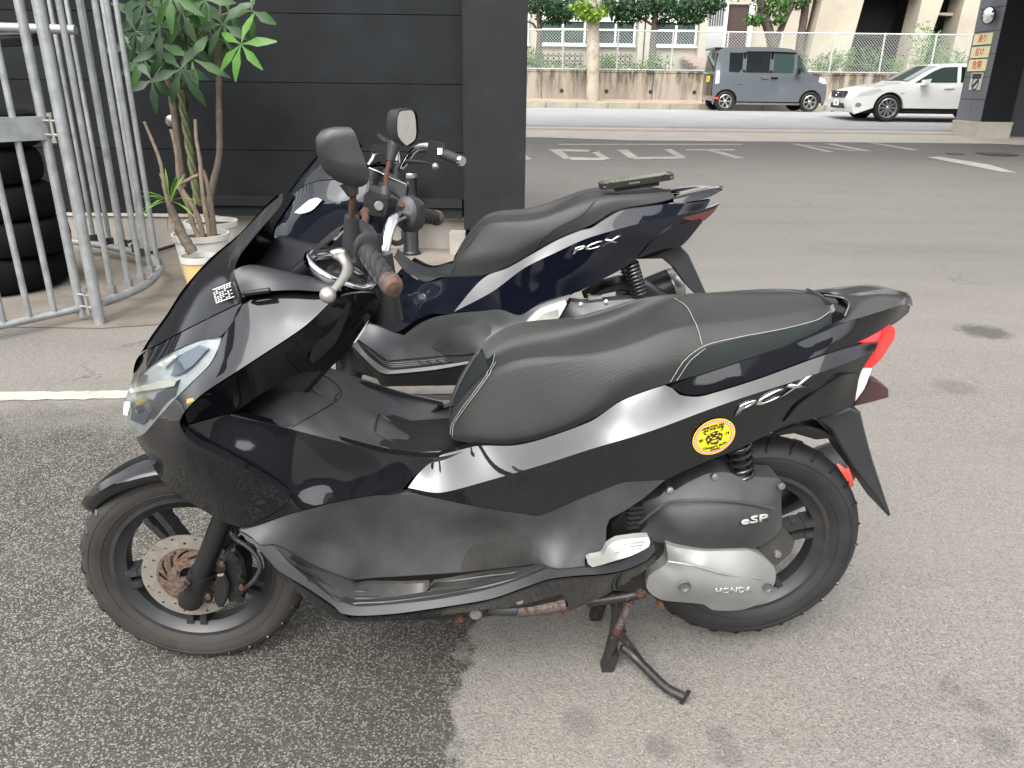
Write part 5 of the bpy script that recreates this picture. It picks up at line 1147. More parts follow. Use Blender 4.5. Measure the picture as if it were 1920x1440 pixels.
    dn = P((4, [(1690, 262, .08), (1590, 370, .11), (1500, 480, .12), (1455, 520, .122), (1350, 532, .132), (1200, 592, .145), (1130, 642, .15), (1000, 712, .16), (850, 790, .17), (800, 802, .172)]), (10, [(1860, 0, .177), (1700, 56, .186), (1590, 118, .194), (1450, 76, .19), (1300, 92, .187)]))
    lo_ = panel('lower_side_cover', [(x, z, w - .001) for x, z, w in cr] + dn, NP, root, P((4, [(900, 620, .182), (500, 800, .19), (1300, 460, .165)])), depth=.02, edge=.0012, rim=.003)
    tw = P((4, [(1200, 590, .148), (1290, 490, .162), (1420, 400, .16), (1580, 350, .125), (1590, 372, .115), (1500, 482, .122), (1452, 522, .124), (1350, 534, .134)])); panel('tail_lower_cowl', [(x, z, w + .004) for x, z, w in tw], NP, root, depth=.012)
    lm = P((4, [(1470, 346, .150), (1580, 318, .125), (1660, 290, .095), (1692, 262, .08), (1660, 310, .085), (1590, 368, .11), (1500, 358, .14)])); panel('tail_lamp', [(x, z, w + .004) for x, z, w in lm], M['dark_red_lens'], root, depth=.02)
    gr0 = C((4, [(1420, 262, .12), (1500, 252, .115), (1620, 228, .09), (1700, 186, .05), (1716, 172, .0)])); gr1 = C((4, [(1420, 225, .10), (1500, 205, .095), (1620, 180, .07), (1690, 168, .035), (1712, 165, 0)])); gr2 = C((4, [(1440, 190, -.06), (1520, 172, -.06), (1620, 156, -.05), (1690, 158, -.02), (1712, 163, 0)])); 
    skin('grab_rail', [gr0, gr1, [(x, 0, z + .004) for x, y, z in gr2]], M['gloss_plastic'], root, 20, 4, True, 60)
    fp = P((4, [(520, 994, .215), (545, 958, .215), (620, 892, .21), (768, 842, .195), (776, 862, .20), (725, 950, .215), (652, 1034, .235), (560, 1020, .228)])); panel('pillion_footpeg', [(x, z, w + .006) for x, z, w in fp], M['alu_bright'], root, depth=.02, both=True)
    f2 = P((4, [(560, 1016, .236), (625, 930, .228), (726, 894, .218), (722, 950, .224), (655, 1028, .242)])); panel('footpeg_pad', [(x, z, w + .004) for x, z, w in f2], M['lever'], root, depth=.008)
    ec = P((4, [(700, 1000, .13), (760, 910, .135), (800, 852, .13), (900, 860, .125), (1010, 848, .125), (1250, 832, .12), (1300, 862, .12), (1330, 920, .12), (1300, 1050, .13), (1000, 1080, .14), (760, 1060, .14)])); panel('air_cleaner_cover', ec, PL, root, P((4, [(900, 950, .165), (1100, 930, .165), (1000, 1000, .17)])), both=False, depth=.06)
    b = MB(); b.tube(resample([D.one(4, *q) for q in [(730, 990, .15), (860, 940, .165), (1000, 900, .16), (1150, 880, .15)]], 14), .003, 6); b.obj('cover_rib', PL, root, 60)
    for x, y in ((860, 866), (1012, 850), (1248, 846)):
        b = MB(); b.lathe([(0, .008), (.008, .007), (.009, 0)], D.one(4, x, y, .13), (0, -1, .3), 8); b.obj('cover_bolt', M['steel'], root, 40)
    b = MB(); b.box(*sorted((D.one(4, 900, 830, .06)[0], D.one(4, 985, 830, .06)[0])), -.08, -.04, D.one(4, 900, 840, .06)[2] - .02, D.one(4, 900, 810, .06)[2]); b.obj('fuse_holder', M['pale_green'], root)
    for s in (-1, 1):
        t0, t1 = np.array(D.one(4, 1160, 620, .11)), np.array(D.one(4, 1215, 810, .11)); t0[1] = t1[1] = s * .11
        b = MB(); b.tube([t0 + np.array([-.01, 0, .05]), t1], .014, 10); so = b.obj('rear_shock', BK, root, 50); cp = []
        for i in range(140):
            t = i / 139; th = t * 2 * math.pi * 9; d = (t1 - t0); d = d / np.linalg.norm(d); u = np.array([0, 1., 0]); v = np.cross(d, u); cp.append(t0 + (t1 - t0) * t + .026 * (math.cos(th) * u + math.sin(th) * v))
        b = MB(); b.tube(cp, .0055, 6); b.obj('coil_spring', M['gloss_plastic'], so, 60)
    # muffler on the far side
    mp = C((4, [(1240, 735, -.15), (1345, 672, -.15), (1380, 684, -.15), (1455, 830, -.15), (1300, 840, -.15)])); b = MB(); b.tube([(-.3, .12, .16), (-.1, .16, .18), (.02, .19, .27)], .022, 10); b.obj('exhaust_pipe', M['rust_part'], root, 50)
    m0, m1 = np.array(D.one(4, 1200, 830, -.17)), np.array(D.one(4, 1400, 750, -.17)); d = (m1 - m0); b = MB(); b.tube([m0 - d * .6, m0 - d * .5, m0, m1, m1 + d * .02], [.03, .06, .068, .07, .066], 20); mo = b.obj('muffler', BK, root, 40)
    b = MB(); b.tube([m1 + d * .02, m1 + d * .1, m1 + d * .30, m1 + d * .33], [.069, .07, .058, .045], 20); b.obj('muffler_end', M['steel'], mo, 40)
    b = MB(); b.prism([(q[0], q[2]) for q in C((4, [(1200, 596, .06), (1300, 575, .06), (1460, 516, .06), (1510, 570, .06), (1560, 680, .06), (1618, 812, .06), (1600, 860, .06), (1500, 760, .06), (1420, 650, .06), (1350, 592, .06)]))], -.06, .06, .004); b.obj('rear_fender', PP, root, 35)
    b = MB(); b.prism([(q[0], q[2]) for q in C((4, [(880, 830, .05), (1000, 760, .05), (1110, 730, .05), (1260, 750, .05), (1400, 830, .05), (1300, 840, .05), (1100, 780, .05)]))], -.06, .06, .006); b.obj('inner_fender', BK, root, 35)
    b = MB(); b.prism([(q[0], q[2]) for q in C((0, [(600, 560, .08), (640, 690, .08), (740, 720, .08), (1000, 700, .08), (1080, 640, .08), (1060, 560, .08), (1200, 470, .08), (1240, 430, .08), (1100, 440, .08), (900, 540, .08), (780, 560, .08), (700, 560, .08)]))], -.09, .09, .01); b.obj('frame', BK, root, 35)
    # badge
    badge_text(Touch(fr, lo_[0], hi_[0]), 4, (806, 568), (1082, 492), 44, root, 'badge_lettering', 'PCX', M['emblem'], .55, .0035, .004)
    # phone in a rugged case lying on the pillion seat
    q = [np.array(D.one(4, x, y, w)) for x, y, w in ((985, 172, .06), (1425, 108, .06))]; yv = np.array([0, 1, 0.]); d = q[1] - q[0]; L = np.linalg.norm(d); d /= L; nrm = np.cross(d, yv); nrm = nrm if nrm[2] > 0 else -nrm
    W_ = .105; T = .020; e = empty('phone_holder', tuple(fr.o + np.array([0, 0, 0])), fr.yaw); tag(e, 'black phone in a rugged holder lying screen up on the navy scooter seat', 'phone')
    base = q[0] + yv * 0.0 - nrm * .006
    def at_(x, y, z): return base + d * x + yv * y + nrm * z
    b = MB(); pol = [(.0, .018), (.018, 0), (L - .018, 0), (L, .018), (L, W_ - .018), (L - .018, W_), (.018, W_), (0, W_ - .018)]
    b.add([at_(x, y, 0) for x, y in pol] + [at_(x, y, T) for x, y in pol], [tuple(range(8)), tuple(range(15, 7, -1))] + [(i, (i + 1) % 8, 8 + (i + 1) % 8, 8 + i) for i in range(8)]); b.obj('case', BK, e)
    b = MB(); b.add([at_(x, y, T + .0006) for x, y in ((.016, .010), (L - .016, .010), (L - .016, W_ - .010), (.016, W_ - .010))], [(0, 1, 2, 3)]); b.obj('screen', M['phone_glass'], e)
    for x in (.02, L - .05):
        b = MB(); b.obox(at_(x + .015, -.002, T * .7), d * .006, yv * .004, nrm * .010); b.obj('clamp', BK, e)
    b = MB(); b.obox(at_(L * .5, W_ / 2, -.008), d * L * .3, yv * W_ * .3, nrm * .008); b.obj('mount', BK, e)
    for x in (.012, .035, L * .45, L - .035, L - .012):
        b = MB(); b.obox(at_(x, -.0006, T * .5), d * (.004 if x != L * .45 else .02), yv * .001, nrm * .003); b.obj('case_button', M['steel'], e)
    return root
M['plastic_clean'] = worn('satin_grey_plastic', (.036, .038, .041), .42, .15, 8, 0, bumpy=.1)
M['seam_dark'] = mat_base('dark_seam', (.015, .015, .015), .7)
M['dark_red_lens'] = mat_base('smoked_red_lens', (.10, .025, .02), .08, 0, .5, .5)
M['pale_green'] = mat_base('pale_green_plastic', (.30, .36, .32), .5)
M['phone_glass'] = mat_base('phone_screen_glass', (.005, .006, .007), .05, 0, .25, 0)
far_scooter = build_far()
# ------------------------------------------------------------------ the building: charcoal wall, pillar, passage
WY = 6.42
def charcoal(name, col):
    m = mat_base(name, col, .7, 0, .08); t = NT(m); g = t.new('NewGeometry'); p = g.outputs['Position']
    n = t.noise(p, 3, 5, .6); t.set(Base_Color=t.mix(t.mr(n, .3, .7), tuple(x * .8 for x in col), tuple(x * 1.2 for x in col)))
    mp = t.new('Mapping'); mp.inputs['Scale'].default_value = (1, 1, 2.2); t.l.new(p, mp.inputs[0]); h = t.noise(mp.outputs[0], 26, 6, .65, 1.4); t.bump(h, .35, .006); return m
M['charcoal'] = charcoal('charcoal_siding', (.0125, .014, .0155)); M['charcoal_smooth'] = worn('charcoal_cladding', (.014, .0155, .017), .6, .12, 3, spec=.12, dirt=((.028, .028, .028), .5)); M['dark_wall'] = worn('dark_grey_wall', (.05, .053, .06), .7, .12, 2)
wz = [at_y(560, 404, WY)[2], at_y(600, 283, WY)[2], at_y(560, 155, WY)[2], at_y(560, 25, WY)[2]]
hgt = wz[2] - wz[1]; wz += [wz[3] + hgt * (i + 1) for i in range(4)]
wall = tag(empty('building_wall', (-.4, WY, 0)), 'charcoal siding wall with horizontal joints behind the potted plants', 'wall')
b = MB(); b.box(-9, .02, .05, .5, 0, wz[-1] + .2); b.obj('wall_core', M['charcoal_smooth'], wall)
for i in range(len(wz) - 1):
    b = MB(); b.box(-8.98, -.01, .0, .05, wz[i] + .003, wz[i + 1] - .0025); b.obj('siding_board', M['charcoal'], wall)
b = MB(); b.box(-9, -.01, -.012, .048, wz[0] - .022, wz[0] + .002); b.obj('base_flashing', worn('cream_metal', (.36, .33, .27), .5, .15, 4), wall)
b = MB(); b.box(-9, .0, .004, .049, -.02, wz[0] - .024); b.obj('plinth', M['concrete'], wall)
l0, l1 = at_y(520, 372, WY - .12)[2], at_y(520, 386, WY - .12)[2]
x0 = at_y(395, 380, WY - .12)[0] + .4; b = MB(); b.box(x0, -.02, -.13, -.002, l1, l0); b.box(x0, -.02, -.10, -.002, wz[0] + .01, l1 - .002); b.obj('ledge', M['charcoal_smooth'], wall)
c = at_y(321, 227, WY - .01); b = MB(); b.lathe([(0, .02), (.03, .02), (.044, .014), (.046, 0)], (c[0] + .4, -.002, c[2]), (0, -1, 0), 24); vc = b.obj('vent_cap', M['steel'], wall, 40)
pil = tag(empty('pillar', (-.16, 6.3, 0)), 'square charcoal clad pillar at the wall end beside the navy scooter', 'pillar')
b = MB(); b.box(-.24, .245, 0, .48, .19, 5.2); b.obj('cladding', M['charcoal_smooth'], pil)
b = MB(); b.box(-.20, .20, .04, .44, 0, .188); b.obj('footing', M['concrete'], pil)
b = MB(); b.box(-.245, -.238, -.004, .1, .19, 5.2); b.obj('corner_trim', M['charcoal_smooth'], pil)
b = MB(); c0, c1 = at_y(843, 440, 6.22), at_y(872, 440, 6.22); b.box(c0[0], c1[0], 6.2, 6.34, 0, at_y(850, 437, 6.2)[2]); bm_ = b.obj('concrete_block', M['concrete']); tag(bm_, 'small pale concrete block at the foot of the clad pillar', 'block')
# the storey over the passage and the charcoal walls beyond
b = MB(); b.box(-9, 14, 9.5, 15.2, 5.2, 5.5); b.box(-9, 14, 9.5, 9.7, 5.5, 8.5); b.box(-9, 14, 15.0, 15.2, 5.5, 8.5); tag(b.obj('upper_storey', M['dark_wall']), 'dark upper storey spanning the passage to the street', 'building')
PX, PY = 9.55, 16.72
rp = tag(empty('street_pillar', (PX, PY, gz(PY))), 'grey tiled pillar on cream base carrying red lettered signs and mirror', 'pillar')
M['grey_tile'] = worn('blue_grey_tile', (.13, .14, .155), .55, .2, 2)
yl = .95; zt = 4.2; zb = .32; k = 0
b = MB(); b.box(.012, .64, .012, yl - .012, zb, zt); b.obj('shaft', M['charcoal_smooth'], rp)  # dark shaft paints shade on the front face; lit side gets grey tile
for i in range(9):
    z0 = zb + i * (zt - zb) / 9; z1 = z0 + (zt - zb) / 9 - .012
    for j in range(2):
        b = MB(); b.box(0, .0118, j * yl / 2 + .004, (j + 1) * yl / 2 - .004, z0, z1); b.obj('tile', M['grey_tile'], rp)
b = MB(); b.box(-.03, .66, -.03, yl + .02, -.05, zb); b.obj('base', M['pale_concrete'], rp)
b = MB(); b.box(-.04, .67, -.04, yl + .03, zb - .05, zb - .004); b.obj('base_cap', M['pale_concrete'], rp)
b = MB(); b.box(10.25, 30, 17.1, 17.5, 0, 5.5); tag(b.obj('street_wall', M['dark_wall']), 'plain dark grey wall right of the street pillar', 'wall')
b = MB(); b.box(11.6, 12.2, 12.5, 17.05, 0, 5.5); tag(b.obj('side_wall', M['dark_wall']), 'shaded dark wall along the passage edge', 'wall')
# signs on the pillar's street side (they face -x)
M['sign_yellow'] = mat_base('yellow_sign_board', (.78, .72, .42), .5); M['sign_red'] = mat_base('sign_red', (.62, .04, .03), .5); M['sign_white'] = mat_base('sign_white', (.55, .55, .47), .5)
sg = tag(empty('warning_sign', (PX, PY, 0)), 'stacked pale yellow boards with red writing on the street pillar', 'sign')
def pz(py): return at_y(1815, py, PY + .5)[2]
for txt, ya, yb in (('通り', 62, 83), ('抜け', 87, 108), ('危険', 111, 133)):
    z1, z0 = pz(ya), pz(yb); b = MB(); b.box(-.02, -.004, .20, .86, z0, z1); bo = b.obj('board', M['sign_yellow'], sg)
    text_on('lettering', txt, (z1 - z0) * .78, (-.0225, .53, (z0 + z1) / 2), (0, -1, 0), (0, 0, 1), M['sign_red'], sg, depth=.001, bold=.001)
nt = tag(empty('notice_plate', (PX, PY, 0)), 'small white no entry notice plate under the yellow boards', 'sign')
z1, z0 = pz(136), pz(168); b = MB(); b.box(-.018, -.004, .24, .66, z0, z1); b.obj('plate', M['sign_white'], nt)
b = MB(); b.box(-.021, -.0185, .28, .62, z1 - .12, z1 - .02); b.obj('caption', M['ink'], nt)
b = MB(); n = 24; b.lathe([(.10, 0), (.13, 0), (.13, .002), (.10, .002)], (-.0185, .45, (z0 + z1) / 2 - .05), (-1, 0, 0), 24); b.obj('ring', M['ink'], nt)
b = MB(); b.obox((-.020, .45, (z0 + z1) / 2 - .05), (.001, 0, 0), (0, .08, -.06), (0, .02, .026)); b.obj('symbol', M['ink'], nt)
mr_ = tag(empty('convex_mirror', (PX, PY, 0)), 'round convex traffic mirror on the grey tiled street pillar', 'mirror')
mc = np.array([-.14, .30, at_y(1848, 28, PY + .2)[2]]); ax_m = np.array([-.92, -.25, -.1]); ax_m /= np.linalg.norm(ax_m)
b = MB(); b.lathe([(0, .04), (.07, .034), (.12, .018), (.15, 0)], mc, ax_m, 28); b.obj('mirror_face', M['mirror'], mr_, 60)
b = MB(); b.lathe([(.148, .004), (.16, .010), (.168, .004), (.168, -.03), (.08, -.05), (0, -.055)], mc, ax_m, 28); b.obj('mirror_hood', M['plastic_plain'], mr_, 40)
b = MB(); b.tube([mc - ax_m * .05, (-.02, .42, mc[2])], .02, 8); b.obj('bracket', M['steel'], mr_, 40)
# buildings behind the viewer, seen in paintwork; first three added to vary reflections
for nm, lb, x0, x1, y0, y1, h, mt in (('corner_reflection_block', 'tall blue grey block added behind the yard to vary reflections', 13, 24, -34, -26, 13.0, (.24, .27, .31)), ('long_reflection_block', 'long pale block added far behind the yard to vary reflections', -58, -31, -36, -28, 11.0, (.30, .33, .37)), ('pale_reflection_block', 'pale block added at the rear of the yard to vary reflections', -17, -6, -36, -30.5, 12.0, (.27, .30, .35)), ('rear_building', 'grey rendered building across the yard, mirrored in the paintwork', -30, 12, -29, -25, 6.0, (.13, .135, .14)), ('side_building', 'grey building on the left of the yard', -20, -15.5, -14, 3, 6.0, (.12, .12, .12))):
    t_ = tag(empty(nm, (x0, y0, 0)), lb, 'building'); b = MB(); b.box(0, x1 - x0, 0, y1 - y0, 0, h); b.obj('wall', worn(nm + '_render', mt, .8, .15, .5), t_)
    b = MB(); b.box(-.2, x1 - x0 + .2, -.2, y1 - y0 + .2, h + .002, h + .35); b.obj('roof', M['dark_wall'], t_)
    if nm == 'rear_building':
        for i in range(6):
            b = MB(); b.box(2 + i * 5, 4.4 + i * 5, y1 - y0 - .02, y1 - y0 + .06, 1.0, 3.6); b.obj('window', M['phone_glass'], t_)
        b = MB(); b.box(8, 14, y1 - y0 + .05, y1 - y0 + .15, 4.0, 5.2); b.obj('sign_board', mat_base('green_board', (.03, .16, .07), .5), t_)
# ------------------------------------------------------------------ ashtray stand
at_ = tag(empty('ashtray_stand', (-.83, 6.2, 0)), 'black cylinder ashtray stand with silver top against the wall', 'ashtray')
b = MB(); b.lathe([(.0, 0), (.075, 0), (.078, .012), (.066, .02), (.062, .03), (.062, .60), (0, .60)], (0, 0, .004), (0, 0, 1), 28); b.obj('body', M['black_plastic'], at_, 40)
b = MB(); b.lathe([(.060, .604), (.069, .604), (.069, .628), (.055, .628), (.05, .612), (0, .612)], (0, 0, .004), (0, 0, 1), 28); b.obj('steel_top', M['steel'], at_, 40)
b = MB(); b.lathe([(0, .003), (.035, .003), (.04, .001)], (.02, -.061, .44), (.3, -1, 0), 20); b.obj('opening', M['ink'], at_, 40)
# ------------------------------------------------------------------ galvanised gate
def galv(name):
    m = worn(name, (.28, .292, .295), .45, .18, 14, 0, metal=.45, dirt=((.16, .16, .155), .5)); return m
M['galv'] = galv('galvanised_steel')
gate = tag(empty('pipe_gate', (-2.45, 4.2, 0)), 'galvanised pipe gate leaf with flat lock plate and upright bars', 'gate')
GO = np.array([-2.45, 4.2, 0])
zr = .075
A, B_ = at_z(0, 611, zr), at_z(147, 579, zr); dv = (B_ - A) / np.linalg.norm((B_ - A)[:2]); dv[2] = 0; A2 = B_ - dv * 1.9
def bar(p, r, z0, z1, par, O, name='bar', mat='galv'):
    b = MB(); b.tube([(p[0] - O[0], p[1] - O[1], z0), (p[0] - O[0], p[1] - O[1], z1)], r, 14); return b.obj(name, M[mat], par, 50)
b = MB(); b.tube([A2 - GO, B_ - GO], .021, 14); b.obj('bottom_rail', M['galv'], gate, 50)
b = MB(); b.tube([A2 - GO + np.array([0, 0, 2.2]), B_ - GO + np.array([0, 0, 2.2])], .021, 14); b.obj('top_rail', M['galv'], gate, 50)
sp_w = np.linalg.norm(at_z(147, 579, zr) - at_z(101, 588, zr)) 
for i in range(1, 13): bar(B_ - dv * sp_w * i, .0165, zr, 2.27, gate, GO)
bar(B_ + dv * .012, .024, .03, 2.3, gate, GO, 'stile')
# lock plate near mid height
p1 = B_; zc1, zc0 = at_y(80, 218, B_[1])[2], at_y(80, 262, B_[1])[2]
b = MB(); c = (B_ - dv * .32 - GO); b.obox((c[0], c[1] - .0, (zc0 + zc1) / 2), dv * .33, np.array([dv[1], -dv[0], 0]) * .024, (0, 0, (zc1 - zc0) / 2)); b.obj('lock_plate', M['galv'], gate)
post_p = on_ground(188, 608); pst = tag(empty('gate_post', (post_p[0], post_p[1], 0)), 'thick galvanised gate post standing on the concrete between gate and railing', 'post')
bar(post_p, .030, 0.0, 2.6, pst, post_p, 'tube')
for zc in (at_y(150, 240, B_[1])[2], at_y(150, 562, B_[1])[2]):
    hg = tag(empty('hinge', (post_p[0], post_p[1], zc)), 'bolted steel gate hinge, ' + ('upper one by the lock plate' if zc > .6 else 'lower one near the ground'), 'hinge')
    for s in (-1, 1):
        q0 = np.array([0, 0, s * .035]); q1 = np.array([B_[0] - post_p[0], B_[1] - post_p[1], s * .035]); b = MB(); b.tube([q0 + (q1 - q0) * .12, q1], .007, 6); b.obj('hinge_pin', M['lever'], hg)
    q = (q1 * .5) * np.array([1, 1, 0]); b = MB(); b.tube([q + np.array([0, 0, -.06]), q + np.array([0, 0, .06])], .009, 8); b.lathe([(0, .075), (.015, .075), (.015, .055), (0, .055)], q, (0, 0, 1), 6); b.lathe([(0, -.055), (.015, -.055), (.015, -.075), (0, -.075)], q, (0, 0, 1), 6); b.obj('bolt', M['lever'], hg)
# curved railing behind the post
rl = tag(empty('curved_railing', (-2.2, 4.6, 0)), 'curved galvanised railing of close upright pipes beside the plants', 'railing'); RO = np.array([-2.2, 4.6, 0])
zr2 = .10
front = [(190, 568), (225, 556), (262, 540), (283, 526), (297, 510), (301, 498)]
pf = [at_z(x, y, zr2) for x, y in front]; back = [at_z(x, y, zr2) for x, y in ((292, 489), (272, 479), (240, 470), (190, 460), (132, 452))]
crv = resample([p - RO for p in pf + back], 60); b = MB(); b.tube(crv, .026, 14); b.obj('bottom_rail', M['galv'], rl, 50)
b = MB(); b.tube([p + np.array([0, 0, 2.15]) for p in crv], .026, 14); b.obj('top_rail', M['galv'], rl, 50)
for x, y in ((211, 551), (242, 538), (266, 526), (283, 512), (296, 498)):
    p = at_z(x, y, zr2 + .02); bar(p, .0165, zr2 + .03, 2.25, rl, RO)
    b = MB(); q = p - RO; b.obox((q[0], q[1], zr2 + .045), (.021, 0, 0), (0, .021, 0), (0, 0, .022)); b.obj('clip', M['galv'], rl)
for x, y in ((177, 452), (207, 458), (233, 462), (271, 478), (255, 470)):
    p = at_z(x, y, zr2 + .02); bar(p, .0165, zr2, 2.25, rl, RO)
    b = MB(); q = p - RO; b.obox((q[0], q[1], zr2 + .04), (.02, 0, 0), (0, .02, 0), (0, 0, .03)); b.obj('clip', M['black_metal'], rl)
# second leaf and stacked pipe beyond
b = MB(); q0, q1 = at_y(0, 48, 5.6), at_y(142, 56, 5.6); b.tube([q0 + np.array([-.5, 0, 0]), q1], .03, 12); o_ = tag(b.obj('storage_rail', M['galv'], None, 50), 'horizontal galvanised pipe high behind the gate', 'pipe')
b = MB(); q0, q1 = at_y(0, 74, 5.7), at_y(70, 70, 5.7); b.tube(resample([q0 + np.array([-.4, 0, -.05]), q0, q1], 10), .05, 12); tag(b.obj('rolled_cover', M['black_plastic'], None, 50), 'dark rolled cover hanging under the high pipe', 'cover')
for (x, y), r in (((10, 610), .03),): pass
# hose on the ground behind the pots
b = MB(); b.tube(resample([at_z(235, 455, .05), at_z(290, 440, .05), at_z(340, 436, .05)], 10), .012, 8); b.tube(resample([at_z(270, 478, .03), at_z(310, 465, .03), at_z(345, 455, .03)], 10), .014, 8); tag(b.obj('hose', M['rubber'], None, 60), 'black hose lying on the ground behind the railing', 'hose')
# ------------------------------------------------------------------ stacked tyres
M['tyre_old'] = worn('old_tyre_rubber', (.004, .004, .0045), .8, .3, 10, spec=.1)
tc_ = [on_ground(25, 545)[0] - .06, 5.05]
prof = [(.205, -.06), (.20, -.09), (.235, -.105), (.285, -.105), (.325, -.085), (.34, -.05), (.345, 0)]; prof = prof + [(r, -h) for r, h in prof[-2::-1]]
names = ['bottom tyre of the dark stack behind the gate', 'second tyre up in the dark stack behind the gate', 'middle tyre in the dark stack behind the gate', 'fourth tyre up in the dark stack behind the gate', 'top tyre of the dark stack behind the gate']
z = 0.004; rnd = random.Random(5)
for i in range(5):
    s = (1.28, 1.0, .96, 1.0, .98)[i]; b = MB(); b.lathe([(r * s, h * 1.05) for r, h in prof], (0, 0, .112), (0, 0, 1), 40); o = b.obj('tyre', M['tyre_old'], None, 40); o.location = (tc_[0] - (.12 if i == 0 else 0) + rnd.uniform(-.05, .05) * (i > 0) + (0, 0, -.02, .0, -.06)[i], tc_[1] + rnd.uniform(-.03, .03), z); z += .2225
    tag(o, names[i], 'tyre', 'tyres stacked behind the gate')
# ------------------------------------------------------------------ potted plants
M['pot_white'] = worn('white_plastic_pot', (.46, .45, .42), .45, .08, 8, 0, dirt=((.35, .32, .26), .4)); M['pot_cream'] = worn('yellowed_pot', (.52, .36, .16), .5, .25, 6, 0, dirt=((.5, .47, .4), .8)); M['soil'] = worn('potting_soil', (.035, .026, .018), .95, .3, 40)
M['bark_pale'] = worn('pale_cut_stem_bark', (.165, .128, .09), .85, .35, 25, 0, dirt=((.12, .09, .065), .7), bumpy=.5, bscale=120); M['bark_brown'] = worn('brown_stem_bark', (.09, .07, .051), .9, .35, 30, 0, dirt=((.22, .17, .12), .5), bumpy=.5, bscale=120)
M['stem_green'] = worn('green_braided_stem', (.075, .085, .035), .7, .3, 20); M['cut_wood'] = mat_base('cut_wood', (.36, .22, .11), .8)
def leaf_mat(name, c, back):
    m = mat_base(name, c, .38, 0, .22); t = NT(m); g = t.new('NewGeometry'); n = t.noise(g.outputs['Position'], 9, 2); oi = t.new('ObjectInfo')
    t.set(Base_Color=t.mix(t.mr(n, .35, .65), tuple(c), tuple(back))); t.b.inputs['Transmission Weight'].default_value = 0.0; t.b.inputs['Subsurface Weight'].default_value = 0.0; return m
M['leaf'] = leaf_mat('glossy_leaf', (.018, .052, .012), (.03, .078, .017)); M['leaf_bright'] = leaf_mat('bright_leaf', (.036, .105, .014), (.056, .14, .022)); M['leaf_dark'] = leaf_mat('deep_green_leaf', (.010, .028, .010), (.018, .044, .016)); M['leaf_lime'] = leaf_mat('lime_leaf', (.09, .21, .025), (.13, .27, .04)); M['leaf_dry'] = mat_base('dry_leaf', (.26, .17, .08), .8)
def pot(name, px0, px1, py, Y, mat, label, taper=.78, band_=True):
    a_, b_ = at_y(px0, py, Y), at_y(px1, py, Y); r = (b_[0] - a_[0]) / 2; h = a_[2]; c = ((a_[0] + b_[0]) / 2, Y, 0)
    p = tag(empty(name, c), label, 'pot', 'plant pots'); z0 = .005
    b = MB(); b.lathe([(0, z0), (r * taper * .9, z0), (r * taper, z0 + .02), (r * .93, h - .045), (r * .92, h - .04)], (0, 0, 0), (0, 0, 1), 36); b.obj('pot_body', mat, p, 40)
    b = MB(); b.lathe([(r * .93, h - .045), (r, h - .04), (r * 1.02, h), (r * .95, h), (r * .90, h - .05)], (0, 0, 0), (0, 0, 1), 36); b.obj('pot_rim', M['pot_white'], p, 40)
    b = MB(); b.lathe([(0, h - .03), (r * .92, h - .035)], (0, 0, 0), (0, 0, 1), 24); b.obj('soil', M['soil'], p, 40)
    return np.array(c) + np.array([0, 0, h]), r
pc1, pr1 = pot('plant_pot', 339, 402, 478, 4.85, M['pot_cream'], 'front plant pot with yellowed cream side and white rim')
pc2, pr2 = pot('plant_pot', 325, 426, 436, 5.25, M['pot_white'], 'white plastic pot between the yellowed pot and the wall side pot')
pc3, pr3 = pot('plant_pot', 348, 442, 413, 5.75, M['pot_white'], 'rearmost white pot standing nearest the charcoal wall')
def stems(name, items, Y, mat, label, cat='plant', ends=True):
    base = at_y(items[0][0][0][0], items[0][0][0][1], Y); e = tag(empty(name, (base[0], Y, 0)), label, cat); O = np.array([base[0], Y, 0])
    for pts, r0, r1, m_ in items:
        q = [at_y(p[0], p[1], Y + (p[2] if len(p) > 2 else 0)) - O for p in pts]; Q = resample(q, 22); rn = random.Random(len(pts) * 7 + int(pts[0][0])); rs = np.linspace(r0, r1, 22) * np.array([1 + rn.uniform(-.09, .09) for _ in range(22)])
        b = MB(); b.tube(Q, list(rs), 10); b.obj('stem', M[m_], e, 60)
    return e, O
def quadleaf(m, o, d, side, n, L, W, seg=4, droop=.25, fold=.12):
    d, side, n = (np.array(v, float) for v in (d, side, n)); pts = []
    for i in range(seg + 1):
        t = i / seg; wv = W * (math.sin(math.pi * min(1, t * .92 + .04)) ** .8) * (.25 + .75 * (t if t < .5 else 1 - (t - .5) * .5)); c = o + d * L * t - n * droop * L * t * t
        pts += [c - side * wv + n * fold * wv, c, c + side * wv + n * fold * wv]
    f = []
    for i in range(seg):
        a_ = i * 3; f += [(a_, a_ + 1, a_ + 4, a_ + 3), (a_ + 1, a_ + 2, a_ + 5, a_ + 4)]
    m.add(pts, f)
def rosette(e, O, c, k, L, W, mat, face=(0, -1, .3), seed=0, tilt=.35, a0=None):
    """palmate leaf: k leaflets fanning from one point, roughly facing `face`"""
    rn = random.Random(seed); f = np.array(face, float); f /= np.linalg.norm(f); u = np.cross(f, [0, 0, 1.]); u /= np.linalg.norm(u); v = np.cross(u, f); a0 = rn.uniform(0, 6.28) if a0 is None else a0
    for i in range(k):
        a = a0 + 2 * math.pi * i / k + rn.uniform(-.15, .15); d = math.cos(a) * u + math.sin(a) * v + f * rn.uniform(-.1, .3); d[2] -= .32; d /= np.linalg.norm(d); s = np.cross(d, f); s /= np.linalg.norm(s); n = np.cross(s, d)
        m = MB(); quadleaf(m, c - O, d, s, -n if (n @ f) < 0 else n, L * rn.uniform(.75, 1.1), W * rn.uniform(.85, 1.1)); m.obj('leaf', M[mat], e, 60, fix=False)
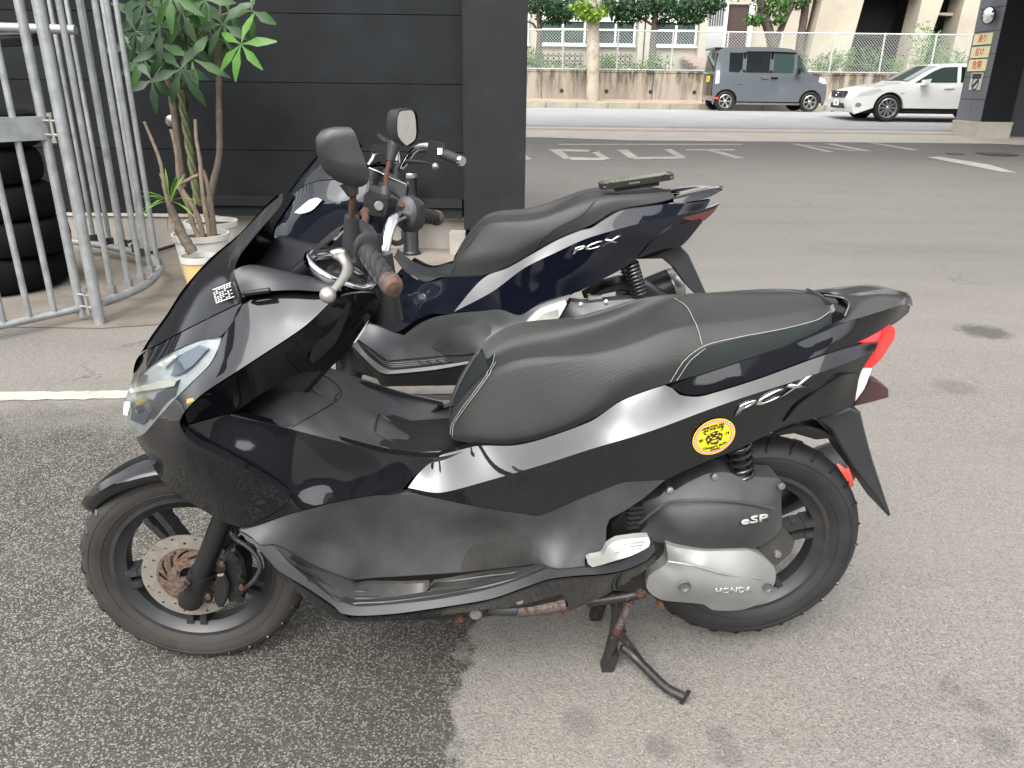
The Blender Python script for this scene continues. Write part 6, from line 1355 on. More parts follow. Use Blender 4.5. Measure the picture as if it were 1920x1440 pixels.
# cut dracaena in the middle pot
dr, O = stems('cut_dracaena', [([(385, 475), (378, 430), (366, 395), (350, 370), (338, 350), (334, 320), (332, 290), (326, 262), (321, 242)], .021, .012, 'bark_pale'),
    ([(384, 470), (362, 420), (350, 380), (332, 350), (318, 380)], .018, .015, 'bark_pale'), ([(398, 470), (392, 430), (383, 385), (378, 340), (375, 300), (368, 262), (366, 224)], .019, .010, 'bark_pale'),
    ([(402, 460), (400, 420), (394, 370), (386, 335), (380, 318)], .02, .013, 'bark_brown'), ([(372, 328), (352, 338), (333, 348)], .013, .012, 'bark_pale')], 5.25, None, 'leafless cut dracaena stems with pale tips in the middle pot')
yu, O2 = stems('small_yucca', [([(362, 474), (350, 455), (336, 430), (326, 405), (318, 385)], .036, .024, 'bark_brown'), ([(318, 392), (308, 350), (302, 310), (296, 290), (283, 258), (270, 228)], .014, .008, 'bark_pale')], 4.85, None, 'young yucca with bright spiky tuft and one bare cut stem')
tip = at_y(318, 378, 4.85); rn = random.Random(2)
for i in range(26):
    a = rn.uniform(0, 2 * math.pi); el = rn.uniform(-.35, 1.35); d = np.array([math.cos(a) * math.cos(el), math.sin(a) * math.cos(el), math.sin(el)]); s = np.cross(d, [0, 0, 1.]); s /= np.linalg.norm(s) + 1e-6; n = np.cross(s, d); m = MB()
    quadleaf(m, tip - O2, d, s, n, rn.uniform(.14, .23), .0085, 5, .45 if el < .7 else .1, .4); m.obj('leaf', M['leaf_lime'], yu, 60, fix=False)
for i in range(9):
    a = rn.uniform(0, 2 * math.pi); d = np.array([math.cos(a) * .35, math.sin(a) * .35, -1]); d /= np.linalg.norm(d); s = np.array([math.sin(a), -math.cos(a), 0]); m = MB(); quadleaf(m, tip - O2 - np.array([0, 0, .02]), d, s, np.cross(s, d), rn.uniform(.1, .18), .006, 4, .1); m.obj('dry_leaf', M['leaf_dry'], yu, 60, fix=False)
# money tree: braided trunk, brown cut limbs, palmate leaves
bt = []
for j in range(3):
    pts = []
    for i in range(26):
        t = i / 25; y = 385 - t * 215; x = 372 - t * 34 + (4.5 * math.sin(t * 13 + j * 2.094)); pts.append((x, y, .025 * math.cos(t * 13 + j * 2.094)))
    bt.append((pts, .016, .012, 'stem_green'))
mt, O3 = stems('money_tree', bt + [([(388, 408), (398, 350), (408, 310), (412, 280), (411, 220), (410, 150), (408, 95), (407, 70)], .026, .018, 'bark_brown'), ([(407, 72), (400, 50), (398, 32)], .013, .009, 'bark_pale'), ([(408, 72), (413, 40), (413, 4)], .013, .008, 'bark_brown'),
    ([(345, 350), (334, 270), (326, 200), (320, 160), (316, 148)], .022, .028, 'bark_brown'), ([(316, 150), (313, 128), (316, 100)], .012, .008, 'bark_pale'), ([(322, 150), (324, 130), (318, 112)], .011, .008, 'bark_pale'), ([(338, 175), (330, 120), (345, 70), (360, 30), (365, -40)], .013, .009, 'stem_green'), ([(345, 70), (300, 40), (270, -10)], .009, .006, 'stem_green'), ([(355, 90), (395, 40), (440, 20), (470, 15)], .008, .005, 'stem_green')], 5.75, None, 'money tree with braided green trunk, thick brown limbs and palmate leaves')
spots = [(452, 83, 6, .19, 'leaf_bright', .6), (340, 20, 6, .18, 'leaf', .2), (268, 110, 6, .20, 'leaf', 1.0), (340, 130, 6, .20, 'leaf_dark', 2.0), (300, 50, 6, .20, 'leaf_dark', .5), (375, 45, 6, .19, 'leaf', 1.3), (418, 45, 6, .18, 'leaf_dark', .1), (430, 25, 5, .20, 'leaf', 0), (262, 30, 6, .2, 'leaf_dark', .8), (285, 150, 5, .17, 'leaf_dark', 3.6), (352, 75, 6, .18, 'leaf', 2.6), (320, -10, 6, .2, 'leaf', .4), (385, 0, 6, .19, 'leaf', 1.9), (255, 60, 6, .18, 'leaf_dark', 2.2), (270, 5, 6, .18, 'leaf_dark', .3), (300, 95, 6, .19, 'leaf_dark', 4.0), (245, 85, 5, .16, 'leaf_dark', 1.4), (360, 110, 5, .20, 'leaf', 3.3), (400, 70, 5, .16, 'leaf_dark', 5.0), (340, 165, 5, .16, 'leaf_dark', 4.4), (472, 20, 4, .16, 'leaf', .1), (300, 15, 6, .2, 'leaf', 2.9)]
for i, (x, y, k, L, m_, a0) in enumerate(spots):
    dy = ((i * 37) % 11 - 5) * .05; c = at_y(x, y, 5.6 + dy); rosette(mt, O3, c, k, L * 1.15, .032, m_, (((i * 13) % 7 - 3) * .12, -1, .35), i, a0=a0)
    mid_ = at_y(352, 90, 5.75) if y > -20 else at_y(340, 40, 5.75); b = MB(); b.tube(resample([c - O3, (c * .5 + mid_ * .5) + np.array([0, 0, .04]) - O3, mid_ - O3], 8), .0035, 5); b.obj('leaf_stalk', M['stem_green'], mt, 60)
# ------------------------------------------------------------------ street: retaining wall, fence, trees, school, cars
FWY = 28.6
def stained(name, col):
    m = mat_base(name, col, .9); t = NT(m); g = t.new('NewGeometry'); p = g.outputs['Position']; mp = t.new('Mapping'); mp.inputs['Scale'].default_value = (1.6, 1, .22); t.l.new(p, mp.inputs[0])
    a = t.noise(mp.outputs[0], 2.0, 6, .7); b_ = t.noise(p, 2.2, 6, .7, .5); sep = t.new('SeparateXYZ'); t.l.new(p, sep.inputs[0]); top = t.mr(sep.outputs[2], .9, 1.62, 0, 1)
    f = t.math('MULTIPLY', t.mr(a, .42, .56), t.mr(top, 0, 1, .35, 1.0)); c = t.mix(f, tuple(col), (.055, .045, .035)); c = t.mix(t.mr(b_, .52, .68, 0, .7), c, (.30, .22, .13)); c = t.mix(t.mr(t.noise(mp.outputs[0], 5, 3), .58, .66, 0, .6), c, (.34, .25, .14))
    t.set(Base_Color=c); return m
M['stained'] = stained('water_stained_concrete', (.27, .245, .20))
rw = tag(empty('retaining_wall', (0, FWY, 0)), 'long stained concrete retaining wall with round weep holes along the street', 'wall')
xj = [-14, -9, -4, .9, 4.75, 9.6, 14.5, 19.4, 26]
wt = 1.64
hole_x = []
for px in (1053, 1137, 1220, 1302, 1540, 1680): hole_x.append(at_y(px, 172, FWY)[0])
for i in range(len(xj) - 1):
    b = MB(); b.box(xj[i] + .012, xj[i + 1] - .012, 0, .25, .6, wt); b.obj('wall_section', M['stained'], rw)
for x in hole_x:
    z_ = at_y(1200, 172, FWY)[2]; b = MB(); b.lathe([(0, .006), (.055, .006), (.07, .010), (.07, -.01)], (x, 0.0, z_), (0, -1, 0), 16); b.obj('weep_hole', M['ink'], rw)
b = MB(); b.box(-14, 26, -.02, .27, wt + .003, wt + .05); b.obj('coping', M['stained'], rw)
# chain link fence: bays with posts, rails and woven wire
FY = FWY + .12; fz0, fz1 = wt + .05, at_y(1200, 58, FY)[2]
fen = tag(empty('chain_link_fence', (0, FY, 0)), 'galvanised chain link fence with posts on top of the retaining wall', 'fence')
M['wire'] = mat_base('galvanised_wire', (.42, .44, .43), .5, .4); M['post'] = mat_base('pale_fence_post', (.50, .51, .50), .45, .4)
posts = [at_y(px, 110, FY)[0] for px in (960, 1055.5, 1157, 1259, 1361, 1461, 1558, 1652, 1748, 1842)]; posts = [posts[0] - 2 * (posts[1] - posts[0]), posts[0] - (posts[1] - posts[0])] + posts + [posts[-1] + 1.95]
bw = float(np.mean(np.diff(posts))); H = fz1 - fz0; pitch = .105; wm = MB(); wr = .0052
n = int((bw + H) / pitch) + 1
for i in range(n):
    for s in (0, 1):
        xa = i * pitch - H; pts = [(xa, 0), (xa + H, H)]; (x0, z0), (x1, z1) = pts
        if x0 < 0: z0 -= x0; x0 = 0
        if x1 > bw: z1 -= (x1 - bw); x1 = bw
        if x1 - x0 < .03: continue
        if s: x0, x1 = bw - x0, bw - x1
        wm.tube([(x0, .003 * (1 - 2 * s), z0), (x1, .003 * (1 - 2 * s), z1)], wr, 3, cap=False)
wme = wm.mesh('wire_mesh', None, False); wme.materials.append(M['wire'])
pm = MB(); pm.tube([(0, 0, 0), (0, 0, H + .03)], .03, 8); pme = pm.mesh('post', 50); pme.materials.append(M['post'])
rm = MB(); rm.tube([(0, 0, 0), (bw, 0, 0)], .022, 8); rme = rm.mesh('rail', 50); rme.materials.append(M['post'])
for i, x in enumerate(posts):
    o = link('post', pme, None, fen); o.location = (x, 0, fz0)
    if i < len(posts) - 1:
        s = (posts[i + 1] - x) / bw
        for nm, me, z_ in (('wire_mesh', wme, fz0), ('rail', rme, fz1), ('rail', rme, fz0 + .04)):
            o = link(nm, me, None, fen); o.location = (x, -.03 if nm == 'wire_mesh' else 0, z_); o.scale = (s, 1, 1)
            if nm == 'wire_mesh': o["kind"] = "stuff"
# foliage
M['tree_leaf'] = leaf_mat('street_tree_leaf', (.035, .085, .02), (.06, .13, .03)); M['tree_dark'] = leaf_mat('dark_tree_leaf', (.012, .032, .012), (.022, .055, .018)); M['lime_leaf'] = leaf_mat('lime_shoot_leaf', (.11, .19, .02), (.16, .26, .03)); M['grass_leaf'] = leaf_mat('weedy_green', (.06, .13, .03), (.10, .19, .05))
def clump(m, c, rx, ry, rz, n, s, rn):
    for _ in range(n):
        while True:
            p = np.array([rn.uniform(-1, 1) for _ in range(3)])
            if p @ p < 1: break
        p = p * (.55 + .45 * rn.random()); q = np.array(c) + p * np.array([rx, ry, rz]); d = np.array([rn.gauss(0, 1) for _ in range(3)]); d /= np.linalg.norm(d) + 1e-9; e = np.cross(d, [rn.gauss(0, 1) for _ in range(3)]); e /= np.linalg.norm(e) + 1e-9; k = s * rn.uniform(.6, 1.25)
        m.add([q - d * k, q + e * k * .45, q + d * k, q - e * k * .45], [(0, 1, 2, 3)])
M['bark_mottled'] = worn('mottled_plane_bark', (.34, .30, .24), .85, .15, 4, 0, dirt=((.11, .075, .05), 1.0), bumpy=.3, bscale=40); M['bark_dark'] = worn('dark_tree_bark', (.075, .06, .05), .9, .3, 6)
def tree(name, label, Y, trunk, limbs, crowns, bark, leafm, seed, rs=(.2, .15), s=.08):
    q = [at_y(x, y, Y) for x, y in trunk]; O = np.array([q[0][0], Y, q[0][2]]); e = tag(empty(name, tuple(O)), label, 'tree'); rn = random.Random(seed)
    b = MB(); b.tube([p - O for p in resample(q, 18)], list(np.linspace(rs[0], rs[1], 18) * np.array([1 + rn.uniform(-.06, .06) for _ in range(18)])), 12); b.obj('trunk', bark, e, 60)
    for l, r0, r1 in limbs:
        b = MB(); b.tube([at_y(x, y, Y + dy) - O for x, y, dy in [(p + (0,))[:3] for p in l]], list(np.linspace(r0, r1, len(l))), 8); b.obj('limb', bark, e, 60)
    m = MB()
    for x, y, dy, rx, rz, n in crowns: clump(m, at_y(x, y, Y + dy) - O, rx, rx, rz, n, s, rn)
    o = m.obj('crown', leafm, e, None, False); return e
tree('plane_tree', 'street tree with pale mottled trunk and lime shoots in front of the wall', 27.3, [(1112, 192), (1112, 150), (1113, 90), (1112, 40), (1105, 0), (1095, -60)], [([(1113, 50), (1122, 20), (1130, -40)], .10, .06), ([(1112, 45), (1098, 20), (1085, 5)], .05, .03)],
     [(1092, 14, -.2, .5, .22, 260), (1112, 30, -.2, .55, .25, 300), (1125, 18, .1, .4, .25, 160), (1095, 30, -.3, .35, .15, 120), (1130, -45, 0, 1.2, .5, 300), (1060, -50, 0, 1.2, .5, 250)], M['bark_mottled'], M['lime_leaf'], 1, (.21, .17), .075)
tree('broadleaf_tree', 'leaning brown tree with bright leaves behind the van', 30.2, [(1452, 130), (1450, 95), (1445, 70), (1436, 40), (1426, 0), (1420, -40)], [([(1450, 92), (1462, 60), (1475, 30), (1490, 0), (1500, -40)], .13, .08), ([(1443, 62), (1430, 45), (1415, 35)], .05, .03)],
     [(1416, 38, -.3, .45, .25, 220), (1450, 15, 0, .8, .45, 400), (1485, 5, .2, .7, .35, 260), (1430, -15, 0, 1.0, .5, 400), (1510, -10, 0, .5, .4, 200), (1460, 40, -.2, .35, .2, 120)], M['bark_dark'], M['tree_leaf'], 2, (.2, .13), .085)
tree('slim_tree', 'slender dark mossy trunk beside the leaning tree', 30.6, [(1497, 130), (1500, 80), (1508, 30), (1515, -30)], [], [(1515, -40, 0, 1, .5, 200)], M['bark_dark'], M['tree_leaf'], 3, (.17, .12))
tree('school_tree', 'dark evergreen at the school window with forked trunk', 31.5, [(1008, 140), (1010, 100), (1012, 60), (1010, 20)], [([(1010, 62), (1000, 45), (990, 40)], .05, .04)], [(1035, 15, 0, 1.1, .5, 700), (1000, 5, 0, .8, .5, 500), (1065, 25, 0, .9, .35, 500), (1040, 40, 0, .7, .2, 200)], M['bark_dark'], M['tree_dark'], 4, (.13, .09), .08)
tree('school_tree', 'dark evergreen with wide low crown beside the school door', 31.5, [(1222, 140), (1224, 90), (1228, 40), (1232, 0)], [([(1226, 60), (1245, 40), (1275, 25)], .06, .04), ([(1228, 50), (1205, 35), (1180, 30)], .05, .03)], [(1180, 30, 0, .9, .4, 600), (1150, 15, 0, .9, .4, 500), (1200, 10, 0, 1.0, .5, 600), (1250, 15, 0, 1.0, .45, 700), (1300, 20, 0, 1.1, .45, 800), (1330, 8, 0, .9, .4, 500), (1290, 38, -.2, .7, .25, 300), (1240, 40, 0, .5, .2, 150)], M['bark_dark'], M['tree_dark'], 5, (.15, .1), .085)
rn = random.Random(11); m = MB()
for x in np.arange(-6, 24, .16):
    hh = .22 + .16 * math.sin(x * 1.7) + .12 * math.sin(x * .53 + 1) + (.45 if x > 7.5 else 0) * (1 + .3 * math.sin(x * 2.1)); clump(m, (x, 29.5 + rn.uniform(0, 1.2), 1.62 + hh * .5), .28, .3, hh * .8 + .06, 52, .06, rn)
o = m.obj('undergrowth', M['grass_leaf'], None, None, False); tag(o, 'green weeds and shrubs growing along the foot of the fence', 'plants', kind='stuff')
for i, (px, py, Y, rx, rz, lb) in enumerate(((1140, 122, 30.2, .5, .45, 'rounded green shrub behind the mottled trunk'), (1228, 122, 30.2, .75, .55, 'rounded green shrub under the wide crowned evergreen'), (998, 115, 30.4, .4, .6, 'leafy shrub by the charcoal pillar side of the fence'), (1745, 100, 31, .9, .9, 'tall shrub rising in front of the concrete piers'), (1730, 85, 33, .8, 1.1, 'climbing shrub in the dark opening between piers'), (1560, 118, 30.6, .8, .6, 'low spreading shrub at the dark school recess'))):
    m = MB(); c = at_y(px, py, Y); e = tag(empty('shrub', (c[0], Y, 1.6)), lb, 'shrub'); clump(m, (0, 0, c[2] - 1.6), rx, rx, rz, 420, .06, random.Random(40 + i)); m.obj('crown', M['grass_leaf'], e, None, False)
    b = MB(); b.tube([(0, 0, 0), (.02, 0, c[2] - 1.6)], .02, 6); b.obj('stem', M['bark_dark'], e)
# ------------------------------------------------------------------ school building
SY = 36.0
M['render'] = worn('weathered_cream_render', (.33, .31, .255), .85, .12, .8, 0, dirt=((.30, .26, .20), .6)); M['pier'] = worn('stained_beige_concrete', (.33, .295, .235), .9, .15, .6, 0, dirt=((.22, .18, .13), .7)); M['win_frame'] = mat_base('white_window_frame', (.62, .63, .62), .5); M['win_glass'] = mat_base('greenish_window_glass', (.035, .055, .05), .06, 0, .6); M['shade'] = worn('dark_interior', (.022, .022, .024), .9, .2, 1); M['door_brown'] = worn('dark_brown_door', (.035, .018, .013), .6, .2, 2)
sc = tag(empty('school_building', (0, SY, 0)), 'cream school building with window bays, dark doorway and heavy concrete piers', 'building')
def sx(x): return at_y(960 + x / 2, 60, SY)[0]
def sz(y): return at_y(1250, y / 2, SY)[2]
def sbox(name, x0, x1, y0, y1, d0, d1, mat, par=None):
    b = MB(); b.box(sx(x0), sx(x1), d0, d1, sz(y1), sz(y0)); return b.obj(name, mat, par or sc)
b = MB(); b.box(sx(-900), sx(735), .3, .6, 1.5, 9); b.obj('wall', M['render'], sc)
b = MB(); b.box(sx(900), sx(1050), .3, .6, 1.5, 9); b.obj('wall', M['render'], sc)
b = MB(); b.box(sx(735), sx(900), .3, .6, sz(10), 9); b.obj('wall', M['render'], sc)
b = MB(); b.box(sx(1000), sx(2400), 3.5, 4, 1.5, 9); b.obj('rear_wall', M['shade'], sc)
for x0, x1 in ((-120, 60), (108, 274), (318, 462), (543, 694)):
    for y0, y1 in ((80, 168), (-70, 52)):
        w_ = sbox('window', x0, x1, y0, y1, .22, .298, M['win_glass'])
        for fx in (x0, (x0 + x1) / 2, x1): 
            b = MB(); b.box(sx(fx) - .04, sx(fx) + .04, .17, .219, sz(y1), sz(y0)); b.obj('mullion', M['win_frame'], w_)
        for fy in (y0, y1, (y0 * .62 + y1 * .38)):
            b = MB(); b.box(sx(x0) - .04, sx(x1) + .04, .165, .2185, sz(fy) - .035, sz(fy) + .035); b.obj('mullion', M['win_frame'], w_)
    sbox('sill', x0 - 8, x1 + 8, 170, 178, .1, .29, M['win_frame']); sbox('spandrel', x0 - 6, x1 + 6, 54, 76, .2, .292, M['win_frame'])
for x0, x1 in ((108, 272), (318, 460)):
    vb = sbox('vent_block_panel', x0, x1, 204, 242, .24, .296, M['pier'])
    nn = 8
    for i in range(nn):
        for j in range(2):
            xa = sx(x0) + (sx(x1) - sx(x0)) * (i + .5) / nn; za = sz(242) + (sz(204) - sz(242)) * (j + .5) / 2; b = MB()
            for k in range(4):
                a = k * math.pi / 2; b.add([(xa, .236, za), (xa + .12 * math.cos(a - .45), .236, za + .12 * math.sin(a - .45)), (xa + .12 * math.cos(a + .45), .236, za + .12 * math.sin(a + .45))], [(0, 1, 2)])
            b.obj('vent_opening', M['ink'], vb)
for x0, x1 in ((284, 306), (474, 494), (500, 530), (702, 730)): sbox('column', x0, x1, -80, 262, -.1, .28, M['render'])
sbox('door_frame', 796, 806, 0, 200, .1, .29, M['win_frame']); sbox('door_frame', 890, 902, 0, 200, .1, .29, M['win_frame']); sbox('door', 806, 890, 12, 230, .4, .45, M['door_brown'])
lv = sbox('louvre', 738, 796, -20, 96, .26, .32, M['win_frame'])
for i in range(6): sbox('louvre_slat', 742 + i * 9, 747 + i * 9, -10, 92, .2, .255, M['dark_wall'], lv)
for i in range(4): sbox('step', 640 + i * 12, 735, 214 + i * 12, 226 + i * 12, -.9 + -.3 * i, .2, M['red_path'])
def poly(name, pts, d0, d1, mat):
    b = MB(); b.prism([(sx(x), sz(y)) for x, y in pts], d0, d1); return b.obj(name, mat, sc)
poly('pier', [(985, 260), (1000, 150), (1010, -60), (1100, -60), (1090, 60), (1070, 230), (1066, 262)], -.6, .28, M['pier'])
poly('pier', [(1090, 262), (1110, 60), (1120, -60), (1272, -60), (1255, 90), (1238, 230), (1236, 262)], -1.0, .2, M['pier'])
poly('pier', [(1462, 262), (1468, 110), (1478, -60), (1560, -60), (1545, 40), (1528, 150), (1516, 262)], -1.0, .2, M['pier'])
poly('pier', [(1616, 262), (1624, 40), (1632, -60), (1740, -60), (1724, 60), (1706, 262)], -1.0, .2, M['pier'])
poly('pier', [(1790, 262), (1795, 40), (1800, -60), (1960, -60), (1940, 262)], -1.0, .2, M['pier'])
b = MB(); b.box(sx(985), sx(2300), -1.2, 3.4, sz(-62), sz(-62) + .6); b.obj('beam', M['pier'], sc)
poly('soffit_slab', [(1262, -58), (1246, 30), (1240, 112), (1464, 124), (1474, 10), (1478, -58)], 1.2, 1.6, M['charcoal_smooth'])
poly('lintel', [(1545, 38), (1534, 44), (1622, 50), (1624, 38)], -.4, .0, M['pier'])
# ------------------------------------------------------------------ cars
M['van_paint'] = mat_base('blue_grey_car_paint', (.125, .142, .158), .25, .25, .5, .8); M['white_paint'] = mat_base('pearl_white_car_paint', (.74, .74, .71), .25, 0, .5, .8); M['car_glass'] = mat_base('dark_car_glass', (.012, .016, .016), .04, 0, .7); M['car_glass_clear'] = mat_base('tinted_car_glass', (.035, .055, .05), .04, 0, .7); M['plate_yellow'] = mat_base('yellow_plate', (.75, .50, .02), .5); M['plate_white'] = mat_base('white_plate', (.7, .72, .7), .5); M['alloy'] = mat_base('alloy_wheel', (.55, .55, .53), .3, .8); M['alloy_dark'] = mat_base('wheel_recess', (.03, .03, .03), .5)
def car_wheel(par, x, y, R_, rr, side, nsp):
    w = empty('wheel', (x, y, R_)); w.parent = par; s = side; b = MB(); b.lathe([(rr, -.09), (rr + .02, -.105), (R_ - .03, -.105), (R_ - .005, -.08), (R_, 0), (R_ - .005, .08), (R_ - .03, .105), (rr, .09)], (0, 0, 0), (0, s, 0), 36); b.obj('tyre', M['tyre'], w, 40)
    b = MB(); b.lathe([(rr + .004, .085), (rr - .012, .095), (rr - .022, .08), (rr - .03, .0)], (0, 0, 0), (0, s, 0), 36); b.obj('rim', M['alloy'], w, 40)
    b = MB(); b.lathe([(0, -.01), (rr - .01, -.01)], (0, 0, 0), (0, s, 0), 24); b.obj('brake', M['alloy_dark'], w)
    b = MB(); b.lathe([(0, .085), (.03, .085), (.05, .07), (.05, .0)], (0, 0, 0), (0, s, 0), 18)
    for i in range(nsp):
        for o in (-.09, .09):
            a = 2 * math.pi * i / nsp + o; d = np.array([math.cos(a), 0, math.sin(a)]); t = np.array([-math.sin(a), 0, math.cos(a)]); b.obox(d * (rr * .52) + np.array([0, s * .065, 0]), d * rr * .46, t * .009, np.array([0, .012, 0]))
    b.obj('spokes', M['alloy'], w)
def arc(cx, r, n=9, a0=0, a1=math.pi): return [(cx + r * math.cos(a0 + (a1 - a0) * i / (n - 1)), r * math.sin(a0 + (a1 - a0) * i / (n - 1))) for i in range(n)]
def car(name, label, loc, rz, top, sill, wheels, wr_, rr, Wf, paintm, nsp, crown=.04):
    """top: outline from nose bottom over the roof to the tail bottom (x, z); Wf(z) half width"""
    c = tag(empty(name, loc, rz), label, 'car'); bot = []
    for cx in wheels[::-1]: bot += [(x, z + wr_) for x, z in arc(cx, wr_ + .055)]          # tail -> nose along the sill with arches
    k = len(bot) // 2; ol = [(x, z) for x, z in top] + [(top[-1][0] - .02, sill)] + [(x, max(z, sill)) for x, z in bot[:k]] + [(x, max(z, sill)) for x, z in bot[k:]] + [(top[0][0] + .02, sill)]
    def W(x, z): return Wf(x, z)
    pts = [(x, z, W(x, z)) for x, z in ol]; inn = [(x, z, W(x, z)) for x in np.linspace(top[0][0] + .2, top[-1][0] - .2, 9) for z in (.5, .75, .95)]
    inn = [p for p in inn if inside(np.array(ol), np.array([[p[0], p[1]]]))[0] and pdist(np.array(ol), np.array([[p[0], p[1]]]))[0] > .05]
    panel('body_side', pts, paintm, c, inn, step=.07, edge=.012, rim=.03, depth=.10, corner=25)
    T = spline(top, .06, False, 30); b = MB(); m_ = 8; n_ = len(T)
    for x, z in T:
        w = W(x, z) - .012
        for j in range(m_ + 1):
            y = -w + 2 * w * j / m_; q = 1 - (y / w) ** 2; b.v.append((x - (crown * q if x < top[0][0] + .5 else -crown * q if x > top[-1][0] - .4 else 0), y, z + crown * .5 * q))
    b.f = [(i * (m_ + 1) + j, i * (m_ + 1) + j + 1, (i + 1) * (m_ + 1) + j + 1, (i + 1) * (m_ + 1) + j) for i in range(n_ - 1) for j in range(m_)]
    b.obj('body_shell', paintm, c, 40)
    b = MB(); b.box(top[0][0] + .25, top[-1][0] - .2, -.6, .6, sill + .02, .75); b.obj('underbody', M['ink'], c)
    for cx in wheels:
        for s in (-1, 1): car_wheel(c, cx, s * (W(cx, .5) - .11), wr_, rr, s, nsp)
    def side(nm, pl, mat, off=.006, both=True, **kw): return panel(nm, [(x, z, W(x, z) + off) for x, z in pl], mat, c, both=both, step=.08, edge=.004, rim=.012, depth=.03, corner=25, **kw)
    def cross(nm, p0, p1, inset_, mat, lift=.012, n=6):      # strip of glass or trim across the car between two outline points
        b = MB()
        for i in range(n + 1):
            t = i / n; x = p0[0] + (p1[0] - p0[0]) * t; z = p0[1] + (p1[1] - p0[1]) * t; w = W(x, z) - inset_; dx, dz = p1[1] - p0[1], -(p1[0] - p0[0]); L = math.hypot(dx, dz); sgn = 1 if dz * 1 > 0 or abs(dz) < .3 * abs(dx) else -1
            nx, nz = dx / L, dz / L
            if nz < 0: nx, nz = -nx, -nz
            if abs(nz) < .3: nx = -abs(nx) if x < (top[0][0] + top[-1][0]) / 2 else abs(nx)
            for j in range(9):
                y = -w + 2 * w * j / 8; q = 1 - (y / (w + inset_)) ** 2; b.v.append((x + nx * lift - (crown * q if x < top[0][0] + .5 else -crown * q if x > top[-1][0] - .4 else 0), y, z + nz * lift + crown * .5 * q))
        b.f = [(i * 9 + j, i * 9 + j + 1, (i + 1) * 9 + j + 1, (i + 1) * 9 + j) for i in range(n) for j in range(8)]; return b.obj(nm, mat, c, 40)
    return c, W, side, cross
# grey box van, nose to the right (turned half round); x = 0 at the nose
vtop = [(.03, .24), (.0, .45), (.02, .75), (.10, .93), (.45, 1.02), (.62, 1.08), (.80, 1.32), (1.02, 1.66), (1.2, 1.735), (1.8, 1.775), (2.7, 1.775), (3.15, 1.75), (3.27, 1.70), (3.33, 1.4), (3.37, 1.0), (3.38, .6), (3.36, .28)]
Wv = lambda x, z: .735 - .10 * max(0, z - .95) ** 1.3 - .05 * max(0, .35 - x) / .35 - .02 * max(0, x - 3.2) / .2
vf = at_y(1515, 209, 24.42); vx = vf[0] + .46 + .02
vc, W, side, cross = car('van', 'blue grey boxy van driving along the street, yellow plate at the rear', (vx, 24.42 + .72, gz(24.9)), math.pi, vtop, .19, [.46, 2.98], .285, .19, Wv, M['van_paint'], 6)
side('window', [(.72, 1.08), (.80, 1.10), (.98, 1.08), (1.0, 1.56), (.96, 1.56)], M['car_glass_clear']); side('window', [(1.06, 1.08), (1.68, 1.08), (1.68, 1.60), (1.14, 1.60), (1.08, 1.5)], M['car_glass_clear']); side('window', [(1.78, 1.08), (2.48, 1.08), (2.48, 1.60), (1.78, 1.60)], M['car_glass']); side('window', [(2.58, 1.18), (2.68, 1.08), (2.98, 1.10), (2.98, 1.62), (2.58, 1.62)], M['car_glass'])
side('pillar_trim', [(1.685, 1.07), (1.775, 1.07), (1.775, 1.63), (1.685, 1.63)], M['gloss_plastic'], .004); side('pillar_trim', [(2.485, 1.07), (2.575, 1.10), (2.575, 1.63), (2.485, 1.63)], M['gloss_plastic'], .004); side('rain_visor', [(1.05, 1.60), (1.7, 1.615), (2.5, 1.615), (2.5, 1.655), (1.7, 1.66), (1.05, 1.64)], M['gloss_plastic'], .02)
for x in (1.74, 2.52): side('door_gap', [(x, .30), (x + .012, .30), (x + .012, 1.07), (x, 1.07)], M['ink'], .004)
side('door_gap', [(.93, .32), (.942, .32), (.942, 1.05), (.93, 1.05)], M['ink'], .004); side('slide_rail', [(2.55, .74), (3.30, .74), (3.30, .765), (2.55, .765)], M['ink'], .004); side('sill_trim', [(.78, .20), (2.66, .20), (2.66, .25), (.78, .25)], M['steel'], .012)
for x in (1.62, 1.90): side('door_handle', [(x - .10, .92), (x + .10, .92), (x + .10, .97), (x - .10, .97)], M['chrome'], .03)
side('headlamp', [(.04, .80), (.10, .93), (.28, .99), (.30, .86), (.16, .80)], M['clear_lens'], .008); side('tail_lamp', [(3.22, .78), (3.345, .76), (3.335, 1.12), (3.24, 1.14)], M['clear_lens'], .012); side('reflector', [(3.2, .34), (3.36, .34), (3.36, .40), (3.2, .40)], M['red'], .01)
cross('windscreen', (.64, 1.10), (1.0, 1.64), .06, M['car_glass']); cross('rear_window', (3.31, 1.62), (3.355, 1.10), .09, M['car_glass'], .02); cross('tailgate_panel', (3.362, 1.02), (3.382, .42), .10, M['gloss_plastic'], .012)
b = MB(); b.box(3.12, 3.42, -.60, .60, 1.705, 1.76); b.obj('spoiler', M['gloss_plastic'], vc)
b = MB(); b.box(3.40, 3.425, -.05, .28, .82, .985); b.obj('number_plate', M['plate_yellow'], vc)
text_on('plate_lettering', '30', .11, (3.428, .115, .90), (0, 1, 0), (0, 0, 1), M['ink'], vc, depth=.001)
for s in (-1, 1):
    b = MB(); b.obox((.98, s * .83, 1.13), (.05, 0, .01), (0, .09, 0), (0, 0, .075)); b.obj('door_mirror', M['chrome'], vc)
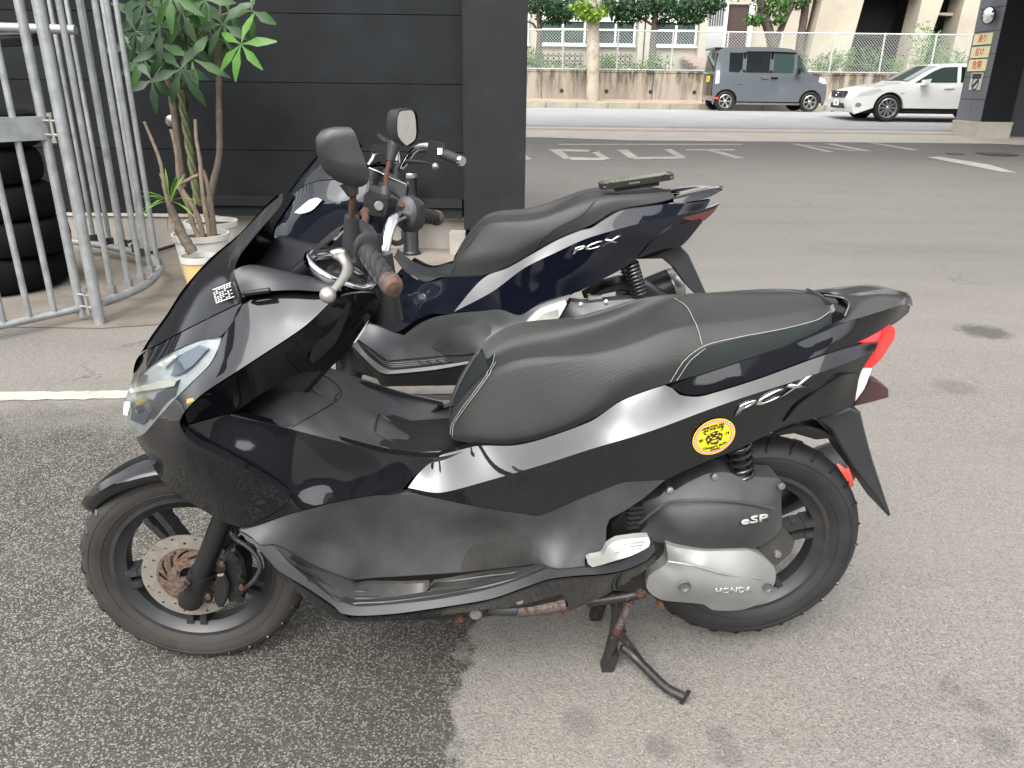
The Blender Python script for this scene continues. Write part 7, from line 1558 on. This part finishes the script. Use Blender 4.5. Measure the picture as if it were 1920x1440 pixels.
# white saloon, nose to the left
stop = [(.10, .20), (.02, .36), (.0, .52), (.06, .66), (.35, .77), (.9, .88), (1.30, .93), (1.75, 1.16), (2.12, 1.33), (2.5, 1.385), (3.0, 1.38), (3.5, 1.30), (4.0, 1.10), (4.3, 1.02), (4.65, .98), (4.74, .82), (4.76, .52), (4.70, .26)]
Ws = lambda x, z: .875 - .30 * max(0, z - .80) ** 1.25 - .13 * max(0, .7 - x) ** 1.6 - .10 * max(0, x - 4.3) ** 1.5
sf_ = at_y(1660, 230, 20.75); cx_ = sf_[0] - .93
ws, W, side, cross = car('sedan', 'white saloon car passing behind the street pillar with signs', (cx_, 20.75 + .86, gz(21.3)), 0, stop, .17, [.93, 3.78], .325, .235, Ws, M['white_paint'], 10)
side('window', [(1.50, .93), (2.55, .94), (2.55, 1.31), (2.20, 1.295), (1.92, 1.19)], M['car_glass_clear']); side('window', [(2.64, .945), (3.65, .98), (3.55, 1.17), (3.2, 1.28), (2.64, 1.315)], M['car_glass'])
for pl in ([(1.38, .35), (1.392, .35), (1.46, .90), (1.448, .90)], [(2.60, .32), (2.612, .32), (2.612, .93), (2.60, .93)]): side('door_gap', pl, M['seam_dark'], .003)
side('sill_line', [(1.35, .24), (3.35, .24), (3.35, .262), (1.35, .262)], M['seam_dark'], .003)
side('door_handle', [(2.25, .80), (2.50, .81), (2.50, .85), (2.25, .84)], M['white_paint'], .025); side('headlamp', [(.10, .58), (.20, .68), (.62, .79), (.70, .75), (.45, .63)], M['clear_lens'], .008); side('fog_lamp', [(.10, .36), (.20, .34), (.26, .40), (.20, .45), (.12, .44)], M['steel'], .01)
side('wing_vent', [(1.18, .66), (1.30, .67), (1.30, .69), (1.18, .68)], M['steel'], .006)
cross('windscreen', (1.36, .965), (2.08, 1.315), .09, M['car_glass_clear'], .012); cross('rear_window', (3.55, 1.29), (4.0, 1.11), .1, M['car_glass'])
b = MB(); b.box(-.06, .03, -.42, .42, .56, .72); gr = b.obj('grille', M['ink'], ws)
for i in range(5):
    b = MB(); b.box(-.075, -.061, -.40, .40, .58 + i * .028, .59 + i * .028); b.obj('grille_bar', M['chrome'], gr)
b = MB(); b.lathe([(.05, 0), (.062, 0), (.062, .012), (.05, .012)], (-.076, 0, .64), (-1, 0, 0), 18); b.obj('grille_emblem', M['chrome'], gr)
b = MB(); b.box(-.055, .02, -.38, .38, .30, .42); b.obj('lower_intake', M['ink'], ws)
b = MB(); b.box(-.075, -.056, -.17, .17, .36, .52); b.obj('number_plate', M['plate_white'], ws)
text_on('plate_lettering', '18', .11, (-.078, 0, .43), (0, -1, 0), (0, 0, 1), mat_base('plate_green', (.02, .15, .06), .5), ws, depth=.001)
for s in (-1, 1):
    b = MB(); b.obox((1.72, s * .95, .95), (.07, 0, .015), (0, .10, 0), (.01, 0, .06)); b.obj('door_mirror', M['white_paint'], ws)
